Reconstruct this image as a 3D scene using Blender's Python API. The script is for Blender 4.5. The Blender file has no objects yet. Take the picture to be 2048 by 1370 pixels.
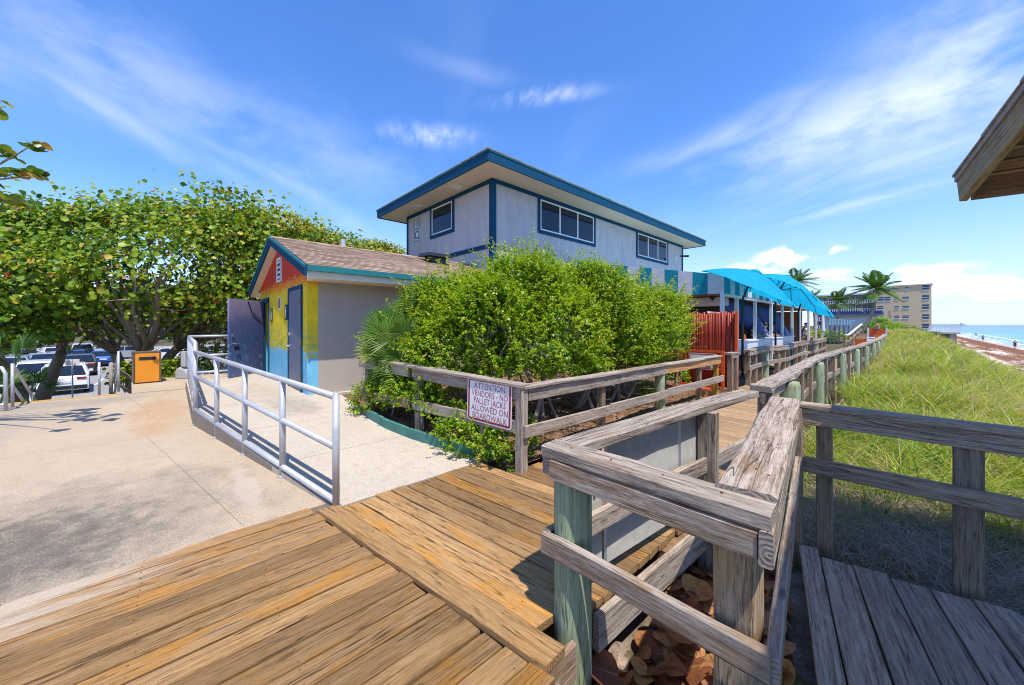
import bpy, math, random
import numpy as np
from mathutils import Vector, Matrix, noise

R = math.radians
random.seed(11)
rng = np.random.default_rng(11)
sc = bpy.context.scene
COL = sc.collection

# ------------------------------------------------------------------ camera
EYE = 1.65
HEAD = 47.1                      # camera heading, degrees left of world +Y (the beach direction)
cam_d = bpy.data.cameras.new("camera")
cam = bpy.data.objects.new("camera", cam_d)
COL.objects.link(cam)
cam.location = (0, 0, EYE)
cam.rotation_euler = (R(90), 0, R(HEAD))
cam_d.sensor_width = 36.0
cam_d.lens = 36.0 * 730 / 2048
cam_d.shift_y = -35 / 2048
cam_d.clip_start = 0.05
cam_d.clip_end = 30000
sc.camera = cam

# ------------------------------------------------------------------ sun, sky, exposure
SUN_EL = 66.0
SUN_DIR = Vector((0.951 * math.cos(R(SUN_EL)), -0.309 * math.cos(R(SUN_EL)), math.sin(R(SUN_EL))))
sun_d = bpy.data.lights.new("sun", 'SUN')
sun_d.energy = 5.0
sun_d.angle = R(0.53)
sun_d.color = (1.0, 0.94, 0.84)
sun = bpy.data.objects.new("sun", sun_d)
COL.objects.link(sun)
sun.location = (10, -5, 30)
sun.rotation_euler = SUN_DIR.to_track_quat('Z', 'Y').to_euler()

sc.view_settings.view_transform = 'Standard'
sc.view_settings.look = 'None'
sc.view_settings.exposure = 0.26
sc.view_settings.gamma = 1.0
sc.view_settings.use_curve_mapping = False
sc.render.film_transparent = False
sc.cycles.filter_width = 1.05
sc.cycles.max_bounces = 8
sc.cycles.diffuse_bounces = 4
sc.cycles.transparent_max_bounces = 8


class NT:
    """small helper for building node trees"""
    def __init__(s, tree):
        s.t = tree
        s.t.nodes.clear()

    def n(s, typ, ins=None, **props):
        nd = s.t.nodes.new(typ)
        for k, v in props.items():
            setattr(nd, k, v)
        for k, v in (ins or {}).items():
            sock = nd.inputs[k]
            if isinstance(v, bpy.types.NodeSocket):
                s.t.links.new(v, sock)
            else:
                sock.default_value = v
        return nd

    def math(s, op, a, b=0.0, c=None, clamp=False):
        nd = s.n('ShaderNodeMath', {0: a, 1: b}, operation=op, use_clamp=clamp)
        if c is not None:
            if isinstance(c, bpy.types.NodeSocket):
                s.t.links.new(c, nd.inputs[2])
            else:
                nd.inputs[2].default_value = c
        return nd.outputs[0]

    def vmath(s, op, a, b=(0, 0, 0), out=0):
        return s.n('ShaderNodeVectorMath', {0: a, 1: b}, operation=op).outputs[out]

    def mix(s, f, a, b, blend='MIX'):
        a = col4(a); b = col4(b)
        return s.n('ShaderNodeMix', {0: f, 6: a, 7: b}, data_type='RGBA', blend_type=blend).outputs[2]

    def ramp(s, f, stops, interp='LINEAR'):
        nd = s.n('ShaderNodeValToRGB', {0: f})
        r = nd.color_ramp
        r.interpolation = interp
        while len(r.elements) < len(stops):
            r.elements.new(0.5)
        for e, (p, c) in zip(r.elements, stops):
            e.position = p
            e.color = col4(c)
        return nd.outputs[0]

    def noise(s, vec, scale, detail=4, rough=0.55, dist=0.0):
        return s.n('ShaderNodeTexNoise', {'Vector': vec, 'Scale': scale, 'Detail': detail,
                                          'Roughness': rough, 'Distortion': dist}).outputs[0]

    def mrange(s, v, a, b, c=0.0, d=1.0, smooth=False):
        nd = s.n('ShaderNodeMapRange', {0: v, 1: a, 2: b, 3: c, 4: d})
        if smooth:
            nd.interpolation_type = 'SMOOTHSTEP'
        return nd.outputs[0]

    def stretch(s, vec, sc3):
        return s.vmath('MULTIPLY', vec, sc3)

    def bump(s, h, strength, dist=0.01, normal=None):
        ins = {'Height': h, 'Strength': strength, 'Distance': dist}
        if normal is not None:
            ins['Normal'] = normal
        return s.n('ShaderNodeBump', ins).outputs[0]


def col4(c):
    if isinstance(c, bpy.types.NodeSocket):
        return c
    if isinstance(c, (int, float)):
        return (c, c, c, 1)
    return tuple(c) + (1,) if len(c) == 3 else tuple(c)


world = bpy.data.worlds.new("World")
sc.world = world
world.use_nodes = True


def cam_dir(px, py):
    u, v = (px - 1024) / 730, (650 - py) / 730
    h = R(HEAD)
    d = Vector((u * math.cos(h) - math.sin(h), u * math.sin(h) + math.cos(h), v))
    return d.normalized()


def build_world():
    w = NT(world.node_tree)
    out = w.n('ShaderNodeOutputWorld')
    bg = w.n('ShaderNodeBackground', {'Strength': 0.14})
    sky = w.n('ShaderNodeTexSky', sky_type='NISHITA')
    sky.sun_disc = False
    sky.sun_elevation = R(SUN_EL)
    sky.sun_rotation = R(108)
    sky.air_density = 1.0
    sky.dust_density = 0.35
    sky.ozone_density = 2.2
    sky.altitude = 0
    hs = w.n('ShaderNodeHueSaturation', {'Saturation': 1.20, 'Value': 1.40, 'Color': sky.outputs[0]})
    tint = w.mix(1.0, hs.outputs[0], (0.80, 0.93, 1.22), 'MULTIPLY')
    dirv = w.n('ShaderNodeTexCoord').outputs['Generated']
    sep = w.n('ShaderNodeSeparateXYZ', {0: dirv})
    z = w.math('MAXIMUM', sep.outputs[2], 0.0)
    inv = w.math('DIVIDE', 1.0, w.math('ADD', z, 0.12))
    plane = w.vmath('MULTIPLY', dirv, w.n('ShaderNodeCombineXYZ', {0: inv, 1: inv, 2: 0.0}).outputs[0])
    # a wind-drawn cirrus sheet over the whole sky
    rot = w.n('ShaderNodeVectorRotate', {'Vector': plane, 'Angle': R(24)}, rotation_type='Z_AXIS').outputs[0]
    warp = w.n('ShaderNodeTexNoise', {'Vector': rot, 'Scale': 0.9, 'Detail': 3}).outputs[1]
    wv = w.n('ShaderNodeVectorMath', {0: w.vmath('SUBTRACT', warp, (0.5, 0.5, 0.5)), 'Scale': 0.22}, operation='SCALE').outputs[0]
    rotw = w.vmath('ADD', rot, wv)
    streak = w.noise(w.stretch(rotw, (0.7, 2.4, 1)), 1.3, 6, 0.5)
    broad = w.noise(w.stretch(rot, (0.8, 1.3, 1)), 0.85, 3, 0.5)
    fine = w.noise(w.stretch(rotw, (1.8, 4.6, 1)), 2.0, 5, 0.5)
    s1 = w.mrange(streak, 0.50, 0.78, 0, 1, True)
    b1 = w.mrange(broad, 0.42, 0.66, 0, 1, True)
    total = w.math('MULTIPLY', w.math('MULTIPLY', s1, b1), 0.08)
    texture = w.math('ADD', w.math('MULTIPLY', streak, 0.7), w.math('MULTIPLY', fine, 0.3))
    texm = w.mrange(texture, 0.28, 0.68, 0.0, 1.0, True)

    wispy = w.noise(w.stretch(dirv, (3.0, 3.0, 6.5)), 1.6, 7, 0.6)
    texb = w.mrange(w.math('ADD', w.math('MULTIPLY', wispy, 0.75), w.math('MULTIPLY', texture, 0.25)), 0.36, 0.66, 0.0, 1.0, True)
    texs = w.mrange(w.math('ADD', w.math('MULTIPLY', texture, 0.5), w.math('MULTIPLY', w.noise(w.stretch(rotw, (3.0, 9.0, 1)), 2.0, 6, 0.6), 0.5)), 0.36, 0.62, 0.0, 1.0, True)

    def blob(px, py, ax, ay, ang, amt, tex, acc):
        c = cam_dir(px, py)
        right = Vector((c.y, -c.x, 0)).normalized()
        up = right.cross(c).normalized()
        ca, sa = math.cos(R(ang)), math.sin(R(ang))
        t1 = right * ca + up * sa
        t2 = up * ca - right * sa
        wd = w.vmath('ADD', dirv, w.n('ShaderNodeVectorMath', {0: w.vmath('SUBTRACT', warp, (0.5, 0.5, 0.5)), 'Scale': 0.09}, operation='SCALE').outputs[0])
        dd = w.vmath('SUBTRACT', wd, tuple(c))
        a = w.math('DIVIDE', w.vmath('DOT_PRODUCT', dd, tuple(t1), 1), ax)
        b = w.math('DIVIDE', w.vmath('DOT_PRODUCT', dd, tuple(t2), 1), ay)
        r2 = w.math('ADD', w.math('MULTIPLY', a, a), w.math('MULTIPLY', b, b))
        front = w.math('GREATER_THAN', w.vmath('DOT_PRODUCT', dirv, tuple(c), 1), 0.0)
        g = w.math('MULTIPLY', w.math('POWER', 2.718, w.math('MULTIPLY', r2, -1.0)), front)
        g = w.math('MULTIPLY', g, w.math('MULTIPLY', tex, amt))
        return w.math('MAXIMUM', acc, g)

    acc = w.math('MULTIPLY', total, 1.0)
    for args in ((130, 190, 0.34, 0.030, -20, 0.42), (470, 325, 0.30, 0.020, -20, 0.40), (300, 190, 0.40, 0.10, -18, 0.30),
                 (865, 264, 0.095, 0.022, 5, 0.62), (1100, 176, 0.10, 0.015, 2, 0.62), (960, 125, 0.15, 0.020, -10, 0.16),
                 (1540, 228, 0.20, 0.028, 8, 0.62), (1800, 205, 0.27, 0.075, 8, 0.80), (1950, 130, 0.18, 0.11, 30, 0.75),
                 (1830, 300, 0.24, 0.035, 10, 0.55), (1930, 345, 0.22, 0.03, -4, 0.42), (1720, 405, 0.14, 0.015, 2, 0.45),
                 (620, 300, 0.42, 0.09, -12, 0.20)):
        acc = blob(*args, texs if args[2] < 0.14 else (texb if args[3] > 0.06 else texm), acc)
    # fair-weather cumulus low over the horizon
    cum = w.noise(w.stretch(dirv, (1, 1, 1.7)), 13.0, 8, 0.6)
    cumm = w.mrange(cum, 0.40, 0.52, 0, 1, True)
    big = w.math('MULTIPLY', acc, 1.0)
    c2 = None
    for args in ((1500, 545, 0.07, 0.022, 0, 1.15), (1575, 520, 0.065, 0.030, 0, 1.3), (1635, 508, 0.05, 0.022, 0, 1.0), (1690, 562, 0.08, 0.014, 0, 0.7),
                 (1850, 560, 0.036, 0.020, 0, 1.2), (1925, 566, 0.05, 0.028, 0, 1.3), (2000, 594, 0.06, 0.016, 0, 0.9), (760, 560, 0.2, 0.03, 0, 1.0),
                 (2250, 590, 0.10, 0.03, 0, 1.2), (-300, 600, 0.25, 0.03, 0, 1.0)):
        acc_in = c2 if c2 is not None else w.math('MULTIPLY', 0.0, 0.0)
        c2 = blob(*args, w.math('ADD', w.math('MULTIPLY', cumm, 0.75), 0.25), acc_in)
    c2 = w.mrange(c2, 0.18, 0.75, 0, 0.96, True)
    hz = w.mrange(z, 0.0, 0.30, 1.0, 0.0, True)
    tint = w.mix(w.math('MULTIPLY', hz, 0.60), tint, (4.5, 5.2, 7.6))
    skyc = w.mix(big, tint, (6.6, 7.2, 8.4))
    shade = w.mix(w.mrange(cum, 0.45, 0.62), (6.0, 6.5, 7.5), (7.6, 7.6, 7.8))
    skyc = w.mix(c2, skyc, shade)
    w.t.links.new(skyc, bg.inputs[0])
    w.t.links.new(bg.outputs[0], out.inputs[0])


build_world()


# ------------------------------------------------------------------ object helpers
def to_world(px, d, z):
    """world point seen under image column px at depth d (metres along the view axis)"""
    u = (px - 1024) / 730
    h = R(HEAD)
    return Vector((d * (u * math.cos(h) - math.sin(h)), d * (u * math.sin(h) + math.cos(h)), z))


def wm(o):
    m = o.matrix_basis.copy()
    return wm(o.parent) @ o.matrix_parent_inverse @ m if o.parent else m


def setp(o, parent):
    if parent is not None:
        o.parent = parent
        o.matrix_parent_inverse = wm(parent).inverted()


def empty(name, loc=(0, 0, 0), rz=0.0, label=None, cat=None, group=None, kind=None):
    o = bpy.data.objects.new(name, None)
    COL.objects.link(o)
    o.location = loc
    o.rotation_euler = (0, 0, rz)
    o.empty_display_size = 0.2
    tag(o, label, cat, group, kind)
    return o


def tag(o, label=None, cat=None, group=None, kind=None):
    if label: o['label'] = label
    if cat: o['category'] = cat
    if group: o['group'] = group
    if kind: o['kind'] = kind
    return o


def mesh_obj(name, me, mat=None, parent=None, matrix=None):
    o = bpy.data.objects.new(name, me)
    COL.objects.link(o)
    if mat is not None:
        if not me.materials:
            me.materials.append(mat)
    if matrix is not None:
        o.matrix_basis = matrix
    setp(o, parent)
    return o


def new_mesh(name, v, f, smooth=False):
    me = bpy.data.meshes.new(name)
    me.from_pydata([tuple(p) for p in v], [], [tuple(q) for q in f])
    if smooth:
        me.polygons.foreach_set('use_smooth', [True] * len(me.polygons))
    me.update()
    return me


def fast_mesh(name, V, F, tint=None, smooth=False):
    """V (n,3) float, F (m,k) int"""
    V = np.asarray(V, dtype=np.float32); F = np.asarray(F, dtype=np.int32)
    me = bpy.data.meshes.new(name)
    k = F.shape[1]
    me.vertices.add(len(V)); me.vertices.foreach_set('co', V.ravel())
    me.loops.add(F.size); me.loops.foreach_set('vertex_index', F.ravel())
    me.polygons.add(len(F))
    me.polygons.foreach_set('loop_start', np.arange(0, F.size, k, dtype=np.int32))
    if smooth:
        me.polygons.foreach_set('use_smooth', np.ones(len(F), dtype=bool))
    me.update(calc_edges=True)
    if tint is not None:
        a = me.attributes.new('tint', 'FLOAT', 'POINT')
        a.data.foreach_set('value', np.asarray(tint, dtype=np.float32))
    return me


class MB:
    def __init__(s):
        s.v = []; s.f = []

    def add(s, v, f):
        b = len(s.v)
        s.v += [tuple(p) for p in v]
        s.f += [tuple(i + b for i in q) for q in f]
        return s

    def box(s, x0, x1, y0, y1, z0, z1):
        return s.hexa([(x0, y0, z0), (x1, y0, z0), (x1, y1, z0), (x0, y1, z0),
                       (x0, y0, z1), (x1, y0, z1), (x1, y1, z1), (x0, y1, z1)])

    def hexa(s, p):
        return s.add(p, [(3, 2, 1, 0), (4, 5, 6, 7), (0, 1, 5, 4), (1, 2, 6, 5), (2, 3, 7, 6), (3, 0, 4, 7)])

    def prism(s, poly, z0, z1, zf=None):
        """polygon (ccw list of xy) from z0 to z1; zf(x,y) overrides the top"""
        n = len(poly)
        v = [(x, y, z0) for x, y in poly] + [(x, y, zf(x, y) if zf else z1) for x, y in poly]
        f = [tuple(range(n))[::-1], tuple(range(n, 2 * n))]
        f += [(i, (i + 1) % n, n + (i + 1) % n, n + i) for i in range(n)]
        return s.add(v, f)

    def extrude(s, poly, o, a, b, d):
        """polygon in the frame (o; axes a,b), extruded along vector d"""
        o, a, b, d = Vector(o), Vector(a), Vector(b), Vector(d)
        n = len(poly)
        v = [o + a * x + b * y for x, y in poly]
        v += [p + d for p in v]
        f = [tuple(range(n))[::-1], tuple(range(n, 2 * n))]
        f += [(i, (i + 1) % n, n + (i + 1) % n, n + i) for i in range(n)]
        return s.add(v, f)

    def tube(s, pts, rad, n=8, caps=True):
        pts = [Vector(p) for p in pts]
        if not isinstance(rad, (list, tuple)):
            rad = [rad] * len(pts)
        v = []; f = []
        ref = None
        for i, p in enumerate(pts):
            t = (pts[min(i + 1, len(pts) - 1)] - pts[max(i - 1, 0)])
            t = t.normalized() if t.length > 1e-9 else Vector((0, 0, 1))
            if ref is None:
                ref = Vector((0, 0, 1)) if abs(t.z) < 0.9 else Vector((1, 0, 0))
            u = (ref - t * ref.dot(t)).normalized()
            w = t.cross(u)
            ref = u
            for k in range(n):
                a = 2 * math.pi * k / n
                v.append(p + (u * math.cos(a) + w * math.sin(a)) * rad[i])
        for i in range(len(pts) - 1):
            for k in range(n):
                k2 = (k + 1) % n
                f.append((i * n + k, i * n + k2, (i + 1) * n + k2, (i + 1) * n + k))
        if caps:
            f.append(tuple(range(n))[::-1])
            f.append(tuple((len(pts) - 1) * n + k for k in range(n)))
        return s.add(v, f)

    def build(s, name, mat, parent=None, smooth=False, bevel=0.0, kind=None, label=None):
        me = new_mesh(name, s.v, s.f, smooth)
        o = mesh_obj(name, me, mat, parent)
        if bevel:
            m = o.modifiers.new('bevel', 'BEVEL')
            m.width = bevel; m.segments = 2; m.limit_method = 'ANGLE'
        if kind: o['kind'] = kind
        if label: o['label'] = label
        return o


def frame(p0, p1, up=(0, 0, 1)):
    p0, p1 = Vector(p0), Vector(p1)
    x = (p1 - p0).normalized()
    u = Vector(up)
    z = (u - x * u.dot(x)).normalized()
    y = z.cross(x)
    m = Matrix.Identity(4)
    for i, a in enumerate((x, y, z)):
        m[0][i], m[1][i], m[2][i] = a
    c = (p0 + p1) / 2
    m[0][3], m[1][3], m[2][3] = c
    return m, (p1 - p0).length


def beam(name, p0, p1, w, h, mat, parent=None, up=(0, 0, 1), segs=3, wob=0.003, ch=0.006, skew=0.0, label=None, s0=0.0, s1=0.0):
    """a sawn timber from p0 to p1: w across, h along up; a weathered, slightly uneven chamfered bar"""
    m, L = frame(p0, p1, up)
    hw, hh = w / 2, h / 2
    prof = [(-hw + ch, -hh), (hw - ch, -hh), (hw, -hh + ch), (hw, hh - ch), (hw - ch, hh), (-hw + ch, hh), (-hw, hh - ch), (-hw, -hh + ch)]
    v = []; f = []
    seed = random.random() * 100
    e0, e1 = random.uniform(-skew, skew) + s0 * hw, random.uniform(-skew, skew) + s1 * hw
    for i in range(segs + 1):
        t = i / segs
        x = -L / 2 + L * t
        oy = noise.noise((x * 1.3 + seed, 0.3, 0.1)) * wob * 2
        oz = noise.noise((x * 1.3 + seed, 7.3, 4.1)) * wob * 1.5
        for k, (y, z) in enumerate(prof):
            jy = noise.noise((x * 3.1 + seed, k * 1.7, 2.2)) * wob
            jz = noise.noise((x * 3.1 + seed, k * 1.7, 9.2)) * wob
            xx = x
            if i == 0: xx += e0 * (y / hw)
            if i == segs: xx += e1 * (y / hw)
            v.append((xx, y + oy + jy, z + oz + jz))
    for i in range(segs):
        for k in range(8):
            k2 = (k + 1) % 8
            f.append((i * 8 + k, (i + 1) * 8 + k, (i + 1) * 8 + k2, i * 8 + k2))
    f.append(tuple(range(8)))
    f.append(tuple(segs * 8 + k for k in range(8))[::-1])
    o = mesh_obj(name, new_mesh(name, v, f), mat, parent, m)
    if label: o['label'] = label
    return o


def pole(name, p0, p1, r, mat, parent=None, n=16, segs=4, taper=1.0, label=None, dome=0.02):
    """round timber, axis along local X"""
    m, L = frame(p0, p1, (1, 0, 0) if abs((Vector(p1) - Vector(p0)).normalized().z) > 0.7 else (0, 0, 1))
    v = []; f = []
    seed = random.random() * 50
    xs = [(-L / 2 + L * i / segs, 1.0) for i in range(segs + 1)]
    xs[-1] = (L / 2 - dome, 1.0)
    xs.append((L / 2, 0.86))
    for i, (x, s) in enumerate(xs):
        rr = r * s * (1 + (taper - 1) * (x / L + 0.5))
        for k in range(n):
            a = 2 * math.pi * k / n
            q = rr * (1 + 0.025 * noise.noise((x * 2 + seed, math.cos(a) * 2, math.sin(a) * 2)))
            v.append((x, q * math.cos(a), q * math.sin(a)))
    for i in range(len(xs) - 1):
        for k in range(n):
            k2 = (k + 1) % n
            f.append((i * n + k, (i + 1) * n + k, (i + 1) * n + k2, i * n + k2)[::-1])
    f.append(tuple(range(n))[::-1]); f.append(tuple((len(xs) - 1) * n + k for k in range(n)))
    me = new_mesh(name, v, f)
    me.polygons.foreach_set('use_smooth', [len(p.vertices) == 4 for p in me.polygons])
    o = mesh_obj(name, me, mat, parent, m)
    if label: o['label'] = label
    return o


def text_mesh(name, s, size, mat, parent, matrix, depth=0.002, spacing=1.0, bold=0.0):
    c = bpy.data.curves.new('lettering', 'FONT')
    c.body = s; c.size = size; c.align_x = 'CENTER'; c.align_y = 'CENTER'
    c.extrude = depth / 2; c.offset = bold; c.space_character = spacing
    c.resolution_u = 3
    t = bpy.data.objects.new('lettering', c)
    dg = bpy.context.evaluated_depsgraph_get()
    COL.objects.link(t)
    dg.update()
    me = bpy.data.meshes.new_from_object(t.evaluated_get(dg))
    bpy.data.objects.remove(t)
    bpy.data.curves.remove(c)
    me.materials.clear()
    return mesh_obj(name, me, mat, parent, matrix)


# ------------------------------------------------------------------ materials
def new_mat(name):
    m = bpy.data.materials.new(name)
    m.use_nodes = True
    return m, NT(m.node_tree)


def finish(m, t, color, rough=0.7, normal=None, metallic=0.0, spec=0.5, transl=None, alpha=None, coat=0.0):
    out = t.n('ShaderNodeOutputMaterial')
    ins = {'Base Color': col4(color), 'Roughness': rough, 'Metallic': metallic, 'Specular IOR Level': spec}
    if normal is not None: ins['Normal'] = normal
    if coat: ins['Coat Weight'] = coat
    b = t.n('ShaderNodeBsdfPrincipled', ins)
    sh = b.outputs[0]
    if transl is not None:
        amt, tc = transl
        tr = t.n('ShaderNodeBsdfTranslucent', {'Color': col4(tc)})
        sh = t.n('ShaderNodeMixShader', {0: amt, 1: sh, 2: tr.outputs[0]}).outputs[0]
    t.t.links.new(sh, out.inputs[0])
    return m


def plain(name, color, rough=0.6, metallic=0.0, var=0.08, scale=6.0, bump=0.0, spec=0.5, coat=0.0):
    """painted / plastic / metal surface with a little wear so that no face is flat"""
    m, t = new_mat(name)
    tc = t.n('ShaderNodeTexCoord').outputs['Object']
    n1 = t.noise(tc, scale, 6, 0.6)
    n2 = t.noise(tc, scale * 9, 3, 0.5)
    f = t.math('ADD', t.math('MULTIPLY', n1, 0.7), t.math('MULTIPLY', n2, 0.3))
    k = t.mrange(f, 0.3, 0.7, 1 - var, 1 + var)
    kk = t.n('ShaderNodeCombineXYZ', {0: k, 1: k, 2: k}).outputs[0]
    c = t.mix(1.0, color, kk, 'MULTIPLY')
    r = t.mrange(n1, 0.3, 0.7, max(rough - 0.08, 0.02), min(rough + 0.08, 1))
    nrm = t.bump(n2, bump, 0.004) if bump else None
    return finish(m, t, c, r, nrm, metallic, spec, coat=coat)


def wood(name, light, mid, dark, stain=(0.2, 0.1, 0.03), stain_amt=0.3, crack=0.7, rough=0.85, bump=0.6, var=0.22, gscale=1.0, rings=True, con=1.0, sand=False):
    m, t = new_mat(name)
    tcn = t.n('ShaderNodeTexCoord')
    oi = t.n('ShaderNodeObjectInfo')
    rnd = oi.outputs['Random']
    off = t.n('ShaderNodeCombineXYZ', {0: t.math('MULTIPLY', rnd, 37.0), 1: t.math('MULTIPLY', rnd, 11.3), 2: t.math('MULTIPLY', rnd, 5.1)}).outputs[0]
    p = t.vmath('ADD', tcn.outputs['Object'], off)
    g = gscale
    wav = t.n('ShaderNodeTexNoise', {'Vector': t.stretch(p, (1.6 * g, 5 * g, 5 * g)), 'Scale': 1.0, 'Detail': 2}).outputs[1]
    pw = t.vmath('ADD', p, t.stretch(t.vmath('SUBTRACT', wav, (0.5, 0.5, 0.5)), (0.0, 0.022, 0.022)))
    fine = t.noise(t.stretch(pw, (13 * g, 200 * g, 200 * g)), 1.0, 4, 0.7)
    band = t.noise(t.stretch(pw, (2.4 * g, 48 * g, 48 * g)), 1.0, 4, 0.65)
    patch = t.noise(t.stretch(p, (2.3 * g, 8 * g, 8 * g)), 1.0, 6, 0.65)
    ck = t.noise(t.stretch(pw, (1.1 * g, 30 * g, 30 * g)), 1.0, 2, 0.4)
    ckm = t.mrange(t.math('ABSOLUTE', t.math('SUBTRACT', ck, 0.5)), 0.0, 0.022, 1, 0)
    ckm = t.math('MULTIPLY', ckm, t.mrange(t.noise(t.stretch(p, (1.7 * g, 9 * g, 9 * g)), 1.0, 2), 0.44, 0.56, 0, 1))
    gr = t.math('ADD', t.math('MULTIPLY', fine, 0.5), t.math('MULTIPLY', band, 0.5))
    c = t.ramp(gr, [(0.5 - 0.14 * con, dark), (0.5 - 0.03 * con, mid), (0.5 + 0.07 * con, light), (0.5 + 0.18 * con, [min(1, x * 1.15) for x in light])])
    patch2 = t.math('ADD', patch, t.math('MULTIPLY', t.math('SUBTRACT', t.math('FRACT', t.math('MULTIPLY', rnd, 7.31)), 0.5), 0.24))
    grey = t.noise(t.stretch(p, (2.2 * g, 8 * g, 8 * g)), 1.0, 4, 0.6)
    c = t.mix(t.math('MULTIPLY', t.mrange(grey, 0.5, 0.66, 0, 0.32, True), t.math('FRACT', t.math('MULTIPLY', rnd, 3.7))), c, [sum(mid) / 3 * q for q in (1.12, 1.0, 0.92)])
    c = t.mix(t.math('MULTIPLY', t.mrange(patch2, 0.48, 0.68, 0, 1, True), stain_amt), c,
              t.mix(t.mrange(gr, 0.35, 0.65), [x * 0.45 for x in stain], stain))
    c = t.mix(t.math('MULTIPLY', ckm, crack), c, (0.03, 0.022, 0.017))
    # knots
    vor = t.n('ShaderNodeTexVoronoi', {'Vector': t.stretch(p, (2.1, 6.5, 6.5)), 'Scale': 1.0}, feature='F1')
    kn = t.mrange(vor.outputs['Distance'], 0.04, 0.13, 1, 0, True)
    c = t.mix(t.math('MULTIPLY', kn, 0.6), c, [x * 0.35 for x in mid])
    k = t.mrange(rnd, 0, 1, 1 - var, 1 + var)
    kk = t.n('ShaderNodeCombineXYZ', {0: k, 1: k, 2: k}).outputs[0]
    c = t.mix(1.0, c, kk, 'MULTIPLY')
    if sand:      # sand trodden over the boards next to the concrete, thinning out along their length
        lx = t.n('ShaderNodeSeparateXYZ', {0: tcn.outputs['Object']}).outputs[0]
        sn = t.noise(t.stretch(p, (2.2, 9, 9)), 1.0, 6, 0.65)
        sm = t.mrange(t.math('ADD', lx, t.math('MULTIPLY', t.math('SUBTRACT', sn, 0.5), 2.6)), sand, sand - 1.1, 0, 0.92, True)
        c = t.mix(sm, c, t.mix(t.noise(p, 60, 3), (0.36, 0.29, 0.205), (0.53, 0.44, 0.33)))
    h = t.math('SUBTRACT', t.math('ADD', t.math('MULTIPLY', fine, 0.35), t.math('MULTIPLY', band, 0.65)), t.math('MULTIPLY', ckm, 0.8))
    if rings:
        sx = t.math('ABSOLUTE', t.n('ShaderNodeSeparateXYZ', {0: tcn.outputs['Normal']}).outputs[0])
        endm = t.math('GREATER_THAN', sx, 0.85)
        yz = t.stretch(tcn.outputs['Object'], (0, 1, 1))
        yz = t.vmath('ADD', yz, (0, 0.012, 0.02))
        ln = t.vmath('LENGTH', yz, out=1)
        rg = t.math('SINE', t.math('MULTIPLY', t.math('ADD', ln, t.math('MULTIPLY', t.noise(tcn.outputs['Object'], 22, 2), 0.03)), 330.0))
        rc = t.mix(t.mrange(rg, -1.6, 1.4), [x * 0.75 for x in mid], [x * 0.95 for x in light])
        rc = t.mix(t.mrange(t.noise(tcn.outputs['Object'], 60, 3), 0.5, 0.75, 0, 0.6), rc, dark)
        c = t.mix(endm, c, rc)
        h = t.math('ADD', t.math('MULTIPLY', h, t.math('SUBTRACT', 1.0, endm)), t.math('MULTIPLY', t.math('MULTIPLY', rg, 0.12), endm))
    nrm = t.bump(h, bump, 0.006)
    return finish(m, t, c, rough, nrm, spec=0.25)


def leaf_mat(name, stops, transl=0.35, rough=0.45, tl=(1.3, 1.25, 0.5), spec=0.4):
    m, t = new_mat(name)
    a = t.n('ShaderNodeAttribute', attribute_name='tint').outputs['Fac']
    c = t.ramp(a, stops)
    tc = t.mix(1.0, c, tl, 'MULTIPLY')
    return finish(m, t, c, rough, None, spec=spec, transl=(transl, tc))


M = {}
M['rail'] = wood('weathered grey rail wood', (0.42, 0.352, 0.288), (0.28, 0.22, 0.172), (0.075, 0.054, 0.04), (0.27, 0.14, 0.05), 0.6, 0.9, bump=0.9, var=0.12)
M['fence_rail'] = wood('brown grey fence wood', (0.42, 0.36, 0.30), (0.29, 0.235, 0.185), (0.13, 0.10, 0.075), (0.36, 0.20, 0.08), 0.4, 0.7, bump=0.6, var=0.12)
M['post'] = wood('brown post timber', (0.33, 0.26, 0.185), (0.23, 0.175, 0.12), (0.10, 0.07, 0.045), (0.36, 0.22, 0.09), 0.35, 0.8, bump=0.6, var=0.15)
M['greenpost'] = wood('green treated post', (0.37, 0.43, 0.27), (0.28, 0.35, 0.21), (0.15, 0.18, 0.10), (0.30, 0.24, 0.13), 0.5, 0.8, bump=0.45, var=0.12)
M['plank'] = wood('amber boardwalk plank', (0.39, 0.235, 0.105), (0.265, 0.148, 0.056), (0.08, 0.041, 0.016), (0.47, 0.22, 0.04), 0.85, 1.0, bump=1.0, var=0.36, gscale=1.3, con=1.35)
for i_, s_ in enumerate((2.0, 1.7, 1.2, 0.7)):
    M['plank_sand%d' % i_] = wood('sandy boardwalk plank', (0.37, 0.225, 0.108), (0.245, 0.14, 0.06), (0.075, 0.039, 0.017), (0.50, 0.215, 0.024), 0.6, 0.95, bump=0.9, var=0.15, gscale=1.3, con=1.35, sand=s_)
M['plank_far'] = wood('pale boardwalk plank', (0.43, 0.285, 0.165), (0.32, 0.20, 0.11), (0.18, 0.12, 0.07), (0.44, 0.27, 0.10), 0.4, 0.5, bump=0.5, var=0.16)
M['deck'] = wood('grey deck plank', (0.46, 0.355, 0.265), (0.315, 0.235, 0.168), (0.11, 0.082, 0.06), (0.30, 0.20, 0.12), 0.25, 0.8, bump=0.7, var=0.20)
M['tanpost'] = wood('tan split post', (0.47, 0.35, 0.23), (0.34, 0.24, 0.145), (0.14, 0.085, 0.045), (0.5, 0.28, 0.08), 0.5, 0.95, bump=0.6, var=0.05)
M['yellowpost'] = wood('yellow painted post', (0.62, 0.38, 0.06), (0.52, 0.30, 0.04), (0.30, 0.16, 0.02), (0.5, 0.25, 0.03), 0.3, 0.4, bump=0.3, rings=False)
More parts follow.
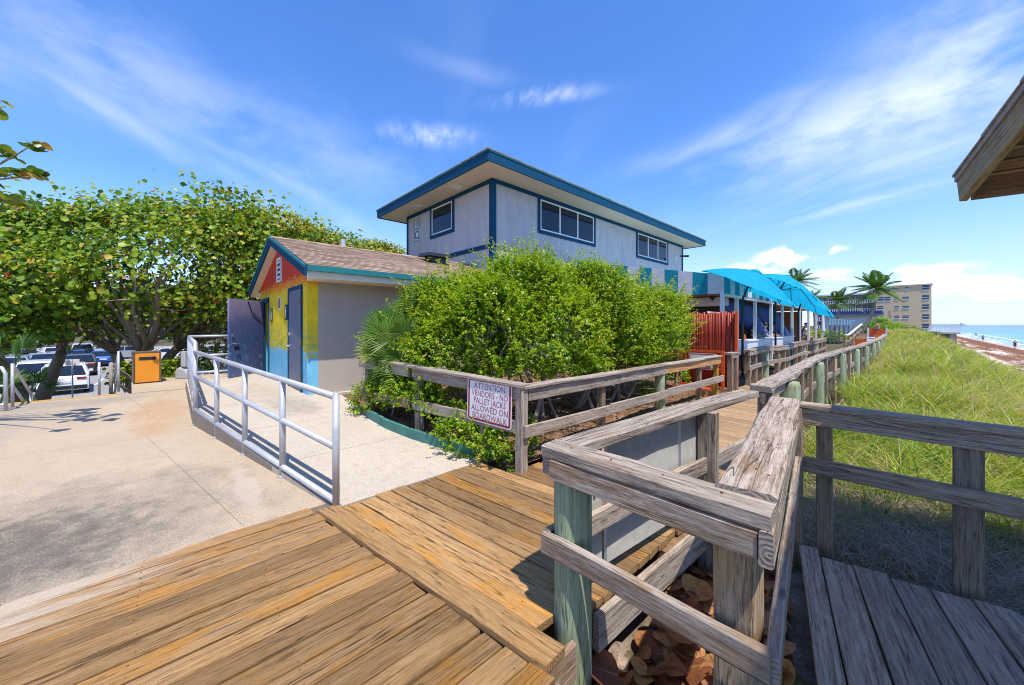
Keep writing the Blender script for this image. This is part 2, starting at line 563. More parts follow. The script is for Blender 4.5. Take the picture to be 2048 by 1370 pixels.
M['freshwood'] = wood('new orange timber', (0.56, 0.32, 0.13), (0.46, 0.24, 0.09), (0.28, 0.14, 0.05), (0.5, 0.22, 0.05), 0.4, 0.4, bump=0.3)
M['fascia_wood'] = wood('yellow tan fascia timber', (0.52, 0.41, 0.25), (0.40, 0.305, 0.17), (0.18, 0.135, 0.07), (0.42, 0.25, 0.06), 0.5, 0.5, bump=0.5)  # base colour lightened to a yellowish tan
M['soffit_wood'] = wood('brown roof board', (0.36, 0.225, 0.125), (0.25, 0.15, 0.08), (0.11, 0.06, 0.034), (0.28, 0.15, 0.06), 0.3, 0.5, bump=0.4)
M['bark'] = wood('grey brown bark', (0.38, 0.30, 0.22), (0.27, 0.205, 0.145), (0.11, 0.08, 0.055), (0.28, 0.17, 0.08), 0.4, 0.6, bump=0.8, rings=False, gscale=0.6)
M['teak'] = M['fence_rail']

M['galv'] = plain('galvanised pipe', (0.46, 0.465, 0.48), 0.5, 0.3, 0.12, 9, 0.05)
M['steel'] = plain('brushed steel', (0.6, 0.6, 0.6), 0.3, 0.9, 0.05)
M['alu'] = plain('dull aluminium sheet', (0.50, 0.49, 0.45), 0.6, 0.0, 0.16, 14, 0.06)
M['blue'] = plain('blue trim paint', (0.005, 0.062, 0.125), 0.7, 0, 0.12, spec=0.15)
M['teal'] = plain('teal trim paint', (0.02, 0.17, 0.18), 0.6, 0, 0.12, spec=0.2)
M['tealcurb'] = plain('worn teal edging', (0.05, 0.185, 0.15), 0.7, 0, 0.35, 5, 0.1)
M['soffit'] = plain('cream soffit', (0.66, 0.58, 0.43), 0.7, 0, 0.08)
M['white'] = plain('white paint', (0.78, 0.78, 0.78), 0.45, 0, 0.04)
M['whitewood'] = plain('white board paint', (0.66, 0.67, 0.68), 0.55, 0, 0.10)
M['blackm'] = plain('black metal', (0.02, 0.021, 0.024), 0.45, 0.2, 0.15)
M['dark'] = plain('dark interior', (0.018, 0.017, 0.018), 0.8, 0, 0.2)  # near-black: the shade of interiors and gaps is put into the colour
M['rust'] = plain('rusty iron', (0.20, 0.085, 0.035), 0.8, 0.1, 0.3, 30, 0.2)
M['orange'] = plain('orange panel', (0.74, 0.27, 0.015), 0.45, 0, 0.08)
M['redorange'] = plain('red orange paint', (0.62, 0.085, 0.012), 0.5, 0, 0.14, 8)
M['bamboo'] = plain('red stained bamboo', (0.33, 0.032, 0.007), 0.55, 0, 0.35, 14, 0.1)
M['navy'] = plain('navy shade cloth', (0.012, 0.045, 0.17), 0.75, 0, 0.15, 3)
M['turq'] = None
M['signwhite'] = plain('sign white', (0.72, 0.71, 0.72), 0.4, 0, 0.05)
M['signred'] = plain('sign red print', (0.27, 0.012, 0.03), 0.45, 0, 0.12)
M['signdark'] = plain('dark lettering', (0.02, 0.025, 0.05), 0.5)
M['rubber'] = plain('tyre rubber', (0.02, 0.02, 0.02), 0.85)
M['skin'] = plain('skin', (0.42, 0.24, 0.16), 0.5)
M['hair'] = plain('dark hair', (0.03, 0.02, 0.014), 0.6)
M['shirtblue'] = plain('blue shirt cloth', (0.02, 0.12, 0.42), 0.8)
M['shirtdark'] = plain('dark shirt cloth', (0.02, 0.022, 0.035), 0.8)
M['shirtred'] = plain('red cloth', (0.28, 0.05, 0.05), 0.8)
M['shorts'] = plain('khaki cloth', (0.22, 0.18, 0.12), 0.8)
M['leafbin'] = plain('brown bin frame', (0.13, 0.085, 0.045), 0.6, 0, 0.2)
M['condo'] = plain('tan stucco', (0.62, 0.455, 0.275), 0.85, 0, 0.05, 0.4)
M['condo_grey'] = plain('taupe stucco', (0.33, 0.285, 0.245), 0.85, 0, 0.06, 0.4)
M['pale_metal'] = plain('pale ribbed siding', (0.60, 0.60, 0.62), 0.5, 0.1, 0.06, 2)
M['stonegrey'] = plain('grey concrete deck', (0.40, 0.40, 0.41), 0.85, 0, 0.12, 2, 0.2)


def cloth(name, color, transl=0.35):
    m, t = new_mat(name)
    tc = t.n('ShaderNodeTexCoord').outputs['Object']
    n1 = t.noise(tc, 5, 4)
    k = t.mrange(n1, 0.3, 0.7, 0.9, 1.1)
    kk = t.n('ShaderNodeCombineXYZ', {0: k, 1: k, 2: k}).outputs[0]
    c = t.mix(1.0, color, kk, 'MULTIPLY')
    return finish(m, t, c, 0.75, t.bump(n1, 0.2, 0.02), spec=0.2, transl=(transl, c))


M['turq'] = cloth('turquoise canvas', (0.015, 0.47, 0.70), 0.5)
M['turq2'] = cloth('deep turquoise canvas', (0.015, 0.33, 0.40), 0.3)
M['whitecanvas'] = cloth('white canvas', (0.72, 0.73, 0.76), 0.3)
M['ltblue'] = cloth('pale blue canvas', (0.22, 0.52, 0.66), 0.2)


def glass(name, color=(0.012, 0.02, 0.035)):
    m, t = new_mat(name)
    tc = t.n('ShaderNodeTexCoord').outputs['Object']
    n1 = t.noise(tc, 1.2, 2)
    return finish(m, t, color, 0.04, t.bump(n1, 0.03, 0.05), spec=0.35)


M['glass'] = glass('dark window glass')
M['glassblue'] = glass('blue window glass', (0.03, 0.06, 0.12))


def wall_paint(name, base, streak=0.10, top=None):
    m, t = new_mat(name)
    tc = t.n('ShaderNodeTexCoord').outputs['Object']
    drip = t.noise(t.stretch(tc, (5, 5, 0.5)), 1.0, 4, 0.6)
    mot = t.noise(tc, 3.0, 5, 0.6)
    grain = t.noise(tc, 120.0, 2)
    f = t.math('ADD', t.math('MULTIPLY', drip, 0.6), t.math('MULTIPLY', mot, 0.4))
    k = t.mrange(f, 0.3, 0.72, 1 + streak * 0.5, 1 - streak)
    kk = t.n('ShaderNodeCombineXYZ', {0: k, 1: k, 2: k}).outputs[0]
    return finish(m, t, t.mix(1.0, base, kk, 'MULTIPLY'), 0.8, t.bump(grain, 0.12, 0.003), spec=0.25)


M['siding'] = wall_paint('pale lilac siding', (0.53, 0.50, 0.495), 0.22)
M['taupe'] = wall_paint('taupe stucco wall', (0.40, 0.345, 0.29), 0.08)


def concrete(name, base, dark, spots, stain_c=None, dirt=0.5, bump=0.6, fine_scale=70):
    m, t = new_mat(name)
    tc = t.n('ShaderNodeTexCoord').outputs['Object']
    big = t.noise(tc, 0.9, 5, 0.6)
    med = t.noise(tc, 7, 6, 0.65)
    fin = t.noise(tc, fine_scale, 3, 0.7)
    agg = t.n('ShaderNodeTexVoronoi', {'Vector': tc, 'Scale': 90.0}).outputs['Distance']
    c = t.mix(t.mrange(big, 0.35, 0.7), base, [x * 0.86 for x in base])
    c = t.mix(t.math('MULTIPLY', t.mrange(med, 0.5, 0.72), dirt), c, dark)
    c = t.mix(t.math('MULTIPLY', t.mrange(fin, 0.46, 0.60), 0.7), c, [x * 0.60 for x in base])
    # small old gum spots
    v = t.n('ShaderNodeTexVoronoi', {'Vector': tc, 'Scale': 2.3}, feature='F1')
    sp = t.mrange(v.outputs['Distance'], 0.035, 0.055, 1, 0, True)
    c = t.mix(t.math('MULTIPLY', sp, 0.55), c, [x * 0.3 for x in base])
    if stain_c:
        for (cx, cy, ax, ay, colr, amt, nz) in stain_c:
            dv = t.vmath('MULTIPLY', t.vmath('SUBTRACT', tc, (cx, cy, 0)), (1 / ax, 1 / ay, 0))
            r = t.vmath('LENGTH', dv, out=1)
            r = t.math('ADD', r, t.math('MULTIPLY', t.math('SUBTRACT', t.noise(tc, nz, 5, 0.65), 0.5), 1.6))
            msk = t.math('MULTIPLY', t.mrange(r, 0.45, 1.1, 1, 0, True), amt)
            msk = t.math('MULTIPLY', msk, t.mrange(t.math('ADD', t.math('MULTIPLY', fin, 0.6), t.math('MULTIPLY', med, 0.5)), 0.36, 0.62, 0.15, 1.0))
            c = t.mix(msk, c, colr)
    h = t.math('ADD', t.math('MULTIPLY', fin, 0.5), t.math('MULTIPLY', agg, 0.6))
    return finish(m, t, c, 0.9, t.bump(h, bump, 0.006), spec=0.2)


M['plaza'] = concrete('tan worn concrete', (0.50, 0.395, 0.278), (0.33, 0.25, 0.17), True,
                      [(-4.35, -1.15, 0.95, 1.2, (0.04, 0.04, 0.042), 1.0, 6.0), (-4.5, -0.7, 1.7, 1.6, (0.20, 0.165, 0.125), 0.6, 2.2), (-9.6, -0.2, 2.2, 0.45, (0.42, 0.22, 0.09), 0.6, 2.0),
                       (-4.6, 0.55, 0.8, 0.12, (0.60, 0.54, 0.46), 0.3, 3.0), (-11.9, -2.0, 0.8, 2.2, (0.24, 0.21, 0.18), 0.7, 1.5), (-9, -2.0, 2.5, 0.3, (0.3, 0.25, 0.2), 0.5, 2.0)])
M['ramp'] = concrete('pale swept concrete', (0.545, 0.465, 0.365), (0.37, 0.295, 0.215), True,
                     [(-9.5, 1.4, 1.8, 0.5, (0.36, 0.29, 0.21), 0.6, 2.0), (-7.4, 1.6, 0.9, 0.4, (0.2, 0.16, 0.12), 0.5, 3.0)], dirt=0.55, bump=0.25)
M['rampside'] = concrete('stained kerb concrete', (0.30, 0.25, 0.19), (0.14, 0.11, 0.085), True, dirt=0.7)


def ground_mat(name, cols, scale=3.0, bump=0.6):
    m, t = new_mat(name)
    tc = t.n('ShaderNodeTexCoord').outputs['Object']
    a = t.noise(tc, scale, 6, 0.7)
    b = t.noise(tc, scale * 14, 4, 0.7)
    f = t.math('ADD', t.math('MULTIPLY', a, 0.5), t.math('MULTIPLY', b, 0.5))
    n = len(cols)
    c = t.ramp(f, [(0.32 + 0.36 * i / max(n - 1, 1), q) for i, q in enumerate(cols)])
    return finish(m, t, c, 0.95, t.bump(b, bump, 0.02), spec=0.15)


M['mulch'] = ground_mat('bark mulch', [(0.05, 0.028, 0.016), (0.14, 0.075, 0.04), (0.24, 0.14, 0.08), (0.36, 0.25, 0.16)], 4)
M['soil'] = ground_mat('sandy leaf soil', [(0.08, 0.06, 0.04), (0.16, 0.12, 0.085), (0.27, 0.22, 0.165), (0.4, 0.35, 0.28)], 3)
M['dune'] = ground_mat('dune soil under grass', [(0.05, 0.055, 0.02), (0.10, 0.11, 0.035), (0.17, 0.16, 0.06), (0.26, 0.22, 0.12)], 1.5)
M['inland'] = ground_mat('leafy inland ground', [(0.03, 0.03, 0.015), (0.07, 0.065, 0.03), (0.13, 0.11, 0.06), (0.22, 0.18, 0.12)], 1.0)  # brown-green leafy ground, mottled at random
M['asphalt'] = ground_mat('sun bleached asphalt', [(0.22, 0.21, 0.20), (0.28, 0.27, 0.26), (0.33, 0.32, 0.31)], 2, 0.2)


# ================================================================== SETTING
def sstep(a, b, x):
    t = np.clip((x - a) / (b - a), 0, 1)
    return t * t * (3 - 2 * t)


def fbm(X, Y, s, seed=0):
    """cheap smooth value noise for terrain, numpy arrays"""
    r = np.random.default_rng(seed)
    out = np.zeros_like(X, dtype=float)
    for k in range(7):
        a = r.uniform(0, 6.28, 3); f = s * (0.6 + 0.45 * k)
        out += np.sin(X * f * math.cos(a[0]) + Y * f * math.sin(a[0]) + a[1]) * np.sin(X * f * 0.7 * math.sin(a[2]) - Y * f * 0.7 * math.cos(a[2]) + a[0]) / (1 + k * 0.5)
    return out / 2.2


def dune_z(X, Y):
    base = -0.42 + 0.28 * sstep(4.5, 9, Y) + 0.30 * sstep(9, 22, Y) + 0.62 * sstep(20, 44, Y)
    base = base + 0.12 * sstep(-0.9, 1.2, X) * sstep(5, 9, Y)
    fall = sstep(0.2, 7.4, X)
    z = base * (1 - fall) + -3.05 * fall
    return z + 0.12 * fbm(X, Y, 1.1, 3) * (1 - fall * 0.5) * sstep(4.2, 6.5, Y)


def ground_z(X, Y):
    z = -0.45 + 0 * X
    z = z - 1.9 * sstep(13.6, 20, -X)
    z = z + 0.42 * sstep(-2.2, -0.2, Y) * sstep(-13.2, -12.2, X) * 0
    z = z + 1.1 * sstep(30, 60, Y) * sstep(-12, -2, X)
    return z


def grid_mesh(name, xs, ys, fn, mat, kind='structure', smooth=True):
    X, Y = np.meshgrid(np.array(xs, float), np.array(ys, float))
    Z = fn(X, Y)
    V = np.stack([X.ravel(), Y.ravel(), Z.ravel()], 1)
    nx, ny = len(xs), len(ys)
    idx = np.arange(nx * ny).reshape(ny, nx)
    F = np.stack([idx[:-1, :-1].ravel(), idx[:-1, 1:].ravel(), idx[1:, 1:].ravel(), idx[1:, :-1].ravel()], 1)
    o = mesh_obj(name, fast_mesh(name, V, F, None, smooth), mat)
    o['kind'] = kind
    return o


grid_mesh('ground', list(np.linspace(-900, -60, 20)) + list(np.linspace(-58, -0.95, 60)), list(np.linspace(-600, -40, 15)) + list(np.linspace(-38, 70, 60)) + list(np.linspace(80, 1800, 40)),
          ground_z, M['inland'])
grid_mesh('dune', np.linspace(-0.95, 9.4, 60), list(np.linspace(-25, 3, 12)) + list(np.linspace(3.2, 60, 150)) + list(np.linspace(62, 800, 80)), dune_z, M['dune'])


def beach_mat():
    m, t = new_mat('beach sand with seaweed')
    tc = t.n('ShaderNodeTexCoord').outputs['Object']
    x = t.n('ShaderNodeSeparateXYZ', {0: tc}).outputs[0]
    streak = t.noise(t.stretch(tc, (0.75, 0.06, 0.5)), 1.0, 7, 0.68)
    fine = t.noise(tc, 2.2, 6, 0.7)
    f = t.math('ADD', t.math('MULTIPLY', streak, 0.7), t.math('MULTIPLY', fine, 0.3))
    sand = t.mix(fine, (0.55, 0.46, 0.36), (0.68, 0.60, 0.50))
    weed = t.mix(t.mrange(fine, 0.35, 0.65), (0.10, 0.035, 0.014), (0.26, 0.11, 0.045))
    cover = t.math('MULTIPLY', t.mrange(f, 0.42, 0.50, 0, 1, True), t.math('MULTIPLY', t.mrange(x, 7.6, 9.2), t.mrange(x, 16.8, 15.6)))
    wrack = t.math('MULTIPLY', t.mrange(t.math('ADD', x, t.math('MULTIPLY', fine, 1.6)), 13.4, 14.0, 0, 1, True), t.mrange(t.math('ADD', x, t.math('MULTIPLY', streak, 1.2)), 16.7, 16.4, 0, 1, True))
    cover = t.math('MAXIMUM', cover, wrack)
    wet = t.mrange(x, 16.2, 16.9)
    sand = t.mix(wet, sand, (0.36, 0.32, 0.30))
    c = t.mix(cover, sand, weed)
    r = t.mrange(wet, 0, 1, 0.95, 0.25)
    return finish(m, t, c, r, t.bump(f, 0.6, 0.08), spec=0.3)


M['beach'] = beach_mat()


def beach_z(X, Y):
    z = -3.02 - 0.35 * sstep(9, 15, X) - 0.9 * sstep(15, 27, X)
    band = np.exp(-((X - 15.0) / 1.1) ** 2)
    return z + 0.16 * band * (0.6 + 0.6 * fbm(X, Y, 0.8, 9)) + 0.05 * fbm(X, Y, 0.9, 5)


grid_mesh('beach', np.linspace(7.4, 28, 60), list(np.linspace(-40, 200, 150)) + list(np.linspace(205, 1500, 60)), beach_z, M['beach'])


def sea_mat():
    m, t = new_mat('turquoise sea water')
    tc = t.n('ShaderNodeTexCoord').outputs['Object']
    x = t.n('ShaderNodeSeparateXYZ', {0: tc}).outputs[0]
    sw = t.noise(t.stretch(tc, (0.16, 0.035, 0.1)), 1.0, 5, 0.6)
    rip = t.noise(t.stretch(tc, (1.6, 0.5, 1)), 1.0, 6, 0.65)
    depth = t.mrange(x, 20, 340, 0, 1, False)
    c = t.ramp(depth, [(0.0, (0.14, 0.33, 0.35)), (0.06, (0.035, 0.27, 0.33)), (0.3, (0.008, 0.185, 0.27)), (1.0, (0.004, 0.11, 0.22))])
    band = t.noise(t.stretch(tc, (0.028, 0.0045, 0.05)), 1.0, 4, 0.6)
    c = t.mix(t.math('MULTIPLY', t.mrange(band, 0.42, 0.62), 0.5), c, (0.004, 0.10, 0.20))
    # breaking surf: rows of white water along the shore
    xs = t.math('ADD', x, t.math('MULTIPLY', sw, 9.0))
    edge = t.noise(t.stretch(tc, (0.9, 0.22, 0.5)), 1.0, 6, 0.7)
    foam = None
    for a, wd, th in ((22.6, 1.6, 0.36), (26.4, 1.0, 0.44), (31.5, 1.2, 0.47), (39.0, 0.7, 0.57), (24.5, 2.6, 0.52)):
        d = t.math('DIVIDE', t.math('ABSOLUTE', t.math('SUBTRACT', xs, a)), wd)
        g = t.math('MULTIPLY', t.mrange(d, 1.0, 0.4, 0, 1, True), t.mrange(edge, th, th + 0.1, 0, 1, True))
        foam = g if foam is None else t.math('MAXIMUM', foam, g)
    caps = t.math('MULTIPLY', t.mrange(t.noise(t.stretch(tc, (0.35, 0.09, 0.2)), 1.0, 4, 0.6), 0.72, 0.75, 0, 0.7), t.mrange(x, 140, 60))
    foam = t.math('MAXIMUM', foam, caps)
    c = t.mix(foam, c, (0.82, 0.84, 0.86))
    r = t.mrange(foam, 0, 1, 0.22, 0.9)
    h = t.math('ADD', t.math('MULTIPLY', sw, 1.5), t.math('MULTIPLY', rip, 0.4))
    return finish(m, t, c, r, t.bump(t.math('ADD', h, t.math('MULTIPLY', foam, 0.5)), 0.55, 0.4), spec=0.35)


M['sea'] = sea_mat()


def sea_z(X, Y):
    near = sstep(120, 30, X) if False else 1 - sstep(30, 120, X)
    return -3.62 + 0.16 * near * np.sin((X + 2.2 * np.sin(Y * 0.05) + 1.2 * np.sin(Y * 0.017)) * 0.75)


grid_mesh('sea', list(np.linspace(15.5, 60, 70)) + list(np.linspace(63, 160, 20)) + [250, 500, 1000, 2000, 4500, 9000, 16000],
          [-3000, -1000, -300, -100] + list(np.linspace(-60, 400, 160)) + [450, 550, 700, 900, 1200, 1600, 2300, 3500, 6000, 10000, 18000], sea_z, M['sea'])

# ------------------------------------------------------------------ plaza (level) and ramp
def rail_y(x):
    return 1.08 + (x + 3.5) * 0.18 if x > -8.02 else 0.266


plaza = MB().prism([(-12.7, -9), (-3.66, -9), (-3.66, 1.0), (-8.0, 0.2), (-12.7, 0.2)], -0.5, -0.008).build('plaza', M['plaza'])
tag(plaza, kind='structure')
xs = [-3.64, -5.55, -7.6, -9.9, -12.7]
for a, b in zip(xs[:-1], xs[1:]):
    ya, yb = rail_y(a) - 0.62, rail_y(b) - 0.62 - (0.5 if b < -12 else 0)
    g = 0.003
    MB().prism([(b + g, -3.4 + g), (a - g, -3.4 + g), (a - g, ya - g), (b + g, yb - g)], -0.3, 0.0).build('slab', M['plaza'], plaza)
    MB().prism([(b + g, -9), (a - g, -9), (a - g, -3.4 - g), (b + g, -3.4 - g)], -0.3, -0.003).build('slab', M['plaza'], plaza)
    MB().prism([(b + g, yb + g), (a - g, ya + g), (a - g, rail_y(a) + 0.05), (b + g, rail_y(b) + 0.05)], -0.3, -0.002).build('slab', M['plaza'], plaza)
side = MB().prism([(-12.6, -0.72), (-12.6, 2.6), (-15.6, 3.2), (-15.6, -0.9)][::-1], -0.6, 0.02).build('side_path', M['plaza'])
tag(side, kind='structure')
# yellow step nosing at the head of the car park stairs
MB().box(-12.86, -12.72, -3.1, -0.9, -0.3, 0.004).build('step_nosing', M['yellowpost'], plaza)
for k in range(9):
    MB().box(-13.16 - 0.3 * k, -12.87 - 0.3 * k, -3.1, -0.9, -1.6 - 0.15, -0.16 - 0.16 * k).build('step', M['plaza'], plaza)


def ramp_z(x, y=0):
    return min(max(0.055 * (-3.5 - x), 0.004), 0.25)


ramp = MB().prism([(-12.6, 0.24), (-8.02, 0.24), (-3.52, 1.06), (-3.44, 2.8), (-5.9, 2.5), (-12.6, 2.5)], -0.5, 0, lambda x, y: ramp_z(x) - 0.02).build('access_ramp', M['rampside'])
tag(ramp, kind='structure')
xs = [-3.48, -4.85, -6.35, -8.02, -10.2, -12.6]
for a, b in zip(xs[:-1], xs[1:]):
    g = 0.005

    def yn(x):
        return 2.86 + (x + 3.45) * 0.16 if x > -5.9 else 2.5
    MB().prism([(b + g, rail_y(b) - 0.02), (a - g, rail_y(a) - 0.02), (a - g, yn(a)), (b + g, yn(b))], -0.4, 0, lambda x, y: ramp_z(x)).build('slab', M['ramp'], ramp)
MB().box(-12.6, -8.0, 2.5, 3.2, -0.4, 0.24).build('slab', M['ramp'], ramp)

# ------------------------------------------------------------------ boardwalk
walk = MB().box(-3.55, -1.55, -4, 1.4, -0.34, -0.05).box(-3.4, -1.45, 1.4, 2.7, -0.34, -0.05).box(-2.92, -1.2, 2.7, 36.0, -0.34, -0.05).build('boardwalk', M['soffit_wood'])
tag(walk, kind='structure')


def edge_y(x):
    """joint between the two plank fields"""
    return 1.30 + 0.157 * (x + 1.17)


x = -3.575
i = 0
while x < -0.86:
    wd = random.choice((0.137, 0.140, 0.142))
    yend = edge_y(x) - 0.004 - random.uniform(0, 0.022)
    z = -0.019 + random.uniform(-0.004, 0.004)
    pk_ = beam('plank', (x, -3.8, z), (x, yend, z), wd, 0.04, M['plank_sand%d' % i] if i < 4 else M['plank'], walk, segs=8, wob=0.004, ch=0.004, skew=0.006, s1=-0.157)
    i += 1
    sm = MB()
    for yj in (yend - 0.05, 0.45, -0.15, -0.75, -1.35):
        if yj > yend - 0.04: continue
        for q in (-0.042, 0.042):
            xx, yy = x + q + random.uniform(-.008, .008), yj + random.uniform(-.012, .012)
            sm.tube([(xx, yy, z + 0.017), (xx, yy, z + 0.0222)], 0.0048, 6)
    sm.build('screw', M['rust'], pk_, kind='stuff')
    x += 0.15
y_at = 1.30
k = 0
while y_at < 36.0:
    ang = 0.157 * max(0.0, 1 - (y_at - 1.3) / 5.5)
    yl = lambda xx: y_at + 0.075 + ang * (xx + 1.17)
    xr = (-1.17 if y_at < 1.46 else -1.36 if y_at < 1.74 else -1.24) + random.uniform(-0.015, 0.015) + (0.05 if y_at > 4 else 0) + 0.22 * min(1, max(0, (y_at - 12)) / 12)
    xl = (-3.46 + random.uniform(-0.03, 0.03)) if y_at < 2.9 else (-2.98 + random.uniform(-0.02, 0.02))
    if k == 0:
        xl, xr = -3.50, -1.165
    zz = -0.013 if k else 0.004
    z = zz + random.uniform(-0.004, 0.004)
    near = y_at < 6
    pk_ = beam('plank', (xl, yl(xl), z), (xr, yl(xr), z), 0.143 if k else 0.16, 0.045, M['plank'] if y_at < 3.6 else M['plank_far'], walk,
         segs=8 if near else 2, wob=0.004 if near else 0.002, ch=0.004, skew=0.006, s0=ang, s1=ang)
    if y_at < 4.5:
        sm = MB()
        for xj in ([xl + 0.05, -2.85, -2.2, -1.55] if y_at < 2.9 else [xl + 0.05, -2.2, xr - 0.05]):
            for q in (-0.042, 0.042):
                xx = xj + random.uniform(-.012, .012); yy = yl(xx) + q + random.uniform(-.008, .008)
                sm.tube([(xx, yy, z + 0.019), (xx, yy, z + 0.0245)], 0.0048, 6)
        sm.build('screw', M['rust'], pk_, kind='stuff')
    y_at += 0.149 if k else 0.163
    k += 1
# edge fascia towards the sand pit
beam('edge_board', (-1.185, 0.95, -0.12), (-1.195, 1.555, -0.12), 0.04, 0.19, M['rail'], walk, segs=3)
beam('edge_board', (-1.215, 1.79, -0.13), (-1.12, 4.1, -0.13), 0.045, 0.21, M['rail'], walk, segs=4)
beam('edge_board', (-1.13, 4.15, -0.17), (-0.95, 12, -0.17), 0.045, 0.22, M['rail'], walk, segs=4)
# the walk climbs a little at its far end
for q in range(20):
    yy = 36.2 + q * 0.3
    zz = 0.02 + 0.045 * q
    beam('plank', (-2.7, yy, zz), (-0.9, yy, zz), 0.28, 0.05, M['plank_far'], walk, segs=1)

# ------------------------------------------------------------------ lower grey deck at the right
DA = R(12)
dv = Vector((-math.sin(DA), math.cos(DA), 0))      # plank direction
dr = Vector((math.cos(DA), math.sin(DA), 0))
D0 = Vector((-0.60, 3.84, -0.2))
deck = MB()
c0 = D0 + Vector((0, 0, -0.06))
deck.hexa([c0 - dv * 5 + dr * 0.1 + Vector((0, 0, -0.2)), c0 - dv * 5 + dr * 4 + Vector((0, 0, -0.2)), c0 + dr * 4 - dv * 0.1 + Vector((0, 0, -0.2)), c0 + dr * 0.1 - dv * 0.1 + Vector((0, 0, -0.2)),
           c0 - dv * 5 + dr * 0.1, c0 - dv * 5 + dr * 4, c0 + dr * 4 - dv * 0.1, c0 + dr * 0.1 - dv * 0.1])
deck = deck.build('lower_deck', M['soffit_wood'])
tag(deck, kind='structure')
s = 0.0
for i in range(22):
    wd = (0.135, 0.185, 0.19, 0.188, 0.186, 0.19, 0.184)[i % 7] if i else 0.12
    e = random.uniform(-0.02, 0.03) - (0.08 * (s > 0.1)) + 0.02
    a = D0 + dr * (s + wd / 2)
    z = Vector((0, 0, random.uniform(-0.004, 0.004) - 0.02))
    far = a + dv * (e - 0.05 * s) + z
    beam('plank', a - dv * 5.2 + z, far, wd, 0.04, M['deck'], deck, segs=8, wob=0.003, ch=0.005, skew=0.006)
    s += wd + 0.009

# ------------------------------------------------------------------ sand bed between the walk and the deck, with fallen leaves
def pit_z(X, Y):
    return -0.42 + 0.05 * fbm(X, Y, 4.0, 21)


pit = grid_mesh('sand_bed', np.linspace(-1.3, 0.2, 24), np.linspace(0.2, 4.4, 50), pit_z, M['soil'])
M['deadleaf'] = None
m_, t_ = new_mat('fallen brown leaf')
oi_ = t_.n('ShaderNodeObjectInfo').outputs['Random']
tc_ = t_.n('ShaderNodeTexCoord').outputs['Object']
cc_ = t_.ramp(oi_, [(0.0, (0.16, 0.05, 0.022)), (0.3, (0.34, 0.125, 0.04)), (0.55, (0.48, 0.21, 0.075)), (0.8, (0.58, 0.29, 0.11)), (0.93, (0.60, 0.28, 0.05)), (1.0, (0.50, 0.38, 0.28))])
nz_ = t_.noise(tc_, 5, 5, 0.65)
vy_ = t_.math('ABSOLUTE', t_.n('ShaderNodeSeparateXYZ', {0: tc_}).outputs[1])
cc_ = t_.mix(t_.mrange(vy_, 0.012, 0.035, 0.6, 0), cc_, (0.55, 0.32, 0.14))
cc_ = t_.mix(t_.mrange(nz_, 0.5, 0.75), cc_, (0.07, 0.025, 0.015))
M['deadleaf'] = finish(m_, t_, cc_, 0.55, t_.bump(nz_, 0.35, 0.04), spec=0.5, transl=(0.3, (0.5, 0.2, 0.06)))


def round_leaf(name, curl, fold, n=16, crisp=1.0):
    """one round sea-grape leaf of unit size: folded along the midrib, rim curled and waved"""
    ph, q1, q2 = random.uniform(0, 6.28), random.uniform(0, 6.28), random.uniform(0, 6.28)
    v = [(0, 0, 0)]; f = []
    rings = (0.35, 0.7, 1.0)
    for ri, rr in enumerate(rings):
        for k in range(n):
            a = 2 * math.pi * k / n
            r = 0.5 * rr * (1 - 0.20 * max(0, -math.cos(a)) ** 6) * (1 + 0.05 * math.sin(3 * a + q1) * crisp)
            x, y = r * math.cos(a), r * math.sin(a) * 1.04
            z = fold * abs(y) ** 1.25 + curl * (x * math.cos(ph) + y * math.sin(ph)) ** 2 * 2.4 + 0.055 * crisp * math.sin(2 * a + q2) * rr ** 2.5 + 0.018 * crisp * math.sin(5 * a + q1) * rr ** 3
            v.append((x, y, z))
    f += [(0, 1 + k, 1 + (k + 1) % n) for k in range(n)]
    for ri in range(2):
        o, p = 1 + ri * n, 1 + (ri + 1) * n
        f += [(o + k, p + k, p + (k + 1) % n, o + (k + 1) % n) for k in range(n)]
    return new_mesh(name, v, f, True)


dead = [round_leaf('dead_leaf', c, fo) for c, fo in ((0.25, 0.18), (0.45, 0.1), (-0.3, 0.25), (0.15, 0.40), (0.5, 0.2), (-0.4, 0.15), (0.3, -0.15), (0.6, -0.1), (0.1, 0.1))]
for d in dead:
    d.materials.append(M['deadleaf'])
cnt = 0
while cnt < 284:
    t = random.random()
    px = random.uniform(-1.17, -0.36); py = 1.40 + 2.6 * random.random() ** 1.4
    if px > -0.5 - 0.16 * (py - 1.6) + 0.16: continue
    sz = random.uniform(0.10, 0.20)
    lay = random.random()
    rot = Matrix.Rotation(random.uniform(0, 6.28), 4, 'Z') @ Matrix.Rotation(random.gauss(0, 0.27), 4, 'X') @ Matrix.Rotation(random.gauss(0, 0.27), 4, 'Y') @ Matrix.Rotation(math.pi if random.random() < .4 else 0, 4, 'X')
    mm = Matrix.Translation((px, py, float(pit_z(np.array(px), np.array(py))) + 0.03 + 0.13 * lay * (1 - min(1, max(0, (py - 2.6)) / 1.6)))) @ rot @ Matrix.Diagonal((sz, sz * random.uniform(0.8, 1.1), sz, 1))
    mesh_obj('dead_leaf', random.choice(dead), None, pit, mm)
    cnt += 1
for i in range(16):       # a few blown under the rail of the lower deck
    px, py = random.uniform(-0.5, 1.6), random.uniform(4.05, 4.9)
    sz = random.uniform(0.10, 0.17)
    mm = Matrix.Translation((px, py, float(dune_z(np.array(px), np.array(py))) + 0.03)) @ Matrix.Rotation(random.uniform(0, 6), 4, 'Z') @ Matrix.Rotation(random.gauss(0, 0.3), 4, 'X') @ Matrix.Diagonal((sz, sz, sz, 1))
    mesh_obj('dead_leaf', random.choice(dead), None, pit, mm)

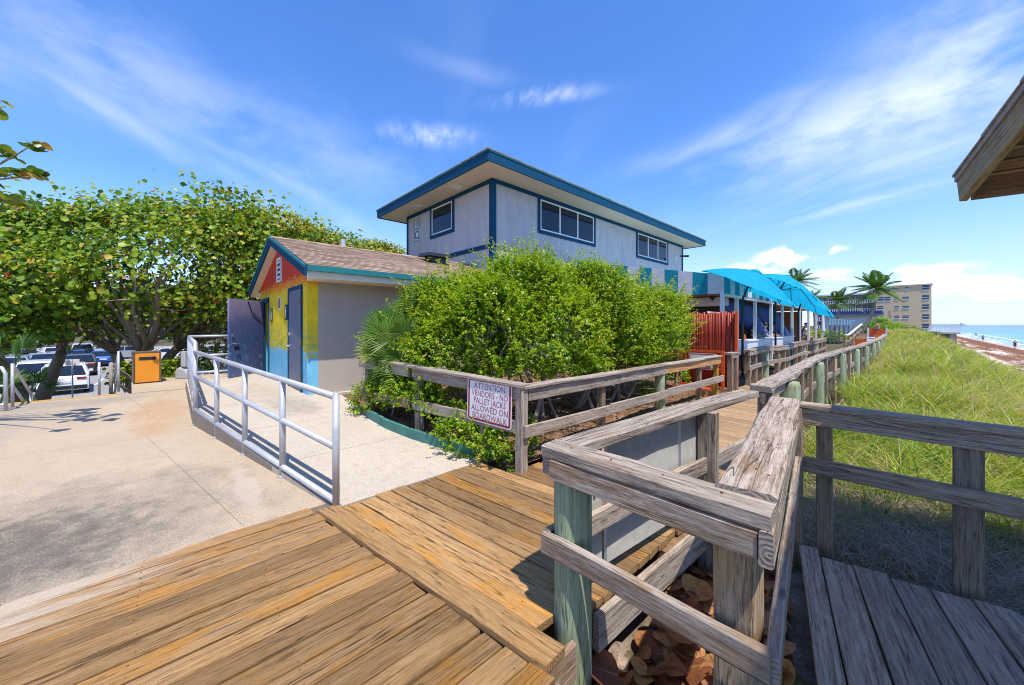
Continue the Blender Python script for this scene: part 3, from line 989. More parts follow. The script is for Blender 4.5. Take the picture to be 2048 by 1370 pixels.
# ------------------------------------------------------------------ planting bed behind the fence
def bed_z(X, Y):
    return 0.03 + 0.05 * fbm(X, Y, 3.0, 31) + 0.12 * sstep(3.2, 6, -X)


grid_mesh('mulch_bed', np.linspace(-8.1, -2.96, 60), np.linspace(2.45, 10.4, 60), lambda X, Y: np.where((Y < 2.95 + (X + 2.95) * 0.16) & (X > -5.9), -0.2, bed_z(X, Y)), M['mulch'])
# chips and twigs lying on it
N = 5000
P = np.stack([rng.uniform(-7.5, -2.95, N), rng.uniform(2.7, 10.2, N)], 1)
ang = rng.uniform(0, 6.28, N); ln = rng.uniform(0.02, 0.07, N); wd = rng.uniform(0.006, 0.016, N)
dx, dy = np.cos(ang), np.sin(ang)
zz = bed_z(P[:, 0], P[:, 1]) + 0.008
til = rng.uniform(-0.02, 0.03, N)
V = np.stack([np.stack([P[:, 0] + sx * dx * ln - sy * dy * wd, P[:, 1] + sx * dy * ln + sy * dx * wd, zz + sx * til], 1) for sx, sy in ((-1, -1), (1, -1), (1, 1), (-1, 1))], 1).reshape(-1, 3)
F = np.arange(4 * N).reshape(N, 4)
M['chips'] = leaf_mat('bark chips', [(0, (0.07, 0.035, 0.02)), (0.5, (0.20, 0.11, 0.06)), (0.85, (0.34, 0.22, 0.13)), (1, (0.5, 0.43, 0.36))], 0.05, 0.9)
tag(mesh_obj('mulch_litter', fast_mesh('mulch_litter', V, F, np.repeat(rng.random(N), 4)), M['chips']), kind='stuff')
# worn teal edging along the bed
cb = MB()
pts = [(-6.0, 2.32), (-5.3, 2.33), (-4.7, 2.42), (-4.2, 2.55), (-3.8, 2.68), (-3.46, 2.85)]
for (ax, ay), (bx, by) in zip(pts[:-1], pts[1:]):
    d = Vector((bx - ax, by - ay, 0)).normalized(); n = Vector((-d.y, d.x, 0)) * 0.05
    za, zb = ramp_z(ax) + 0.13, ramp_z(bx) + 0.13
    cb.hexa([(ax, ay, -0.1), (bx, by, -0.1), (bx + n.x, by + n.y, -0.1), (ax + n.x, ay + n.y, -0.1), (ax, ay, za), (bx, by, zb), (bx + n.x, by + n.y, zb), (ax + n.x, ay + n.y, za)])
tag(cb.build('garden_edging', M['tealcurb']), 'worn teal edging strip curving along the foot of the big green shrub', 'edging')

# ------------------------------------------------------------------ car park
cp = grid_mesh('car_park', np.linspace(-95, -18.5, 30), np.linspace(-45, 22, 30), lambda X, Y: -2.30 + 0 * X, M['asphalt'])
for k in range(7):
    MB().box(-27.2, -22.4, -9.3 + 2.75 * k, -9.2 + 2.75 * k, -2.3, -2.294).build('bay_line', M['white'], cp)
    MB().box(-41, -36, -9.3 + 2.75 * k, -9.2 + 2.75 * k, -2.3, -2.294).build('bay_line', M['white'], cp)


# ================================================================== TWO-STOREY BUILDING
BX, BY, BZ = -9.61, 8.02, 6.68           # south-east wall corner and soffit height
BW, BL = 6.2, 15.7                       # west and north extents
house = empty('beach_building', (BX - BW / 2, BY + BL / 2, 0), 0, 'two storey pale lilac building with blue trim and wide flat eaves', 'building')
MB().box(BX - BW, BX - 0.02, BY + 0.02, BY + BL, -0.4, BZ).build('wall', M['dark'], house)
# siding sheets
n = 13
for i in range(n):
    a, b = BY + BL * i / n, BY + BL * (i + 1) / n
    for z0, z1 in ((-0.3, 4.3), (4.31, BZ)):
        MB().box(BX - 0.03, BX, a + 0.004 + (0.02 if i == 0 else 0), b - 0.004, z0, z1 - 0.004).build('panel', M['siding'], house)
n = 5
for i in range(n):
    a, b = BX - BW * i / n, BX - BW * (i + 1) / n
    for z0, z1 in ((-0.3, 4.3), (4.31, BZ)):
        MB().box(b + 0.004, a - 0.004 - (0.02 if i == 0 else 0), BY, BY + 0.03, z0, z1 - 0.004).build('panel', M['siding'], house)
# trim
MB().box(BX - 0.15, BX + 0.03, BY - 0.03, BY + 0.15, -0.2, BZ - 0.14).build('corner_trim', M['blue'], house)
MB().box(BX - 0.02, BX + 0.03, BY + BL - 0.14, BY + BL + 0.02, -0.2, BZ - 0.14).build('corner_trim', M['blue'], house)
MB().box(BX - BW - 0.02, BX - BW + 0.12, BY - 0.03, BY + 0.03, -0.2, BZ - 0.14).build('corner_trim', M['blue'], house)
MB().box(BX - 0.02, BX + 0.036, BY - 0.036, BY + BL, BZ - 0.14, BZ - 0.002).build('frieze_board', M['blue'], house)
MB().box(BX - BW, BX - 0.021, BY - 0.036, BY + 0.02, BZ - 0.14, BZ - 0.002).build('frieze_board', M['blue'], house)
MB().box(BX - BW, BX - 0.15, BY - 0.034, BY + 0.02, 4.32, 4.46).build('belt_board', M['blue'], house)
# roof
OH = 1.0
x0, x1, y0, y1 = BX - BW - OH, BX + OH, BY - OH, BY + BL + OH
MB().box(x0 + 0.04, x1 - 0.04, y0 + 0.04, y1 - 0.04, BZ, BZ + 0.05).build('soffit', M['soffit'], house)
fz0, fz1 = BZ - 0.03, BZ + 0.30
roof = MB()
cx, rz = (x0 + x1) / 2, BZ + 0.95
h = (x1 - x0) / 2
e = 0.05
v = [(x0 - e, y0 - e, fz1 + 0.01), (x1 + e, y0 - e, fz1 + 0.01), (x1 + e, y1 + e, fz1 + 0.01), (x0 - e, y1 + e, fz1 + 0.01), (cx, y0 + h, rz), (cx, y1 - h, rz)]
v += [(p[0], p[1], p[2] + 0.035) for p in v]
roof.add(v, [(3, 2, 1, 0), (0, 1, 7, 6), (1, 2, 8, 7), (2, 3, 9, 8), (3, 0, 6, 9), (6, 7, 10), (7, 8, 11, 10), (8, 9, 11), (9, 6, 10, 11)])
M['shingle'] = None
m_, t_ = new_mat('brown roof shingle')
tc_ = t_.n('ShaderNodeTexCoord').outputs['Object']
oi_ = t_.n('ShaderNodeObjectInfo').outputs['Random']
cell_ = t_.n('ShaderNodeTexWhiteNoise', {'Vector': t_.vmath('FLOOR', t_.vmath('MULTIPLY', tc_, (6.0, 3.2, 6.0)))}).outputs[0]
rv_ = t_.math('FRACT', t_.math('ADD', oi_, cell_))
c_ = t_.ramp(rv_, [(0, (0.21, 0.135, 0.088)), (0.35, (0.31, 0.215, 0.15)), (0.7, (0.38, 0.275, 0.20)), (1, (0.47, 0.36, 0.275))])
g_ = t_.noise(tc_, 60, 4, 0.7)
c_ = t_.mix(t_.math('MULTIPLY', t_.mrange(g_, 0.45, 0.7), 0.5), c_, (0.12, 0.075, 0.05))
M['shingle'] = finish(m_, t_, c_, 0.95, t_.bump(g_, 0.5, 0.006), spec=0.1)
roof.build('roof', M['shingle'], house)
for nm, bb in (('fascia', (x0, x1, y0 - 0.02, y0 + 0.03)), ('fascia', (x1 - 0.03, x1 + 0.02, y0 + 0.031, y1)), ('fascia', (x0, x1, y1 - 0.03, y1 + 0.02)), ('fascia', (x0 - 0.02, x0 + 0.03, y0 + 0.031, y1))):
    f = MB().box(*bb, fz0, fz1).build('fascia', M['blue'], house)
    a = list(bb)
    MB().box(a[0] - 0.02, a[1] + 0.02, a[2] - 0.02, a[3] + 0.02, fz1 - 0.035, fz1 + 0.008).build('drip_edge', M['teal'], f)
for s in (1.5, 4.3):
    MB().box(BX - s - 0.16, BX - s + 0.16, BY - 0.62, BY - 0.3, BZ - 0.02, BZ + 0.001).build('soffit_light', M['white'], house)


def window(parent, face, a0, a1, z0, z1, panes):
    """face 'E' (on x=BX, along y) or 'S' (on y=BY, along x from the corner going west)"""
    def bx(p0, p1, q0, q1, d0, d1):
        m = MB()
        if face == 'E':
            m.box(BX + d0, BX + d1, BY + p0, BY + p1, q0, q1)
        else:
            m.box(BX - p1, BX - p0, BY - d1, BY - d0, q0, q1)
        return m
    w = 0.13
    tr = bx(a0, a1, z0, z0 + w, -0.01, 0.045).v
    m = MB()
    for q in (bx(a0, a1, z0, z0 + w, -0.01, 0.045), bx(a0, a0 + w, z0 + w, z1, -0.01, 0.045), bx(a1 - w, a1, z0 + w, z1, -0.01, 0.045)):
        m.add(q.v, q.f)
    win = m.build('window', M['blue'], parent)
    f = MB(); i0, i1, j0, j1 = a0 + w, a1 - w, z0 + w, z1 - 0.02
    t = 0.055
    for q in (bx(i0, i1, j0, j0 + t, 0, 0.034), bx(i0, i1, j1 - t, j1, 0, 0.034), bx(i0, i0 + t, j0 + t, j1 - t, 0, 0.034), bx(i1 - t, i1, j0 + t, j1 - t, 0, 0.034)):
        f.add(q.v, q.f)
    for k in range(1, panes):
        c = i0 + (i1 - i0) * k / panes
        q = bx(c - 0.035, c + 0.035, j0 + t, j1 - t, 0, 0.03)
        f.add(q.v, q.f)
    f.build('frame', M['white'], win)
    for k in range(panes):
        p0 = i0 + (i1 - i0) * k / panes + 0.03; p1 = i0 + (i1 - i0) * (k + 1) / panes - 0.03
        bx(p0, p1, j0 + t * 0.5, j1 - t * 0.5, -0.005, 0.012).build('pane', M['glass'], win)


window(house, 'E', 2.25, 6.07, 5.20, BZ - 0.142, 3)
window(house, 'E', 9.8, 13.55, 5.20, BZ - 0.142, 3)
window(house, 'S', 2.30, 4.09, 5.28, BZ - 0.142, 1)

# number plates on the south wall
Sm = Matrix.Rotation(R(90), 4, 'X')
px = BX - 5.28
MB().box(px - 0.27, px + 0.27, BY - 0.02, BY - 0.001, 5.98, 6.38).build('number_plate', M['signwhite'], house)
MB().box(px - 0.19, px + 0.19, BY - 0.02, BY - 0.001, 5.40, 5.93).build('letter_plate', M['signwhite'], house)
text_mesh('number', '100', 0.36, M['signdark'], house, Matrix.Translation((px, BY - 0.022, 6.17)) @ Sm, bold=0.006)
text_mesh('letter', 'C', 0.50, M['signdark'], house, Matrix.Translation((px, BY - 0.022, 5.66)) @ Sm, bold=0.01)
fm = MB()
for q0, q1, r0, r1 in ((5.40, 5.93, -0.19, 0.19), (5.98, 6.38, -0.27, 0.27)):
    for bb in ((r0, r1, q0, q0 + 0.02), (r0, r1, q1 - 0.02, q1), (r0, r0 + 0.02, q0 + 0.02, q1 - 0.02), (r1 - 0.02, r1, q0 + 0.02, q1 - 0.02)):
        fm.box(px + bb[0], px + bb[1], BY - 0.026, BY - 0.02, bb[2], bb[3])
fm.build('plate_border', M['signdark'], house)
# security camera near the north end
camr = empty('security_camera', (BX, BY + 14.7, 5.75), 0, 'small wall camera on white bracket at the far end of the upper storey', 'camera')
MB().box(BX, BX + 0.05, BY + 14.6, BY + 14.8, 5.64, 5.86).tube([(BX + 0.05, BY + 14.7, 5.72), (BX + 0.3, BY + 14.7, 5.78)], 0.03, 6).build('bracket', M['white'], camr)
MB().tube([(BX + 0.25, BY + 14.7, 5.86), (BX + 0.75, BY + 14.75, 5.80)], [0.05, 0.065], 8).build('camera_body', M['blackm'], camr)

# ================================================================== SMALL RESTROOM BUILDING
SX, SY, SW = -8.14, 1.97, 5.3
SR = SX - SW / 2                                    # ridge line x
ze, sl, EO = 2.74, 0.33, 0.70
hut = empty('restroom_building', (SR, SY + 3, 0.2), 0, 'small gabled restroom block with red yellow and blue sunset mural', 'building')


def mural_mat():
    m, t = new_mat('painted sunset mural')
    tc = t.n('ShaderNodeTexCoord').outputs['Object']
    s = t.n('ShaderNodeSeparateXYZ', {0: tc})
    z = s.outputs[2]
    n1 = t.noise(t.stretch(tc, (2.4, 1, 9)), 1.0, 4, 0.6)
    n2 = t.noise(t.stretch(tc, (5.0, 1, 22)), 1.0, 3, 0.6)
    n3 = t.noise(t.stretch(tc, (1.3, 1, 6)), 1.0, 4, 0.6)
    zr = t.math('ADD', z, t.math('MULTIPLY', t.math('SUBTRACT', n2, 0.5), 0.75))
    zb = t.math('ADD', z, t.math('MULTIPLY', t.math('SUBTRACT', n1, 0.5), 1.1))
    yellow = t.mix(n3, (0.74, 0.52, 0.008), (0.80, 0.60, 0.015))
    green = t.mix(t.mrange(n1, 0.42, 0.6), yellow, (0.30, 0.42, 0.10))
    c = t.mix(t.math('MULTIPLY', t.mrange(z, 1.75, 1.45), 0.8), yellow, green)
    blue = t.mix(n3, (0.12, 0.42, 0.66), (0.20, 0.52, 0.70))
    c = t.mix(t.mrange(zb, 1.08, 1.02), c, blue)
    orange = (0.80, 0.22, 0.01)
    br = t.noise(t.stretch(tc, (7, 7, 3)), 1.0, 5, 0.65)
    c = t.mix(t.mrange(zr, 2.45, 2.55), c, orange)
    c = t.mix(t.mrange(zr, 2.66, 2.72), c, (0.60, 0.028, 0.008))
    c = t.mix(t.math('MULTIPLY', t.mrange(z, 2.68, 2.84), 1.0), c, (0.60, 0.028, 0.008))
    kb = t.mrange(br, 0.3, 0.7, 0.84, 1.12)
    c = t.mix(1.0, c, t.n('ShaderNodeCombineXYZ', {0: kb, 1: kb, 2: kb}).outputs[0], 'MULTIPLY')
    return finish(m, t, c, 0.6, t.bump(t.noise(tc, 90, 2), 0.1, 0.003), spec=0.3)


M['mural'] = mural_mat()
zc = ze - 0.10 + 0.8 * sl + 0.0
wt = lambda x: ze - 0.12 + sl * (EO + min(SX - x, x - (SX - SW)))
sw_ = MB()
dx0, dx1, dz = SX - 4.92, SX - 3.9, 2.36
sw_.box(dx1, SX, SY, SY + 0.2, 0.0, dz)
sw_.box(SX - SW, dx0, SY, SY + 0.2, 0.0, dz)
sw_.extrude([(SX - SW, dz), (SX, dz), (SX, wt(SX)), (SR, wt(SR)), (SX - SW, wt(SX - SW))], (0, SY, 0), (1, 0, 0), (0, 0, 1), (0, 0.2, 0))
sw_.build('mural_wall', M['mural'], hut)
MB().box(SX - 0.2, SX, SY + 0.201, BY - 0.06, 0.0, wt(SX)).build('wall', M['taupe'], hut)
MB().box(SX - SW, SX - SW + 0.2, SY + 0.201, BY - 0.06, 0.0, wt(SX)).build('wall', M['taupe'], hut)
MB().box(SX - SW + 0.21, SX - 0.21, SY + 1.2, SY + 1.3, 0.2, 2.7).build('dark_doorway_back', M['dark'], hut)  # near-black sheet stands for the unlit inside of the doorway
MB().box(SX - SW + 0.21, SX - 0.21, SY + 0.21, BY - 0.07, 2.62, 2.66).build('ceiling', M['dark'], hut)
# roof slopes (base), fascia, soffit
yf = SY - 0.17
for sgn in (1, -1):
    xe = SR + sgn * (SW / 2 + EO)
    a = [(xe, yf, ze), (SR, yf, ze + sl * (SW / 2 + EO)), (SR, BY - 0.045, ze + sl * (SW / 2 + EO)), (xe, BY - 0.045, ze)]
    r = MB().hexa([(p[0], p[1], p[2] - 0.07) for p in a] + a)
    if sgn < 0:
        r.f = [q[::-1] for q in r.f]
    r.build('roof', M['shingle'], hut)
    # sloping barge board and its teal capping
    b = MB(); zt = ze + sl * (SW / 2 + EO)
    b.hexa([(xe, yf - 0.04, ze - 0.20), (SR, yf - 0.04, zt - 0.20), (SR, yf - 0.002, zt - 0.20), (xe, yf - 0.002, ze - 0.20), (xe, yf - 0.04, ze + 0.012), (SR, yf - 0.04, zt + 0.012), (SR, yf - 0.002, zt + 0.012), (xe, yf - 0.002, ze + 0.012)])
    bo = b.build('barge_board', M['blue'], hut)
    c = MB(); c.hexa([(xe, yf - 0.06, ze - 0.03), (SR, yf - 0.06, zt - 0.03), (SR, yf - 0.041, zt - 0.03), (xe, yf - 0.041, ze - 0.03), (xe, yf - 0.06, ze + 0.02), (SR, yf - 0.06, zt + 0.02), (SR, yf - 0.041, zt + 0.02), (xe, yf - 0.041, ze + 0.02)])
    c.build('capping', M['teal'], bo)
    MB().hexa([(xe - sgn * 0.02, yf, ze - 0.21), (SR, yf, zt - 0.21), (SR, SY - 0.001, zt - 0.21), (xe - sgn * 0.02, SY - 0.001, ze - 0.21), (xe - sgn * 0.02, yf, ze - 0.08), (SR, yf, zt - 0.08), (SR, SY - 0.001, zt - 0.08), (xe - sgn * 0.02, SY - 0.001, ze - 0.08)]).build('soffit', M['soffit'], hut)
    lo, hi = sorted((xe, xe + sgn * 0.03))
    MB().box(lo, hi, yf, BY - 0.06, ze - 0.09, ze + 0.015).build('eave_board', M['teal'], hut)
    lo, hi = sorted((xe - sgn * 0.02, SR + sgn * (SW / 2 + 0.001)))
    MB().hexa([(lo, SY, ze - 0.24 + (0.03 if sgn > 0 else 0)), (hi, SY, ze - 0.21), (hi, BY - 0.06, ze - 0.21), (lo, BY - 0.06, ze - 0.24 + (0.03 if sgn > 0 else 0)),
               (lo, SY, ze - 0.10), (hi, SY, ze - 0.09), (hi, BY - 0.06, ze - 0.09), (lo, BY - 0.06, ze - 0.10)]).build('eave_soffit', M['soffit'], hut)
# shingles on the visible slope
sd = Vector((-1, 0, sl)).normalized()                      # up the slope
nrm = Vector((sl, 0, 1)).normalized()
rows, cols = 23, 19
slen = (SW / 2 + EO) * math.sqrt(1 + sl * sl)
ex = slen / rows
wid = (BY - 0.05 - yf) / cols
sh = MB().hexa([(0.005, 0.004, 0.0), (0.005, wid - 0.004, 0.0), (-ex * 1.25, wid - 0.004, 0.0), (-ex * 1.25, 0.004, 0.0), (0.005, 0.004, 0.018), (0.005, wid - 0.004, 0.018), (-ex * 1.25, wid - 0.004, 0.004), (-ex * 1.25, 0.004, 0.004)])
sh_me = new_mesh('shingle', sh.v, sh.f); sh_me.materials.append(M['shingle'])
items = []
for r in range(rows):
    for c in range(cols + 1):
        y = yf + wid * (c - (0.5 if r % 2 else 0)) + random.uniform(-0.01, 0.01)
        y = max(y, yf)
        if y + wid > BY: continue
        o = Vector((SR + SW / 2 + EO + 0.015, y, ze)) + sd * (ex * r + random.uniform(-0.006, 0.006)) + nrm * 0.004
        items.append((o.length, o))
items.sort(key=lambda q: q[0])
rest = MB()
for i, (dd, o) in enumerate(items):
    m = Matrix.Identity(4)
    xax = -sd
    m[0][0], m[1][0], m[2][0] = xax
    m[0][1], m[1][1], m[2][1] = (0, 1, 0)
    m[0][2], m[1][2], m[2][2] = nrm
    m[0][3], m[1][3], m[2][3] = o
    if i < 300:
        mesh_obj('shingle', sh_me, None, hut, m)
    else:
        rest.add([m @ Vector(p) for p in sh.v], sh.f)
rest.build('shingles', M['shingle'], hut, kind='stuff')
# ridge cap
zt = ze + sl * (SW / 2 + EO)
MB().hexa([(SR - 0.13, yf - 0.01, zt - 0.035), (SR + 0.13, yf - 0.01, zt - 0.035), (SR + 0.13, BY - 0.06, zt - 0.035), (SR - 0.13, BY - 0.06, zt - 0.035), (SR - 0.03, yf - 0.01, zt + 0.028), (SR + 0.03, yf - 0.01, zt + 0.028), (SR + 0.03, BY - 0.06, zt + 0.028), (SR - 0.03, BY - 0.06, zt + 0.028)]).build('ridge_cap', M['shingle'], hut)
# vent pipe and low box vent
MB().tube([(SR - 0.1, 3.55, zt - 0.1), (SR - 0.1, 3.55, zt + 0.24)], 0.075, 10).build('vent_pipe', M['galv'], hut)
vx, vy = SR + 0.75, 6.05
vz = zt - 0.75 * sl
vent = MB().box(vx - 0.22, vx + 0.22, vy - 0.25, vy + 0.25, vz - 0.15, vz + 0.19).build('roof_vent', M['blackm'], hut)
MB().hexa([(vx - 0.36, vy - 0.42, vz + 0.19), (vx + 0.36, vy - 0.42, vz + 0.15), (vx + 0.36, vy + 0.42, vz + 0.15), (vx - 0.36, vy + 0.42, vz + 0.19), (vx - 0.33, vy - 0.38, vz + 0.30), (vx + 0.33, vy - 0.38, vz + 0.25), (vx + 0.33, vy + 0.38, vz + 0.25), (vx - 0.33, vy + 0.38, vz + 0.30)]).build('vent_hood', M['blackm'], vent)
# gable louvre
gx, gz = SX - 2.55, 3.03
lv = MB()
for bb in ((-0.24, 0.24, -0.30, -0.25), (-0.24, 0.24, 0.25, 0.30), (-0.24, -0.19, -0.25, 0.25), (0.19, 0.24, -0.25, 0.25)):
    lv.box(gx + bb[0], gx + bb[1], SY - 0.035, SY + 0.01, gz + bb[2], gz + bb[3])
lvo = lv.build('gable_vent', M['whitewood'], hut)
MB().box(gx - 0.19, gx + 0.19, SY - 0.004, SY - 0.001, gz - 0.25, gz + 0.25).build('backing', M['dark'], lvo)
for k in range(4):
    z = gz - 0.22 + 0.125 * k
    MB().hexa([(gx - 0.19, SY - 0.035, z), (gx + 0.19, SY - 0.035, z), (gx + 0.19, SY - 0.006, z + 0.07), (gx - 0.19, SY - 0.006, z + 0.07), (gx - 0.19, SY - 0.035, z + 0.012), (gx + 0.19, SY - 0.035, z + 0.012), (gx + 0.19, SY - 0.006, z + 0.082), (gx - 0.19, SY - 0.006, z + 0.082)]).build('slat', M['whitewood'], lvo)
# closed grey-blue door
M['door'] = plain('slate blue door paint', (0.125, 0.145, 0.215), 0.5, 0, 0.1, 4)
fz = 0.25
dr0, dr1, dtop = SX - 1.50, SX - 0.40, 2.42
fr = MB()
for bb in ((dr0 - 0.06, dr0, fz, dtop), (dr1, dr1 + 0.06, fz, dtop), (dr0 - 0.06, dr1 + 0.06, dtop, dtop + 0.07)):
    fr.box(bb[0], bb[1], SY - 0.03, SY + 0.02, bb[2], bb[3])
fr.build('door_frame', M['blue'], hut)
d1 = MB().box(dr0 + 0.008, dr1 - 0.008, SY - 0.018, SY - 0.002, fz + 0.02, dtop - 0.008).build('door', M['door'], hut)
MB().tube([(dr0 + 0.10, SY - 0.02, 1.17), (dr0 + 0.10, SY - 0.085, 1.17), (dr0 + 0.24, SY - 0.095, 1.17)], 0.017, 8).build('handle', M['steel'], d1)
MB().tube([(dr0 + 0.10, SY - 0.019, 1.17), (dr0 + 0.10, SY - 0.035, 1.17)], 0.045, 12).build('rose', M['steel'], d1)
MB().tube([(dr0 + 0.10, SY - 0.019, 1.44), (dr0 + 0.10, SY - 0.05, 1.44)], 0.035, 12).build('deadbolt', M['steel'], d1)
for z in (0.55, 1.30, 2.12):
    MB().tube([(dr1 + 0.0, SY - 0.034, z - 0.07), (dr1 + 0.0, SY - 0.034, z + 0.07)], 0.014, 8).box(dr1 - 0.05, dr1 + 0.04, SY - 0.034, SY - 0.0305, z - 0.07, z + 0.07).build('hinge', M['rust'], d1)
# open door, swung outwards
fr = MB()
for bb in ((dx0, dx0 + 0.06, fz, dz), (dx1 - 0.06, dx1, fz, dz), (dx0, dx1, dz - 0.06, dz + 0.06)):
    fr.box(bb[0], bb[1], SY - 0.03, SY + 0.06, bb[2], bb[3])
fr.build('door_frame', M['blue'], hut)


def scuff_door():
    m, t = new_mat('scuffed violet blue door paint')
    tc = t.n('ShaderNodeTexCoord').outputs['Object']
    z = t.n('ShaderNodeSeparateXYZ', {0: tc}).outputs[2]
    n1 = t.noise(tc, 2.5, 5, 0.6)
    zz = t.math('ADD', z, t.math('MULTIPLY', t.math('SUBTRACT', n1, 0.5), 0.5))
    c = t.ramp(t.mrange(zz, 0.3, 2.4), [(0.0, (0.085, 0.12, 0.25)), (0.45, (0.045, 0.085, 0.235)), (0.66, (0.09, 0.11, 0.27)), (0.82, (0.23, 0.20, 0.36)), (1.0, (0.30, 0.26, 0.40))])
    sc_ = t.noise(t.stretch(tc, (1, 1, 0.45)), 16, 6, 0.75)
    low = t.mrange(z, 1.75, 1.2)
    c = t.mix(t.math('MULTIPLY', t.mrange(sc_, 0.55, 0.70, 0, 0.55), low), c, (0.50, 0.55, 0.66))
    c = t.mix(t.mrange(t.noise(t.stretch(tc, (9, 9, 1.2)), 1, 4), 0.62, 0.7, 0, 0.45), c, (0.04, 0.035, 0.06))
    return finish(m, t, c, 0.5, t.bump(sc_, 0.08, 0.003), spec=0.4)


M['scuff'] = scuff_door()
hinge = Vector((dx0 + 0.08, SY - 0.03, 0))
dd = Vector((0.2806, -0.96, 0)).normalized()
tip = to_world(452, 9.5, 0)
dd = (Vector((tip.x, tip.y, 0)) - hinge); dl = min(dd.length, 1.28); dd.normalize()
nn = Vector((-dd.y, dd.x, 0)) * 0.045
a, b = hinge, hinge + dd * dl
od = MB().hexa([(p.x, p.y, z) for z in (fz + 0.02, dz - 0.01) for p in (a, b, b + nn, a + nn)]).build('open_door', M['scuff'], hut)
mid = hinge + dd * (dl - 0.12)
side = -nn.normalized() if nn.dot(Vector((0, 0, 0)) - mid) < 0 else nn.normalized()
base = mid if side.dot(nn) < 0 else mid + nn
MB().tube([base + Vector((0, 0, 1.36)) - side * 0.002, base + side * 0.03 + Vector((0, 0, 1.36))], 0.045, 12).build('deadbolt', M['steel'], od)
MB().tube([base + Vector((0, 0, 1.16)), base + side * 0.07 + Vector((0, 0, 1.16)), base + side * 0.075 - dd * 0.13 + Vector((0, 0, 1.15))], 0.018, 8).build('handle', M['steel'], od)
MB().hexa([tuple(base + side * s_ - dd * q_ + Vector((0, 0, z_))) for z_ in (0.98, 1.08) for s_, q_ in ((0.001, 0.06), (0.001, 0.22), (0.006, 0.22), (0.006, 0.06))]).build('strike_plate', M['blackm'], od)
hp = hinge + dd * 0.62 + (nn if side.dot(nn) > 0 else Vector((0, 0, 0)))
MB().tube([hp + side * 0.012 + Vector((0, 0, 2.30)), hp + side * 0.02 - dd * 0.12 + Vector((0, 0, 2.02)), hp + side * 0.012 - dd * 0.55 + Vector((0, 0, 1.72))], [0.016, 0.012, 0.008], 6).build('door_strap', M['blackm'], od)
# signs on the mural
def plate(px, z, w, hgt, name, mat):
    return MB().box(px - w / 2, px + w / 2, SY - 0.016, SY - 0.001, z - hgt / 2, z + hgt / 2).build(name, mat, hut)


rs = MB().tube([(SX - 2.55, SY - 0.001, 2.20), (SX - 2.55, SY - 0.014, 2.20)], 0.17, 24).build('round_sign', M['signwhite'], hut)
MB().tube([(SX - 2.55, SY - 0.0145, 2.20), (SX - 2.55, SY - 0.017, 2.20)], 0.135, 24).build('sign_disc', M['signred'], rs)
MB().box(SX - 2.575, SX - 2.525, SY - 0.02, SY - 0.0175, 2.11, 2.26).tube([(SX - 2.55, SY - 0.0175, 2.285), (SX - 2.55, SY - 0.02, 2.285)], 0.025, 10).build('figure', M['signwhite'], rs)
for sx, z, mt in ((SX - 3.55, 1.92, 'signdark'), (SX - 1.82, 1.95, 'signdark')):
    p = plate(sx, z, 0.24, 0.36, 'restroom_sign', M[mt])
    f = MB().tube([(sx, SY - 0.0165, z + 0.11), (sx, SY - 0.019, z + 0.11)], 0.028, 10)
    f.extrude([(-0.055, 0.07), (0.055, 0.07), (0.035, -0.03), (0.03, -0.14), (-0.03, -0.14), (-0.035, -0.03)][::-1], (sx, SY - 0.019, z), (1, 0, 0), (0, 0, 1), (0, 0.0025, 0))
    f.build('figure', M['signwhite'], p)


# ================================================================== RAILINGS AND FENCES
def nail(parent, p, n=(0, 0, 1), r=0.006):
    p = Vector(p); n = Vector(n)
    MB().tube([p - n * 0.004, p + n * 0.0015], r, 6).build('nail', M['rust'], parent)


# ---- galvanised pipe railing
pr = empty('pipe_railing', (-3.5, 1.08, 0), 0, 'grey galvanised pipe railing along the concrete ramp by the mural', 'railing')
E = Vector((-3.5, 1.08, 0)); Cn = Vector((-8.0, 0.27, 0)); Fr = Vector((-12.45, 0.30, 0)); Bk = Vector((-12.45, 1.36, 0))


def pipe(name, pts, r=0.030, n=12):
    return MB().tube(pts, r, n).build(name, M['galv'], pr, True)


for t in range(5):
    q = E.lerp(Cn, t / 4)
    top = 1.016 + 0.051 * t
    if t == 4: top = 1.36
    MB().tube([(q.x, q.y, -0.06), (q.x, q.y, top)], 0.031, 12).tube([(q.x, q.y, 0.0), (q.x, q.y, 0.012)], 0.05, 12).build('post', M['galv'], pr, True)
for z0, z1 in ((1.0, 1.21), (0.545, 0.80), (0.055, 0.25)):
    pipe('rail', [E + Vector((0, 0, z0)), Cn + Vector((0, 0, z1))])
MB().tube([E + Vector((0, 0, 0.98)), E + Vector((0, 0, 1.012)), E + Vector((-0.02, -0.0, 1.034))], [0.031, 0.031, 0.02], 12).build('cap', M['galv'], pr, True)
for t in range(1, 6):
    q = Cn.lerp(Fr, t / 5)
    pipe('post', [(q.x, q.y, 0.0), (q.x, q.y, 1.36)])
for z in (1.36, 0.86, 0.42):
    pipe('rail', [Cn + Vector((0, 0, z)), Fr + Vector((0, 0, z))])
    pipe('rail', [Fr + Vector((0, 0, z)), Bk + Vector((0, 0, z))])

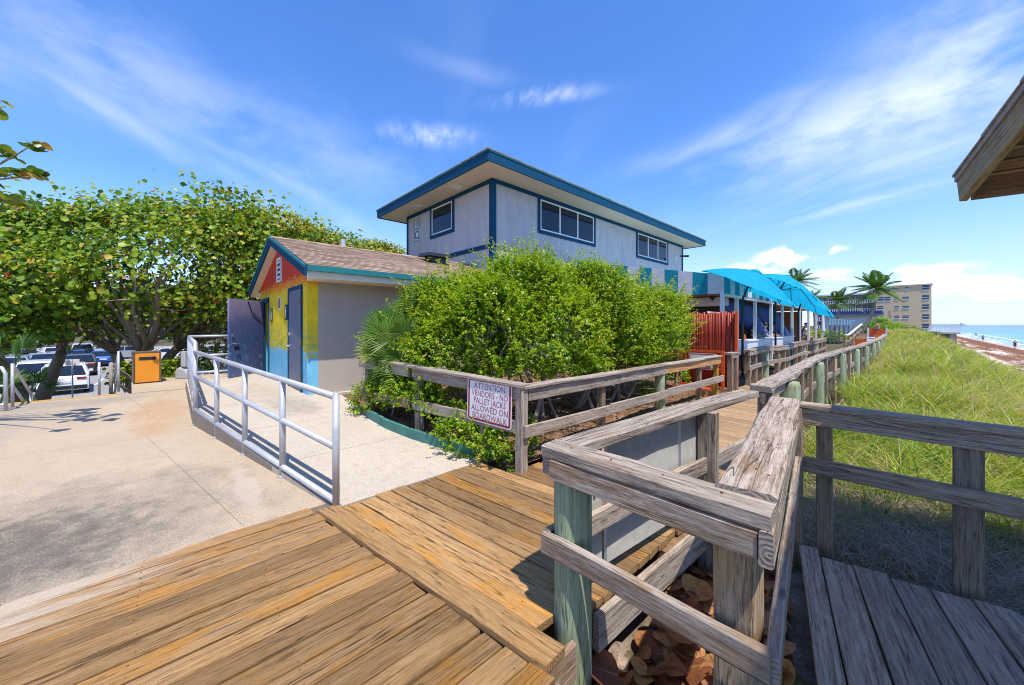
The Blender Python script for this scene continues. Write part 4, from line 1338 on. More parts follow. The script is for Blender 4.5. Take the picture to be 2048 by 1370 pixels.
# ---- planter fence with the vendors sign
fe = empty('planter_fence', (-2.92, 2.86, 0), 0, 'low brown timber fence round the big green shrub with sign on its corner', 'fence')
FC = Vector((-2.92, 2.86, 0)); FL = Vector((-6.4, 2.38, 0)); FN = Vector((-2.86, 9.02, 0))
fd = (FL - FC).normalized(); fo = Vector((fd.y, -fd.x, 0))
if fo.y > 0: fo = -fo                                   # outward (south)
beam('post', FC + Vector((0, 0, -0.1)), FC + Vector((0, 0, 0.955)), 0.105, 0.105, M['fence_rail'], fe, up=(1, 0, 0), segs=5)
for k, m in ((0.62, 'fence_rail'), (1.95, 'fence_rail'), (3.35, 'fence_rail')):
    q = FC + fd * k - fo * 0.06
    g = ramp_z(q.x)
    beam('post', q + Vector((0, 0, g - 0.25)), q + Vector((0, 0, g + 0.93)), 0.10, 0.10, M[m], fe, up=fd, segs=3)
zc = lambda k: 0.975 + 0.034 * k
for k0, k1 in ((-0.06, 1.99), (1.995, 3.52)):
    a, b = FC + fd * k0, FC + fd * k1
    beam('cap_rail', a + Vector((0, 0, zc(k0))) - fo * 0.0, b + Vector((0, 0, zc(k1))), 0.15, 0.038, M['fence_rail'], fe, segs=5)
    beam('top_rail', a + fd * 0.08 + fo * 0.02 + Vector((0, 0, zc(k0) - 0.092)), b + fo * 0.02 + Vector((0, 0, zc(k1) - 0.092)), 0.038, 0.142, M['fence_rail'], fe, segs=5)
    beam('mid_rail', a + fd * 0.1 + fo * 0.02 + Vector((0, 0, 0.50 - 0.004 * k0)), b + fo * 0.02 + Vector((0, 0, 0.50 - 0.004 * k1)), 0.038, 0.142, M['fence_rail'], fe, segs=5)
nd = (FN - FC).normalized(); no = Vector((nd.y, -nd.x, 0))     # outward = east
L = (FN - FC).length
for k, kind in ((1.62, 'sq'), (3.42, 'round'), (5.15, 'sq'), (L - 0.04, 'yel')):
    q = FC + nd * k - no * 0.05
    if kind == 'round':
        pole('post', q + Vector((0, 0, -0.2)), q + Vector((0, 0, 0.90)), 0.085, M['greenpost'], fe, label='round green treated post')
    else:
        beam('post', q + Vector((0, 0, -0.2)), q + Vector((0, 0, 0.93)), 0.095, 0.095, M['yellowpost' if kind == 'yel' else 'post'], fe, up=nd, segs=3, label='yellow painted end post' if kind == 'yel' else None)
for k0, k1, mt in ((-0.02, 2.0, 'fence_rail'), (2.005, 3.45, 'fence_rail'), (3.455, L + 0.03, 'freshwood')):
    a, b = FC + nd * k0, FC + nd * k1
    beam('cap_rail', a + Vector((0, 0, 0.95 if k0 > 1 else 0.955)), b + Vector((0, 0, 0.95)), 0.145, 0.036, M['fence_rail'], fe, segs=6, wob=0.005)
    beam('top_rail', a + nd * (0.09 if k0 < 0 else 0) + no * 0.022 + Vector((0, 0, 0.86)), b + no * 0.022 + Vector((0, 0, 0.855)), 0.038, 0.14, M[mt], fe, segs=5)
for k0, k1 in ((-0.03, 1.66), (1.665, 3.45), (3.455, L + 0.06)):
    a, b = FC + nd * k0, FC + nd * k1
    beam('mid_rail', a + no * 0.075 + Vector((0, 0, 0.47)), b + no * 0.075 + Vector((0, 0, 0.455)), 0.038, 0.135, M['fence_rail'], fe, segs=5)

# vendors sign
sg = empty('vendor_sign', FC + fd * 0.45 + Vector((0, 0, 0.75)), 0, 'white sign with dark red border and pallet jacks warning on fence corner', 'sign')
sa, sb = 0.10, 0.815
W, H = sb - sa, 0.535
sc_c = FC + fd * ((sa + sb) / 2) + fo * 0.052 + Vector((0, 0, 0.735))
sx_ = -fd; sy_ = (Vector((0, 0, 1)) - fd * 0.0).normalized()
tilt = 0.0
smx = Matrix.Identity(4)
sz_ = sx_.cross(sy_)
for i, a in enumerate((sx_, sy_, sz_)):
    smx[0][i], smx[1][i], smx[2][i] = a
smx[0][3], smx[1][3], smx[2][3] = sc_c
smx = smx @ Matrix.Rotation(R(-1.5), 4, 'Z')


def rrect(w, h, r, n=5):
    p = []
    for cx, cy, a0 in ((w / 2 - r, h / 2 - r, 0), (-w / 2 + r, h / 2 - r, 90), (-w / 2 + r, -h / 2 + r, 180), (w / 2 - r, -h / 2 + r, 270)):
        for k in range(n + 1):
            a = R(a0 + 90 * k / n)
            p.append((cx + r * math.cos(a), cy + r * math.sin(a)))
    return p


def ring_mesh(name, w, h, r, inset, z0, z1):
    o, i = rrect(w, h, r), rrect(w - 2 * inset, h - 2 * inset, max(r - inset, 0.004))
    n = len(o)
    v = [(x, y, z1) for x, y in o] + [(x, y, z1) for x, y in i] + [(x, y, z0) for x, y in o] + [(x, y, z0) for x, y in i]
    f = []
    for k in range(n):
        k2 = (k + 1) % n
        f += [(k, k2, n + k2, n + k), (2 * n + k2, 2 * n + k, k, k2)[::1], (3 * n + k, 3 * n + k2, n + k2, n + k)[::-1]]
    return new_mesh(name, v, f)


pm = MB().prism(rrect(W, H, 0.035), -0.004, 0.0)
mesh_obj('sign_panel', new_mesh('sign_panel', pm.v, pm.f), M['signwhite'], sg, smx)
mesh_obj('border', ring_mesh('border', W - 0.03, H - 0.03, 0.03, 0.026, 0.0, 0.0015), M['signred'], sg, smx)
for i, s in enumerate(('ATTENTION', 'VENDORS - NO', 'PALLET JACKS', 'ALLOWED ON', 'BOARDWALK')):
    text_mesh('lettering', s, 0.104, M['signred'], sg, smx @ Matrix.Translation((0.012, 0.170 - 0.090 * i, 0.001)) @ Matrix.Diagonal((0.80 if i in (1, 2) else 0.86, 1.0, 1, 1)), bold=-0.0012)
MB().tube([tuple(smx @ Vector((0, H / 2 - 0.03, 0.0))), tuple(smx @ Vector((0, H / 2 - 0.03, 0.006)))], 0.008, 8).build('screw', M['steel'], sg)
MB().tube([tuple(smx @ Vector((0, -H / 2 + 0.03, 0.0))), tuple(smx @ Vector((0, -H / 2 + 0.03, 0.006)))], 0.008, 8).build('screw', M['steel'], sg)

# ---- grey weathered rail round the sand pit, running on along the seaward side of the walk
pit_r = empty('boardwalk_railing', (-1.32, 1.6, 0), 0, 'weathered grey timber railing with green round corner post along seaward side', 'railing')
CW = Vector((-1.36, 1.56, 0)); CE = Vector((-0.37, 1.62, 0))
up = Vector((0, 0, 1))
g1 = pole('post', (-1.28, 1.66, -0.7), (-1.28, 1.66, 0.885), 0.105, M['greenpost'], pit_r, n=28, segs=8, label='thick round green corner post')
p2 = beam('post', (-0.47, 1.72, -0.7), (-0.47, 1.72, 0.80), 0.15, 0.15, M['tanpost'], pit_r, up=(1, 0, 0), segs=6, ch=0.012, label='thick square post with split grain')
# short cap and face board on the camera side
c1 = beam('cap_rail', CW + up * 0.94 + Vector((-0.04, 0.045, 0)), CE + up * 0.925 + Vector((0.035, 0.045, 0)), 0.155, 0.075, M['rail'], pit_r, segs=24, wob=0.008, ch=0.012)
b1 = beam('top_rail', CW + up * 0.845 + Vector((0.02, -0.012, 0)), CE + up * 0.832 + Vector((-0.004, -0.012, 0)), 0.05, 0.115, M['rail'], pit_r, segs=24, wob=0.007, ch=0.009)
beam('end_block', CW + up * 0.845 + Vector((-0.05, 0.02, 0)), CW + up * 0.845 + Vector((-0.05, 0.18, 0)), 0.05, 0.11, M['rail'], pit_r, segs=2)
lr = beam('low_rail', (-1.39, 1.535, 0.425), (-0.33, 1.595, 0.405), 0.045, 0.128, M['rail'], pit_r, segs=24, wob=0.008, ch=0.013)
beam('end_block', (-1.395, 1.565, 0.425), (-1.395, 1.70, 0.425), 0.045, 0.11, M['rail'], pit_r, segs=2)
for q in (0.12, 0.36, 0.62, 0.86):
    a = CW.lerp(CE, q)
    nail(pit_r, a + Vector((0, 0.03, 0.981 - 0.015 * q)))
# the line along the walk
line = [(-1.33, 1.68, 0.94), (-1.26, 2.6, 0.945), (-1.17, 3.45, 0.955), (-1.08, 4.32, 0.955), (-1.02, 4.45, 0.985), (-1.07, 5.9, 0.975), (-1.13, 7.2, 0.985), (-1.20, 9.0, 0.975), (-1.19, 10.6, 0.985), (-1.14, 12.2, 0.98),
        (-1.06, 14.1, 0.99), (-0.98, 16.2, 0.98), (-0.92, 18.3, 1.0), (-0.86, 20.6, 1.0), (-0.84, 23.3, 1.0), (-0.84, 27.0, 1.01), (-0.87, 31.0, 1.0), (-0.92, 35.8, 1.02)]


def smooth_line(pts, n):
    out = []
    P = [Vector(p) for p in pts]
    for i in range(len(P) - 1):
        p0, p1, p2, p3 = P[max(i - 1, 0)], P[i], P[i + 1], P[min(i + 2, len(P) - 1)]
        for k in range(n):
            t = k / n
            out.append(0.5 * ((2 * p1) + (-p0 + p2) * t + (2 * p0 - 5 * p1 + 4 * p2 - p3) * t * t + (-p0 + 3 * p1 - 3 * p2 + p3) * t ** 3))
    out.append(P[-1])
    return out


def plank_path(name, pts, w, h, mat, parent, ch=0.008, wob=0.006):
    """timber that follows a gently bent line; mesh is local to its middle with X along it"""
    m, L = frame(pts[0], pts[-1])
    inv = m.inverted()
    hw, hh = w / 2, h / 2
    prof = [(-hw + ch, -hh), (hw - ch, -hh), (hw, -hh + ch), (hw, hh - ch), (hw - ch, hh), (-hw + ch, hh), (-hw, hh - ch), (-hw, -hh + ch)]
    v = []; f = []
    seed = random.random() * 99
    for i, p in enumerate(pts):
        q = inv @ p
        for k, (y, z) in enumerate(prof):
            j = noise.noise((q.x * 2.4 + seed, k * 1.3, 0.5)) * wob
            j2 = noise.noise((q.x * 1.1 + seed, 5.5, 1.5)) * wob * 1.6
            v.append((q.x, q.y + y + j + j2, q.z + z + j))
    n = len(pts)
    for i in range(n - 1):
        for k in range(8):
            k2 = (k + 1) % 8
            f.append((i * 8 + k, (i + 1) * 8 + k, (i + 1) * 8 + k2, i * 8 + k2))
    f.append(tuple(range(8))); f.append(tuple((n - 1) * 8 + k for k in range(8))[::-1])
    return mesh_obj(name, new_mesh(name, v, f), mat, parent, m)


plank_path('cap_rail', smooth_line(line[:4], 5), 0.17, 0.062, M['rail'], pit_r)
for a, b in ((4, 8), (8, 11), (11, 14), (14, 17)):
    plank_path('cap_rail', smooth_line(line[a:b + 1], 4), 0.19, 0.055, M['rail'], pit_r, wob=0.014)
low = [(x + (0.055 if i < 4 else 0.03), y, z - 0.47) for i, (x, y, z) in enumerate(line)]
for a, b in ((0, 3), (4, 8), (8, 11), (11, 14), (14, 17)):
    plank_path('mid_rail', smooth_line(low[a:b + 1], 3), 0.04, 0.13, M['rail'], pit_r)
sub = [(x + 0.02, y, z - 0.09) for x, y, z in line]
plank_path('top_rail', smooth_line(sub[4:12], 3), 0.04, 0.11, M['rail'], pit_r)


def at_line(y):
    for (x0, y0, z0), (x1, y1, z1) in zip(line[:-1], line[1:]):
        if y0 <= y <= y1:
            t = (y - y0) / (y1 - y0)
            return x0 + (x1 - x0) * t, z0 + (z1 - z0) * t
    return line[-1][0], line[-1][2]


for y, kind, mt in ((3.3, 'sq', 'rail'), (4.62, 'sq', 'rail'), (5.75, 'round', 'greenpost'), (6.9, 'sq', 'post'), (8.05, 'sq', 'post'), (9.1, 'round', 'greenpost'), (10.1, 'sq', 'post'), (11.1, 'sq', 'post'), (12.2, 'round', 'greenpost'),
                    (13.4, 'sq', 'post'), (14.6, 'round', 'greenpost'), (15.8, 'sq', 'post'), (17.0, 'round', 'greenpost'), (18.2, 'sq', 'post'), (19.4, 'round', 'greenpost'), (20.6, 'sq', 'post'), (21.8, 'round', 'greenpost'), (23.0, 'sq', 'post'),
                    (24.6, 'round', 'greenpost'), (26.4, 'sq', 'post'), (28.4, 'round', 'greenpost'), (31.1, 'sq', 'post'), (33.5, 'round', 'greenpost'), (35.7, 'sq', 'post')):
    xl, zl = at_line(y)
    if kind == 'round':
        pole('post', (xl + 0.07, y, -0.6), (xl + 0.07, y, zl - 0.045), 0.11 if y < 6 else 0.085, M[mt], pit_r, n=18, dome=0.05)
    else:
        beam('post', (xl + (0.02 if y > 4 else 0.06), y, -0.55), (xl + (0.02 if y > 4 else 0.06), y, zl - 0.032), 0.10, 0.14, M[mt], pit_r, up=(1, 0, 0), segs=4)
beam('post', (-1.02, 4.02, -0.5), (-1.02, 4.02, 0.40), 0.09, 0.09, M['post'], pit_r, up=(1, 0, 0))

# grey metal sheets fixed to the walk side of the rail
for i, (y0, y1, z0, z1) in enumerate(((1.72, 2.02, 0.06, 0.87), (2.07, 2.98, 0.10, 0.90), (3.02, 3.44, 0.10, 0.90))):
    xa, xb = at_line(y0)[0] - 0.02, at_line(y1)[0] - 0.02
    o = MB().hexa([(xa - 0.022, y0, z0), (xa, y0, z0), (xb, y1, z0), (xb - 0.022, y1, z0), (xa - 0.022, y0, z1), (xa, y0, z1), (xb, y1, z1), (xb - 0.022, y1, z1)]).build('metal_sheet', M['alu'])
    tag(o, ('narrow grey metal sheet with bolt behind the green corner post', 'wide grey metal sheet fixed inside the weathered corner rail', 'grey metal sheet next to the inner square rail post')[i], 'metal sheet', 'metal sheets on the corner rail')
    if i == 0:
        MB().tube([(xa + 0.06, 1.93, 0.66), (xa + 0.0, 1.93, 0.66)], 0.014, 8).tube([(xa + 0.03, 1.93, 0.655), (xa + 0.03, 1.93, 0.60)], 0.007, 8).build('bolt', M['steel'], o)

# ---- rail of the lower deck
dk = empty('deck_railing', (-0.6, 3.9, -0.2), 0, 'shaded brown timber railing at the edge of the lower grey deck', 'railing')
w1 = beam('cap_rail', (-0.435, 1.70, 0.945), (-0.735, 4.02, 0.965), 0.215, 0.072, M['rail'], dk, segs=30, wob=0.008, ch=0.013)
beam('top_rail', (-0.345, 1.578, 0.832), (-0.64, 4.0, 0.85), 0.045, 0.13, M['rail'], dk, segs=10)
beam('low_rail', (-0.325, 1.58, 0.385), (-0.635, 4.02, 0.46), 0.045, 0.14, M['rail'], dk, segs=10)
for q in (0.1, 0.32, 0.55, 0.8):
    nail(dk, Vector((-0.40, 1.70, 0.984)).lerp(Vector((-0.70, 4.02, 1.004)), q) + Vector((0.02, 0, 0)))
    nail(dk, Vector((-0.40, 1.70, 0.984)).lerp(Vector((-0.70, 4.02, 1.004)), q + 0.02) + Vector((-0.03, 0, 0)))
A0 = Vector((-0.62, 4.03, 0)); A1 = A0 + Vector((3.0, 0.22, 0))
beam('cap_rail', A0 + up * 0.95, A1 + up * 0.93, 0.14, 0.045, M['deck'], dk, segs=8)
beam('top_rail', A0 + Vector((0, -0.03, 0.86)), A1 + Vector((0, -0.03, 0.84)), 0.045, 0.135, M['deck'], dk, segs=8)
beam('low_rail', A0 + Vector((-0.01, -0.035, 0.455)), A1 + Vector((0, -0.035, 0.42)), 0.045, 0.13, M['deck'], dk, segs=8)
for k, wd in ((0.155, 0.10), (0.925, 0.14), (1.75, 0.14), (2.6, 0.14)):
    q = A0.lerp(A1, k / 3.0) + Vector((0, 0.035, 0))
    beam('post', q + up * -0.75, q + up * 0.92, wd, 0.10, M['post'], dk, up=(0, 1, 0), segs=5)
beam('post', (-0.645, 3.96, -0.6), (-0.645, 3.96, 0.93), 0.09, 0.09, M['post'], dk, up=(0, 1, 0), segs=4)

# ---- landward rail of the walk beyond the gate
wr = empty('landward_railing', (-2.9, 10.3, 0), 0, 'wavy two board timber railing between the boardwalk and the dining terrace', 'railing')
for y, kind in ((10.05, 'stub'), (10.4, 'sq2'), (11.5, 'sq'), (12.1, 'sq'), (12.7, 'sq'), (13.5, 'round'), (14.6, 'sq'), (15.5, 'sq'), (16.4, 'round'), (17.4, 'sq'), (18.3, 'sq'), (19.2, 'round'), (20.2, 'sq'), (21.1, 'sq'), (22.0, 'round'), (23.0, 'sq'), (24.0, 'sq')):
    xx = -2.93 + 0.012 * (y - 10)
    if kind == 'round':
        pole('post', (xx - 0.07, y, -0.3), (xx - 0.07, y, 0.93), 0.10, M['greenpost'], wr)
    else:
        beam('post', (xx, y, -0.2), (xx, y, 0.93 if kind != 'stub' else 0.92), 0.10, 0.12, M['post'], wr, up=(1, 0, 0))
beam('cap_rail', (-2.96, 9.95, 0.945), (-2.93, 10.5, 0.945), 0.17, 0.05, M['rail'], wr)
beam('top_rail', (-2.90, 10.0, 0.87), (-2.88, 10.5, 0.87), 0.04, 0.10, M['fence_rail'], wr)
wl = [(-2.93 + 0.012 * (y - 10) + 0.02 * math.sin(y * 1.7), y, 0.955 + 0.03 * math.sin(y * 1.1)) for y in (11.35, 12.4, 13.5, 14.7, 16.0, 17.4, 18.8, 20.3, 22.0, 24.2)]
for a, b in ((0, 2), (2, 5), (5, 7), (7, 9)):
    plank_path('cap_rail', smooth_line(wl[a:b + 1], 4), 0.16, 0.05, M['rail'], wr, wob=0.012)
    plank_path('top_rail', smooth_line([(x + 0.055, y, z - 0.09) for x, y, z in wl[a:b + 1]], 3), 0.035, 0.10, M['fence_rail'], wr, wob=0.008)
    plank_path('mid_rail', smooth_line([(x + 0.055, y, z - 0.47) for x, y, z in wl[a:b + 1]], 3), 0.035, 0.12, M['fence_rail'], wr, wob=0.008)
wl2 = [(-2.75 + 0.05 * k, 33.0 + 2.0 * k, 0.97 + (0.19 * max(0, k - 1))) for k in range(6)]
plank_path('cap_rail', smooth_line(wl2, 3), 0.14, 0.07, M['whitewood'], wr)
plank_path('mid_rail', smooth_line([(x, y, z - 0.45) for x, y, z in wl2], 3), 0.05, 0.12, M['rail'], wr)
for x, y, z in wl2:
    beam('post', (x, y, z - 1.3), (x, y, z - 0.02), 0.10, 0.10, M['post'], wr, up=(1, 0, 0))

# ---- red bamboo screen, gate with small sign, timber kerb
bs = empty('bamboo_screen', (-3.6, 10.5, 0), 0, 'tall screen of red stained bamboo canes beside the terrace', 'screen')
x = -2.92; k = 0
while x > -5.0:
    r = random.uniform(0.020, 0.029)
    zt_ = 1.97 + random.uniform(-0.03, 0.04)
    y = 10.52 + random.uniform(-0.008, 0.008)
    MB().tube([(x, y, 0.03), (x + random.uniform(-.006, .006), y, 0.7), (x + random.uniform(-.006, .006), y, 1.4), (x + random.uniform(-.008, .008), y, zt_)], [r, r * 1.02, r, r * 0.95], 7).build('bamboo_cane', M['bamboo'], bs, True)
    x -= 1.9 * r; k += 1
beam('corner_post', (-2.90, 10.46, 0), (-2.90, 10.46, 2.0), 0.07, 0.07, M['redorange'], bs, up=(1, 0, 0))
for z in (0.35, 1.6):
    MB().box(-5.0, -2.95, 10.55, 10.59, z, z + 0.05).build('backing_rail', M['bamboo'], bs)
gt = empty('orange_gate', (-3.2, 9.75, 0), 0, 'low orange metal gate with diagonal braces in front of the bamboo screen', 'gate')
gy = 9.78; g0, g1_ = -4.05, -2.98
for bb in ((g1_ - 0.07, g1_, 0.10, 1.02), (g0, g0 + 0.05, 0.10, 1.02), (g0 + 0.05, g1_ - 0.07, 0.97, 1.02), (g0 + 0.05, g1_ - 0.07, 0.10, 0.15), (g0 + 0.05, g1_ - 0.07, 0.54, 0.59)):
    MB().box(bb[0], bb[1], gy, gy + 0.04, bb[2], bb[3]).build('gate_bar', M['redorange'], gt)
for za, zb in ((0.96, 0.62), (0.16, 0.52)):
    a = Vector((g1_ - 0.42, gy + 0.02, za)); b = Vector((g1_ - 0.075, gy + 0.02, zb))
    MB().tube([a, b], 0.02, 6).build('brace', M['redorange'], gt)
ws = empty('gate_sign', (-3.45, 9.7, 0.7), 0, 'small white notice with dark red print on the orange gate', 'sign')
gm = Matrix.Translation((-3.46, 9.755, 0.74)) @ Matrix.Rotation(R(90), 4, 'X')
q = MB().prism(rrect(0.66, 0.40, 0.04), -0.004, 0.0)
mesh_obj('sign_panel', new_mesh('sign_panel', q.v, q.f), M['signwhite'], ws, gm)
mesh_obj('border', ring_mesh('border', 0.63, 0.37, 0.035, 0.02, 0.0, 0.0015), M['signred'], ws, gm)
text_mesh('lettering', 'Person', 0.11, M['signred'], ws, gm @ Matrix.Translation((0.1, -0.045, 0.001)), bold=0.003)
text_mesh('lettering', 'Only', 0.10, M['signred'], ws, gm @ Matrix.Translation((0.1, -0.13, 0.001)), bold=0.003)
tk = MB()
tag(beam('timber_kerb', (-4.2, 8.95, 0.05), (-2.95, 9.05, 0.05), 0.12, 0.16, M['freshwood']), 'new orange timber edging at the foot of the yellow post', 'timber')
tag(beam('timber_kerb', (-4.4, 9.35, 0.06), (-3.2, 9.55, 0.06), 0.12, 0.10, M['redorange']), 'red painted timber lying behind the new orange timber', 'timber')
# ================================================================== GAZEBO ROOF CORNER (upper right)
gz = empty('gazebo', (2.0, 2.5, -0.2), 0, 'timber gazebo roof corner with shingle edge and brown boarded underside', 'gazebo')
G0 = Vector((0.352, 4.934, 2.77))
e1 = Vector((math.cos(R(12)), math.sin(R(12)), 0)); e2 = Vector((math.sin(R(12)), -math.cos(R(12)), 0))
gs = 0.24
GP = lambda a, b, dz=0.0: G0 + e1 * a + e2 * b + up * (gs * min(b, 10.4 - b) + dz)
k = 0; b = 0.02
while b < 10.2:
    a_ = GP(0.03, b + 0.075, 0.06); b_ = GP(5.4, b + 0.075, 0.06)
    nn_ = (e1.cross(e2 + up * (gs if b < 5.1 else -gs))).normalized()
    beam('roof_board', a_, b_, 0.155, 0.028, M['soffit_wood'], gz, up=nn_ if nn_.z > 0 else -nn_, segs=1, wob=0.002, ch=0.006)
    beam('gap_light_strip', GP(0.03, b + 0.162, 0.035), GP(5.4, b + 0.162, 0.035), 0.022, 0.014, M['fascia_wood'], gz, segs=1, wob=0.001, ch=0.002)  # pale strips stand for the light lines in the board gaps
    b += 0.168
for b0, b1 in ((0, 5.2), (5.2, 10.4)):
    o = MB()
    for a0, w_, z0, z1, nm, mt in ((-0.045, 0.055, -0.075, 0.115, 'barge_board', 'fascia_wood'),):
        p = [GP(a0, b0, z0), GP(a0 + w_, b0, z0), GP(a0 + w_, b1, z0), GP(a0, b1, z0), GP(a0, b0, z1), GP(a0 + w_, b0, z1), GP(a0 + w_, b1, z1), GP(a0, b1, z1)]
        q_ = beam(nm, (p[0] + p[5]) / 2, (p[3] + p[6]) / 2, 0.05, 0.19, M[mt], gz, segs=4)
    p = [GP(-0.055, b0 - (0.03 if b0 == 0 else 0), 0.118), GP(5.5, b0 - (0.03 if b0 == 0 else 0), 0.118), GP(5.5, b1, 0.118), GP(-0.055, b1, 0.118)]
    m = MB().hexa([tuple(v) for v in p] + [tuple(v + up * 0.045) for v in p])
    m.f = [q[::-1] for q in m.f]
    M.setdefault('grey_shingle', plain('grey weathered shingle', (0.36, 0.32, 0.30), 0.9, 0, 0.3, 12, 0.3))
    m.build('shingle_roof', M['grey_shingle'], gz)
    for i in range(10):       # shingle butts showing along the roof edge
        s0 = b0 + (b1 - b0) * i / 10; s1 = s0 + 0.5
        s0 -= 0.03
        c = [GP(-0.068, s0, 0.164), GP(0.3, s0, 0.164), GP(0.3, s1, 0.164), GP(-0.068, s1, 0.164)]
        MB().hexa([tuple(v) for v in c[::-1]] + [tuple(v + up * (0.022 if j in (2, 3) else 0.008)) for j, v in enumerate(c[::-1])]).build('shingle', M['grey_shingle'], gz)
beam('eave_beam', GP(0.03, 0.02, 0.0), GP(5.4, 0.02, 0.0), 0.05, 0.14, M['soffit_wood'], gz, segs=3)
for a_, b_ in ((0.85, 0.75), (4.8, 0.75), (4.8, 5.2), (4.8, 9.6), (0.85, 9.6)):
    q = G0 + e1 * a_ + e2 * b_
    top = GP(a_, b_, 0.04).z
    beam('post', (q.x, q.y, -0.6), (q.x, q.y, top), 0.14, 0.14, M['post'], gz, up=(1, 0, 0))


# ================================================================== DINING TERRACE
TX, TY0, TY1 = -3.6, 11.8, 31.0
tf = MB().box(-9.55, TX + 0.1, TY0 - 0.9, TY1, -0.4, 0.05).build('terrace_floor', M['plank_far'])
tag(tf, kind='structure')
aw = empty('striped_awning', (-6.5, 17.5, 2.6), 0, 'turquoise and white striped awning over the dining terrace', 'awning')
sw = 0.44
tz = lambda x: 3.12 + 0.2 * (TX - x)
x = TX; k = 0
while x > -9.4:
    x2 = max(x - sw, -9.45)
    MB().hexa([(x2, TY0, 2.58), (x, TY0, 2.58), (x, TY0 + 0.03, 2.58), (x2, TY0 + 0.03, 2.58), (x2, TY0, tz(x2)), (x, TY0, tz(x)), (x, TY0 + 0.03, tz(x)), (x2, TY0 + 0.03, tz(x2))]).build('stripe_panel', M['whitecanvas' if k % 2 == 0 else 'turq2'], aw)
    x = x2; k += 1
y = TY0 + 0.032; k = 1
while y < TY1:
    y2 = min(y + 0.46, TY1)
    MB().box(TX, TX + 0.025, y, y2, 2.58, 3.12).build('stripe_panel', M['whitecanvas' if k % 2 == 0 else 'turq2'], aw)
    MB().hexa([(-9.45, y, tz(-9.45) - 0.02), (TX, y, tz(TX) - 0.02), (TX, y2, tz(TX) - 0.02), (-9.45, y2, tz(-9.45) - 0.02), (-9.45, y, tz(-9.45)), (TX, y, tz(TX)), (TX, y2, tz(TX)), (-9.45, y2, tz(-9.45))]).build('roof_stripe', M['whitecanvas' if k % 2 == 0 else 'turq2'], aw)
    y = y2; k += 1
MB().box(-9.4, TX - 0.05, TY0 + 0.1, TY1 - 0.1, 2.60, 2.63).build('ceiling', M['soffit_wood'], aw)
MB().box(-9.4, TX - 0.3, TY0 + 1.2, TY0 + 1.45, 2.28, 2.56).build('shutter_box', M['whitewood'], aw)
for y in (11.85, 13.2, 15.3, 17.6, 19.6, 21.6, 23.5, 26.0, 28.5, 30.9):
    beam('post', (TX - 0.06, y, 0.0), (TX - 0.06, y, 2.6), 0.10, 0.10, M['whitewood'], aw, up=(1, 0, 0), segs=1)
for a, b in ((11.9, 17.5), (17.5, 23.5), (23.5, 30.9)):
    beam('gutter_beam', (TX - 0.06, a, 2.55), (TX - 0.06, b, 2.55), 0.12, 0.10, M['whitewood'], aw, segs=1)
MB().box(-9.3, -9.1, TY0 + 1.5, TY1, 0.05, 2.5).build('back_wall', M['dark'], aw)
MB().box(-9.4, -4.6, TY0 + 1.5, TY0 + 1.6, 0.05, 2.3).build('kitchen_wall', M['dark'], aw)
MB().box(-9.0, -4.7, TY1 - 0.15, TY1 - 0.05, 0.05, 2.55).build('added_end_wall', M['soffit_wood'], aw)  # added wall: blocks bright sky so the terrace interior looks darker
# white counter along the seaward edge
ct = empty('bar_counter', (TX, 17, 0.05), 0, 'long white boarded bar counter at the front of the terrace', 'counter')
for k in range(5):
    y0 = 12.3 + k * 1.85
    MB().box(TX - 0.02, TX + 0.03, y0, y0 + 1.84, 0.72, 1.10).build('front_board', M['whitewood'], ct)
MB().box(TX - 0.38, TX + 0.06, 12.25, 21.6, 1.10, 1.14).build('counter_top', M['whitewood'], ct)
for k in range(6):
    MB().box(TX - 0.12, TX - 0.03, 12.3 + 1.82 * k, 12.38 + 1.82 * k, 0.05, 1.1).build('leg', M['post'], ct)
for i, (yy, h_) in enumerate(((12.95, 0.28), (16.2, 0.26))):
    tag(MB().box(TX + 0.031, TX + 0.042, yy, yy + 0.42, 0.98 - h_, 1.06).build('menu_card', M['signwhite']), ('cream notice on the bar counter nearer the bamboo screen', 'cream notice on the bar counter under the second umbrella')[i], 'notice')
for i, (yy, mt, nm, lab) in enumerate(((12.7, 'ltblue', 'cup', 'pale blue cup on the bar counter nearest the bamboo screen'), (12.95, 'ltblue', 'cup', 'second pale blue cup on the counter behind the nearer notice'), (14.4, 'redorange', 'bottle', 'red sauce bottle on the white bar counter'), (16.9, 'turq2', 'cup', 'teal cup on the counter under the second umbrella'), (18.2, 'signwhite', 'cup', 'white cup on the far half of the bar counter'))):
    c = Vector((TX - 0.15, yy, 1.14))
    o = MB().tube([c, c + up * 0.09, c + up * (0.15 if nm == 'cup' else 0.2)], [0.035, 0.04, 0.045 if nm == 'cup' else 0.014], 10).build(nm, M[mt])
    tag(o, lab, nm, 'things on the bar counter')
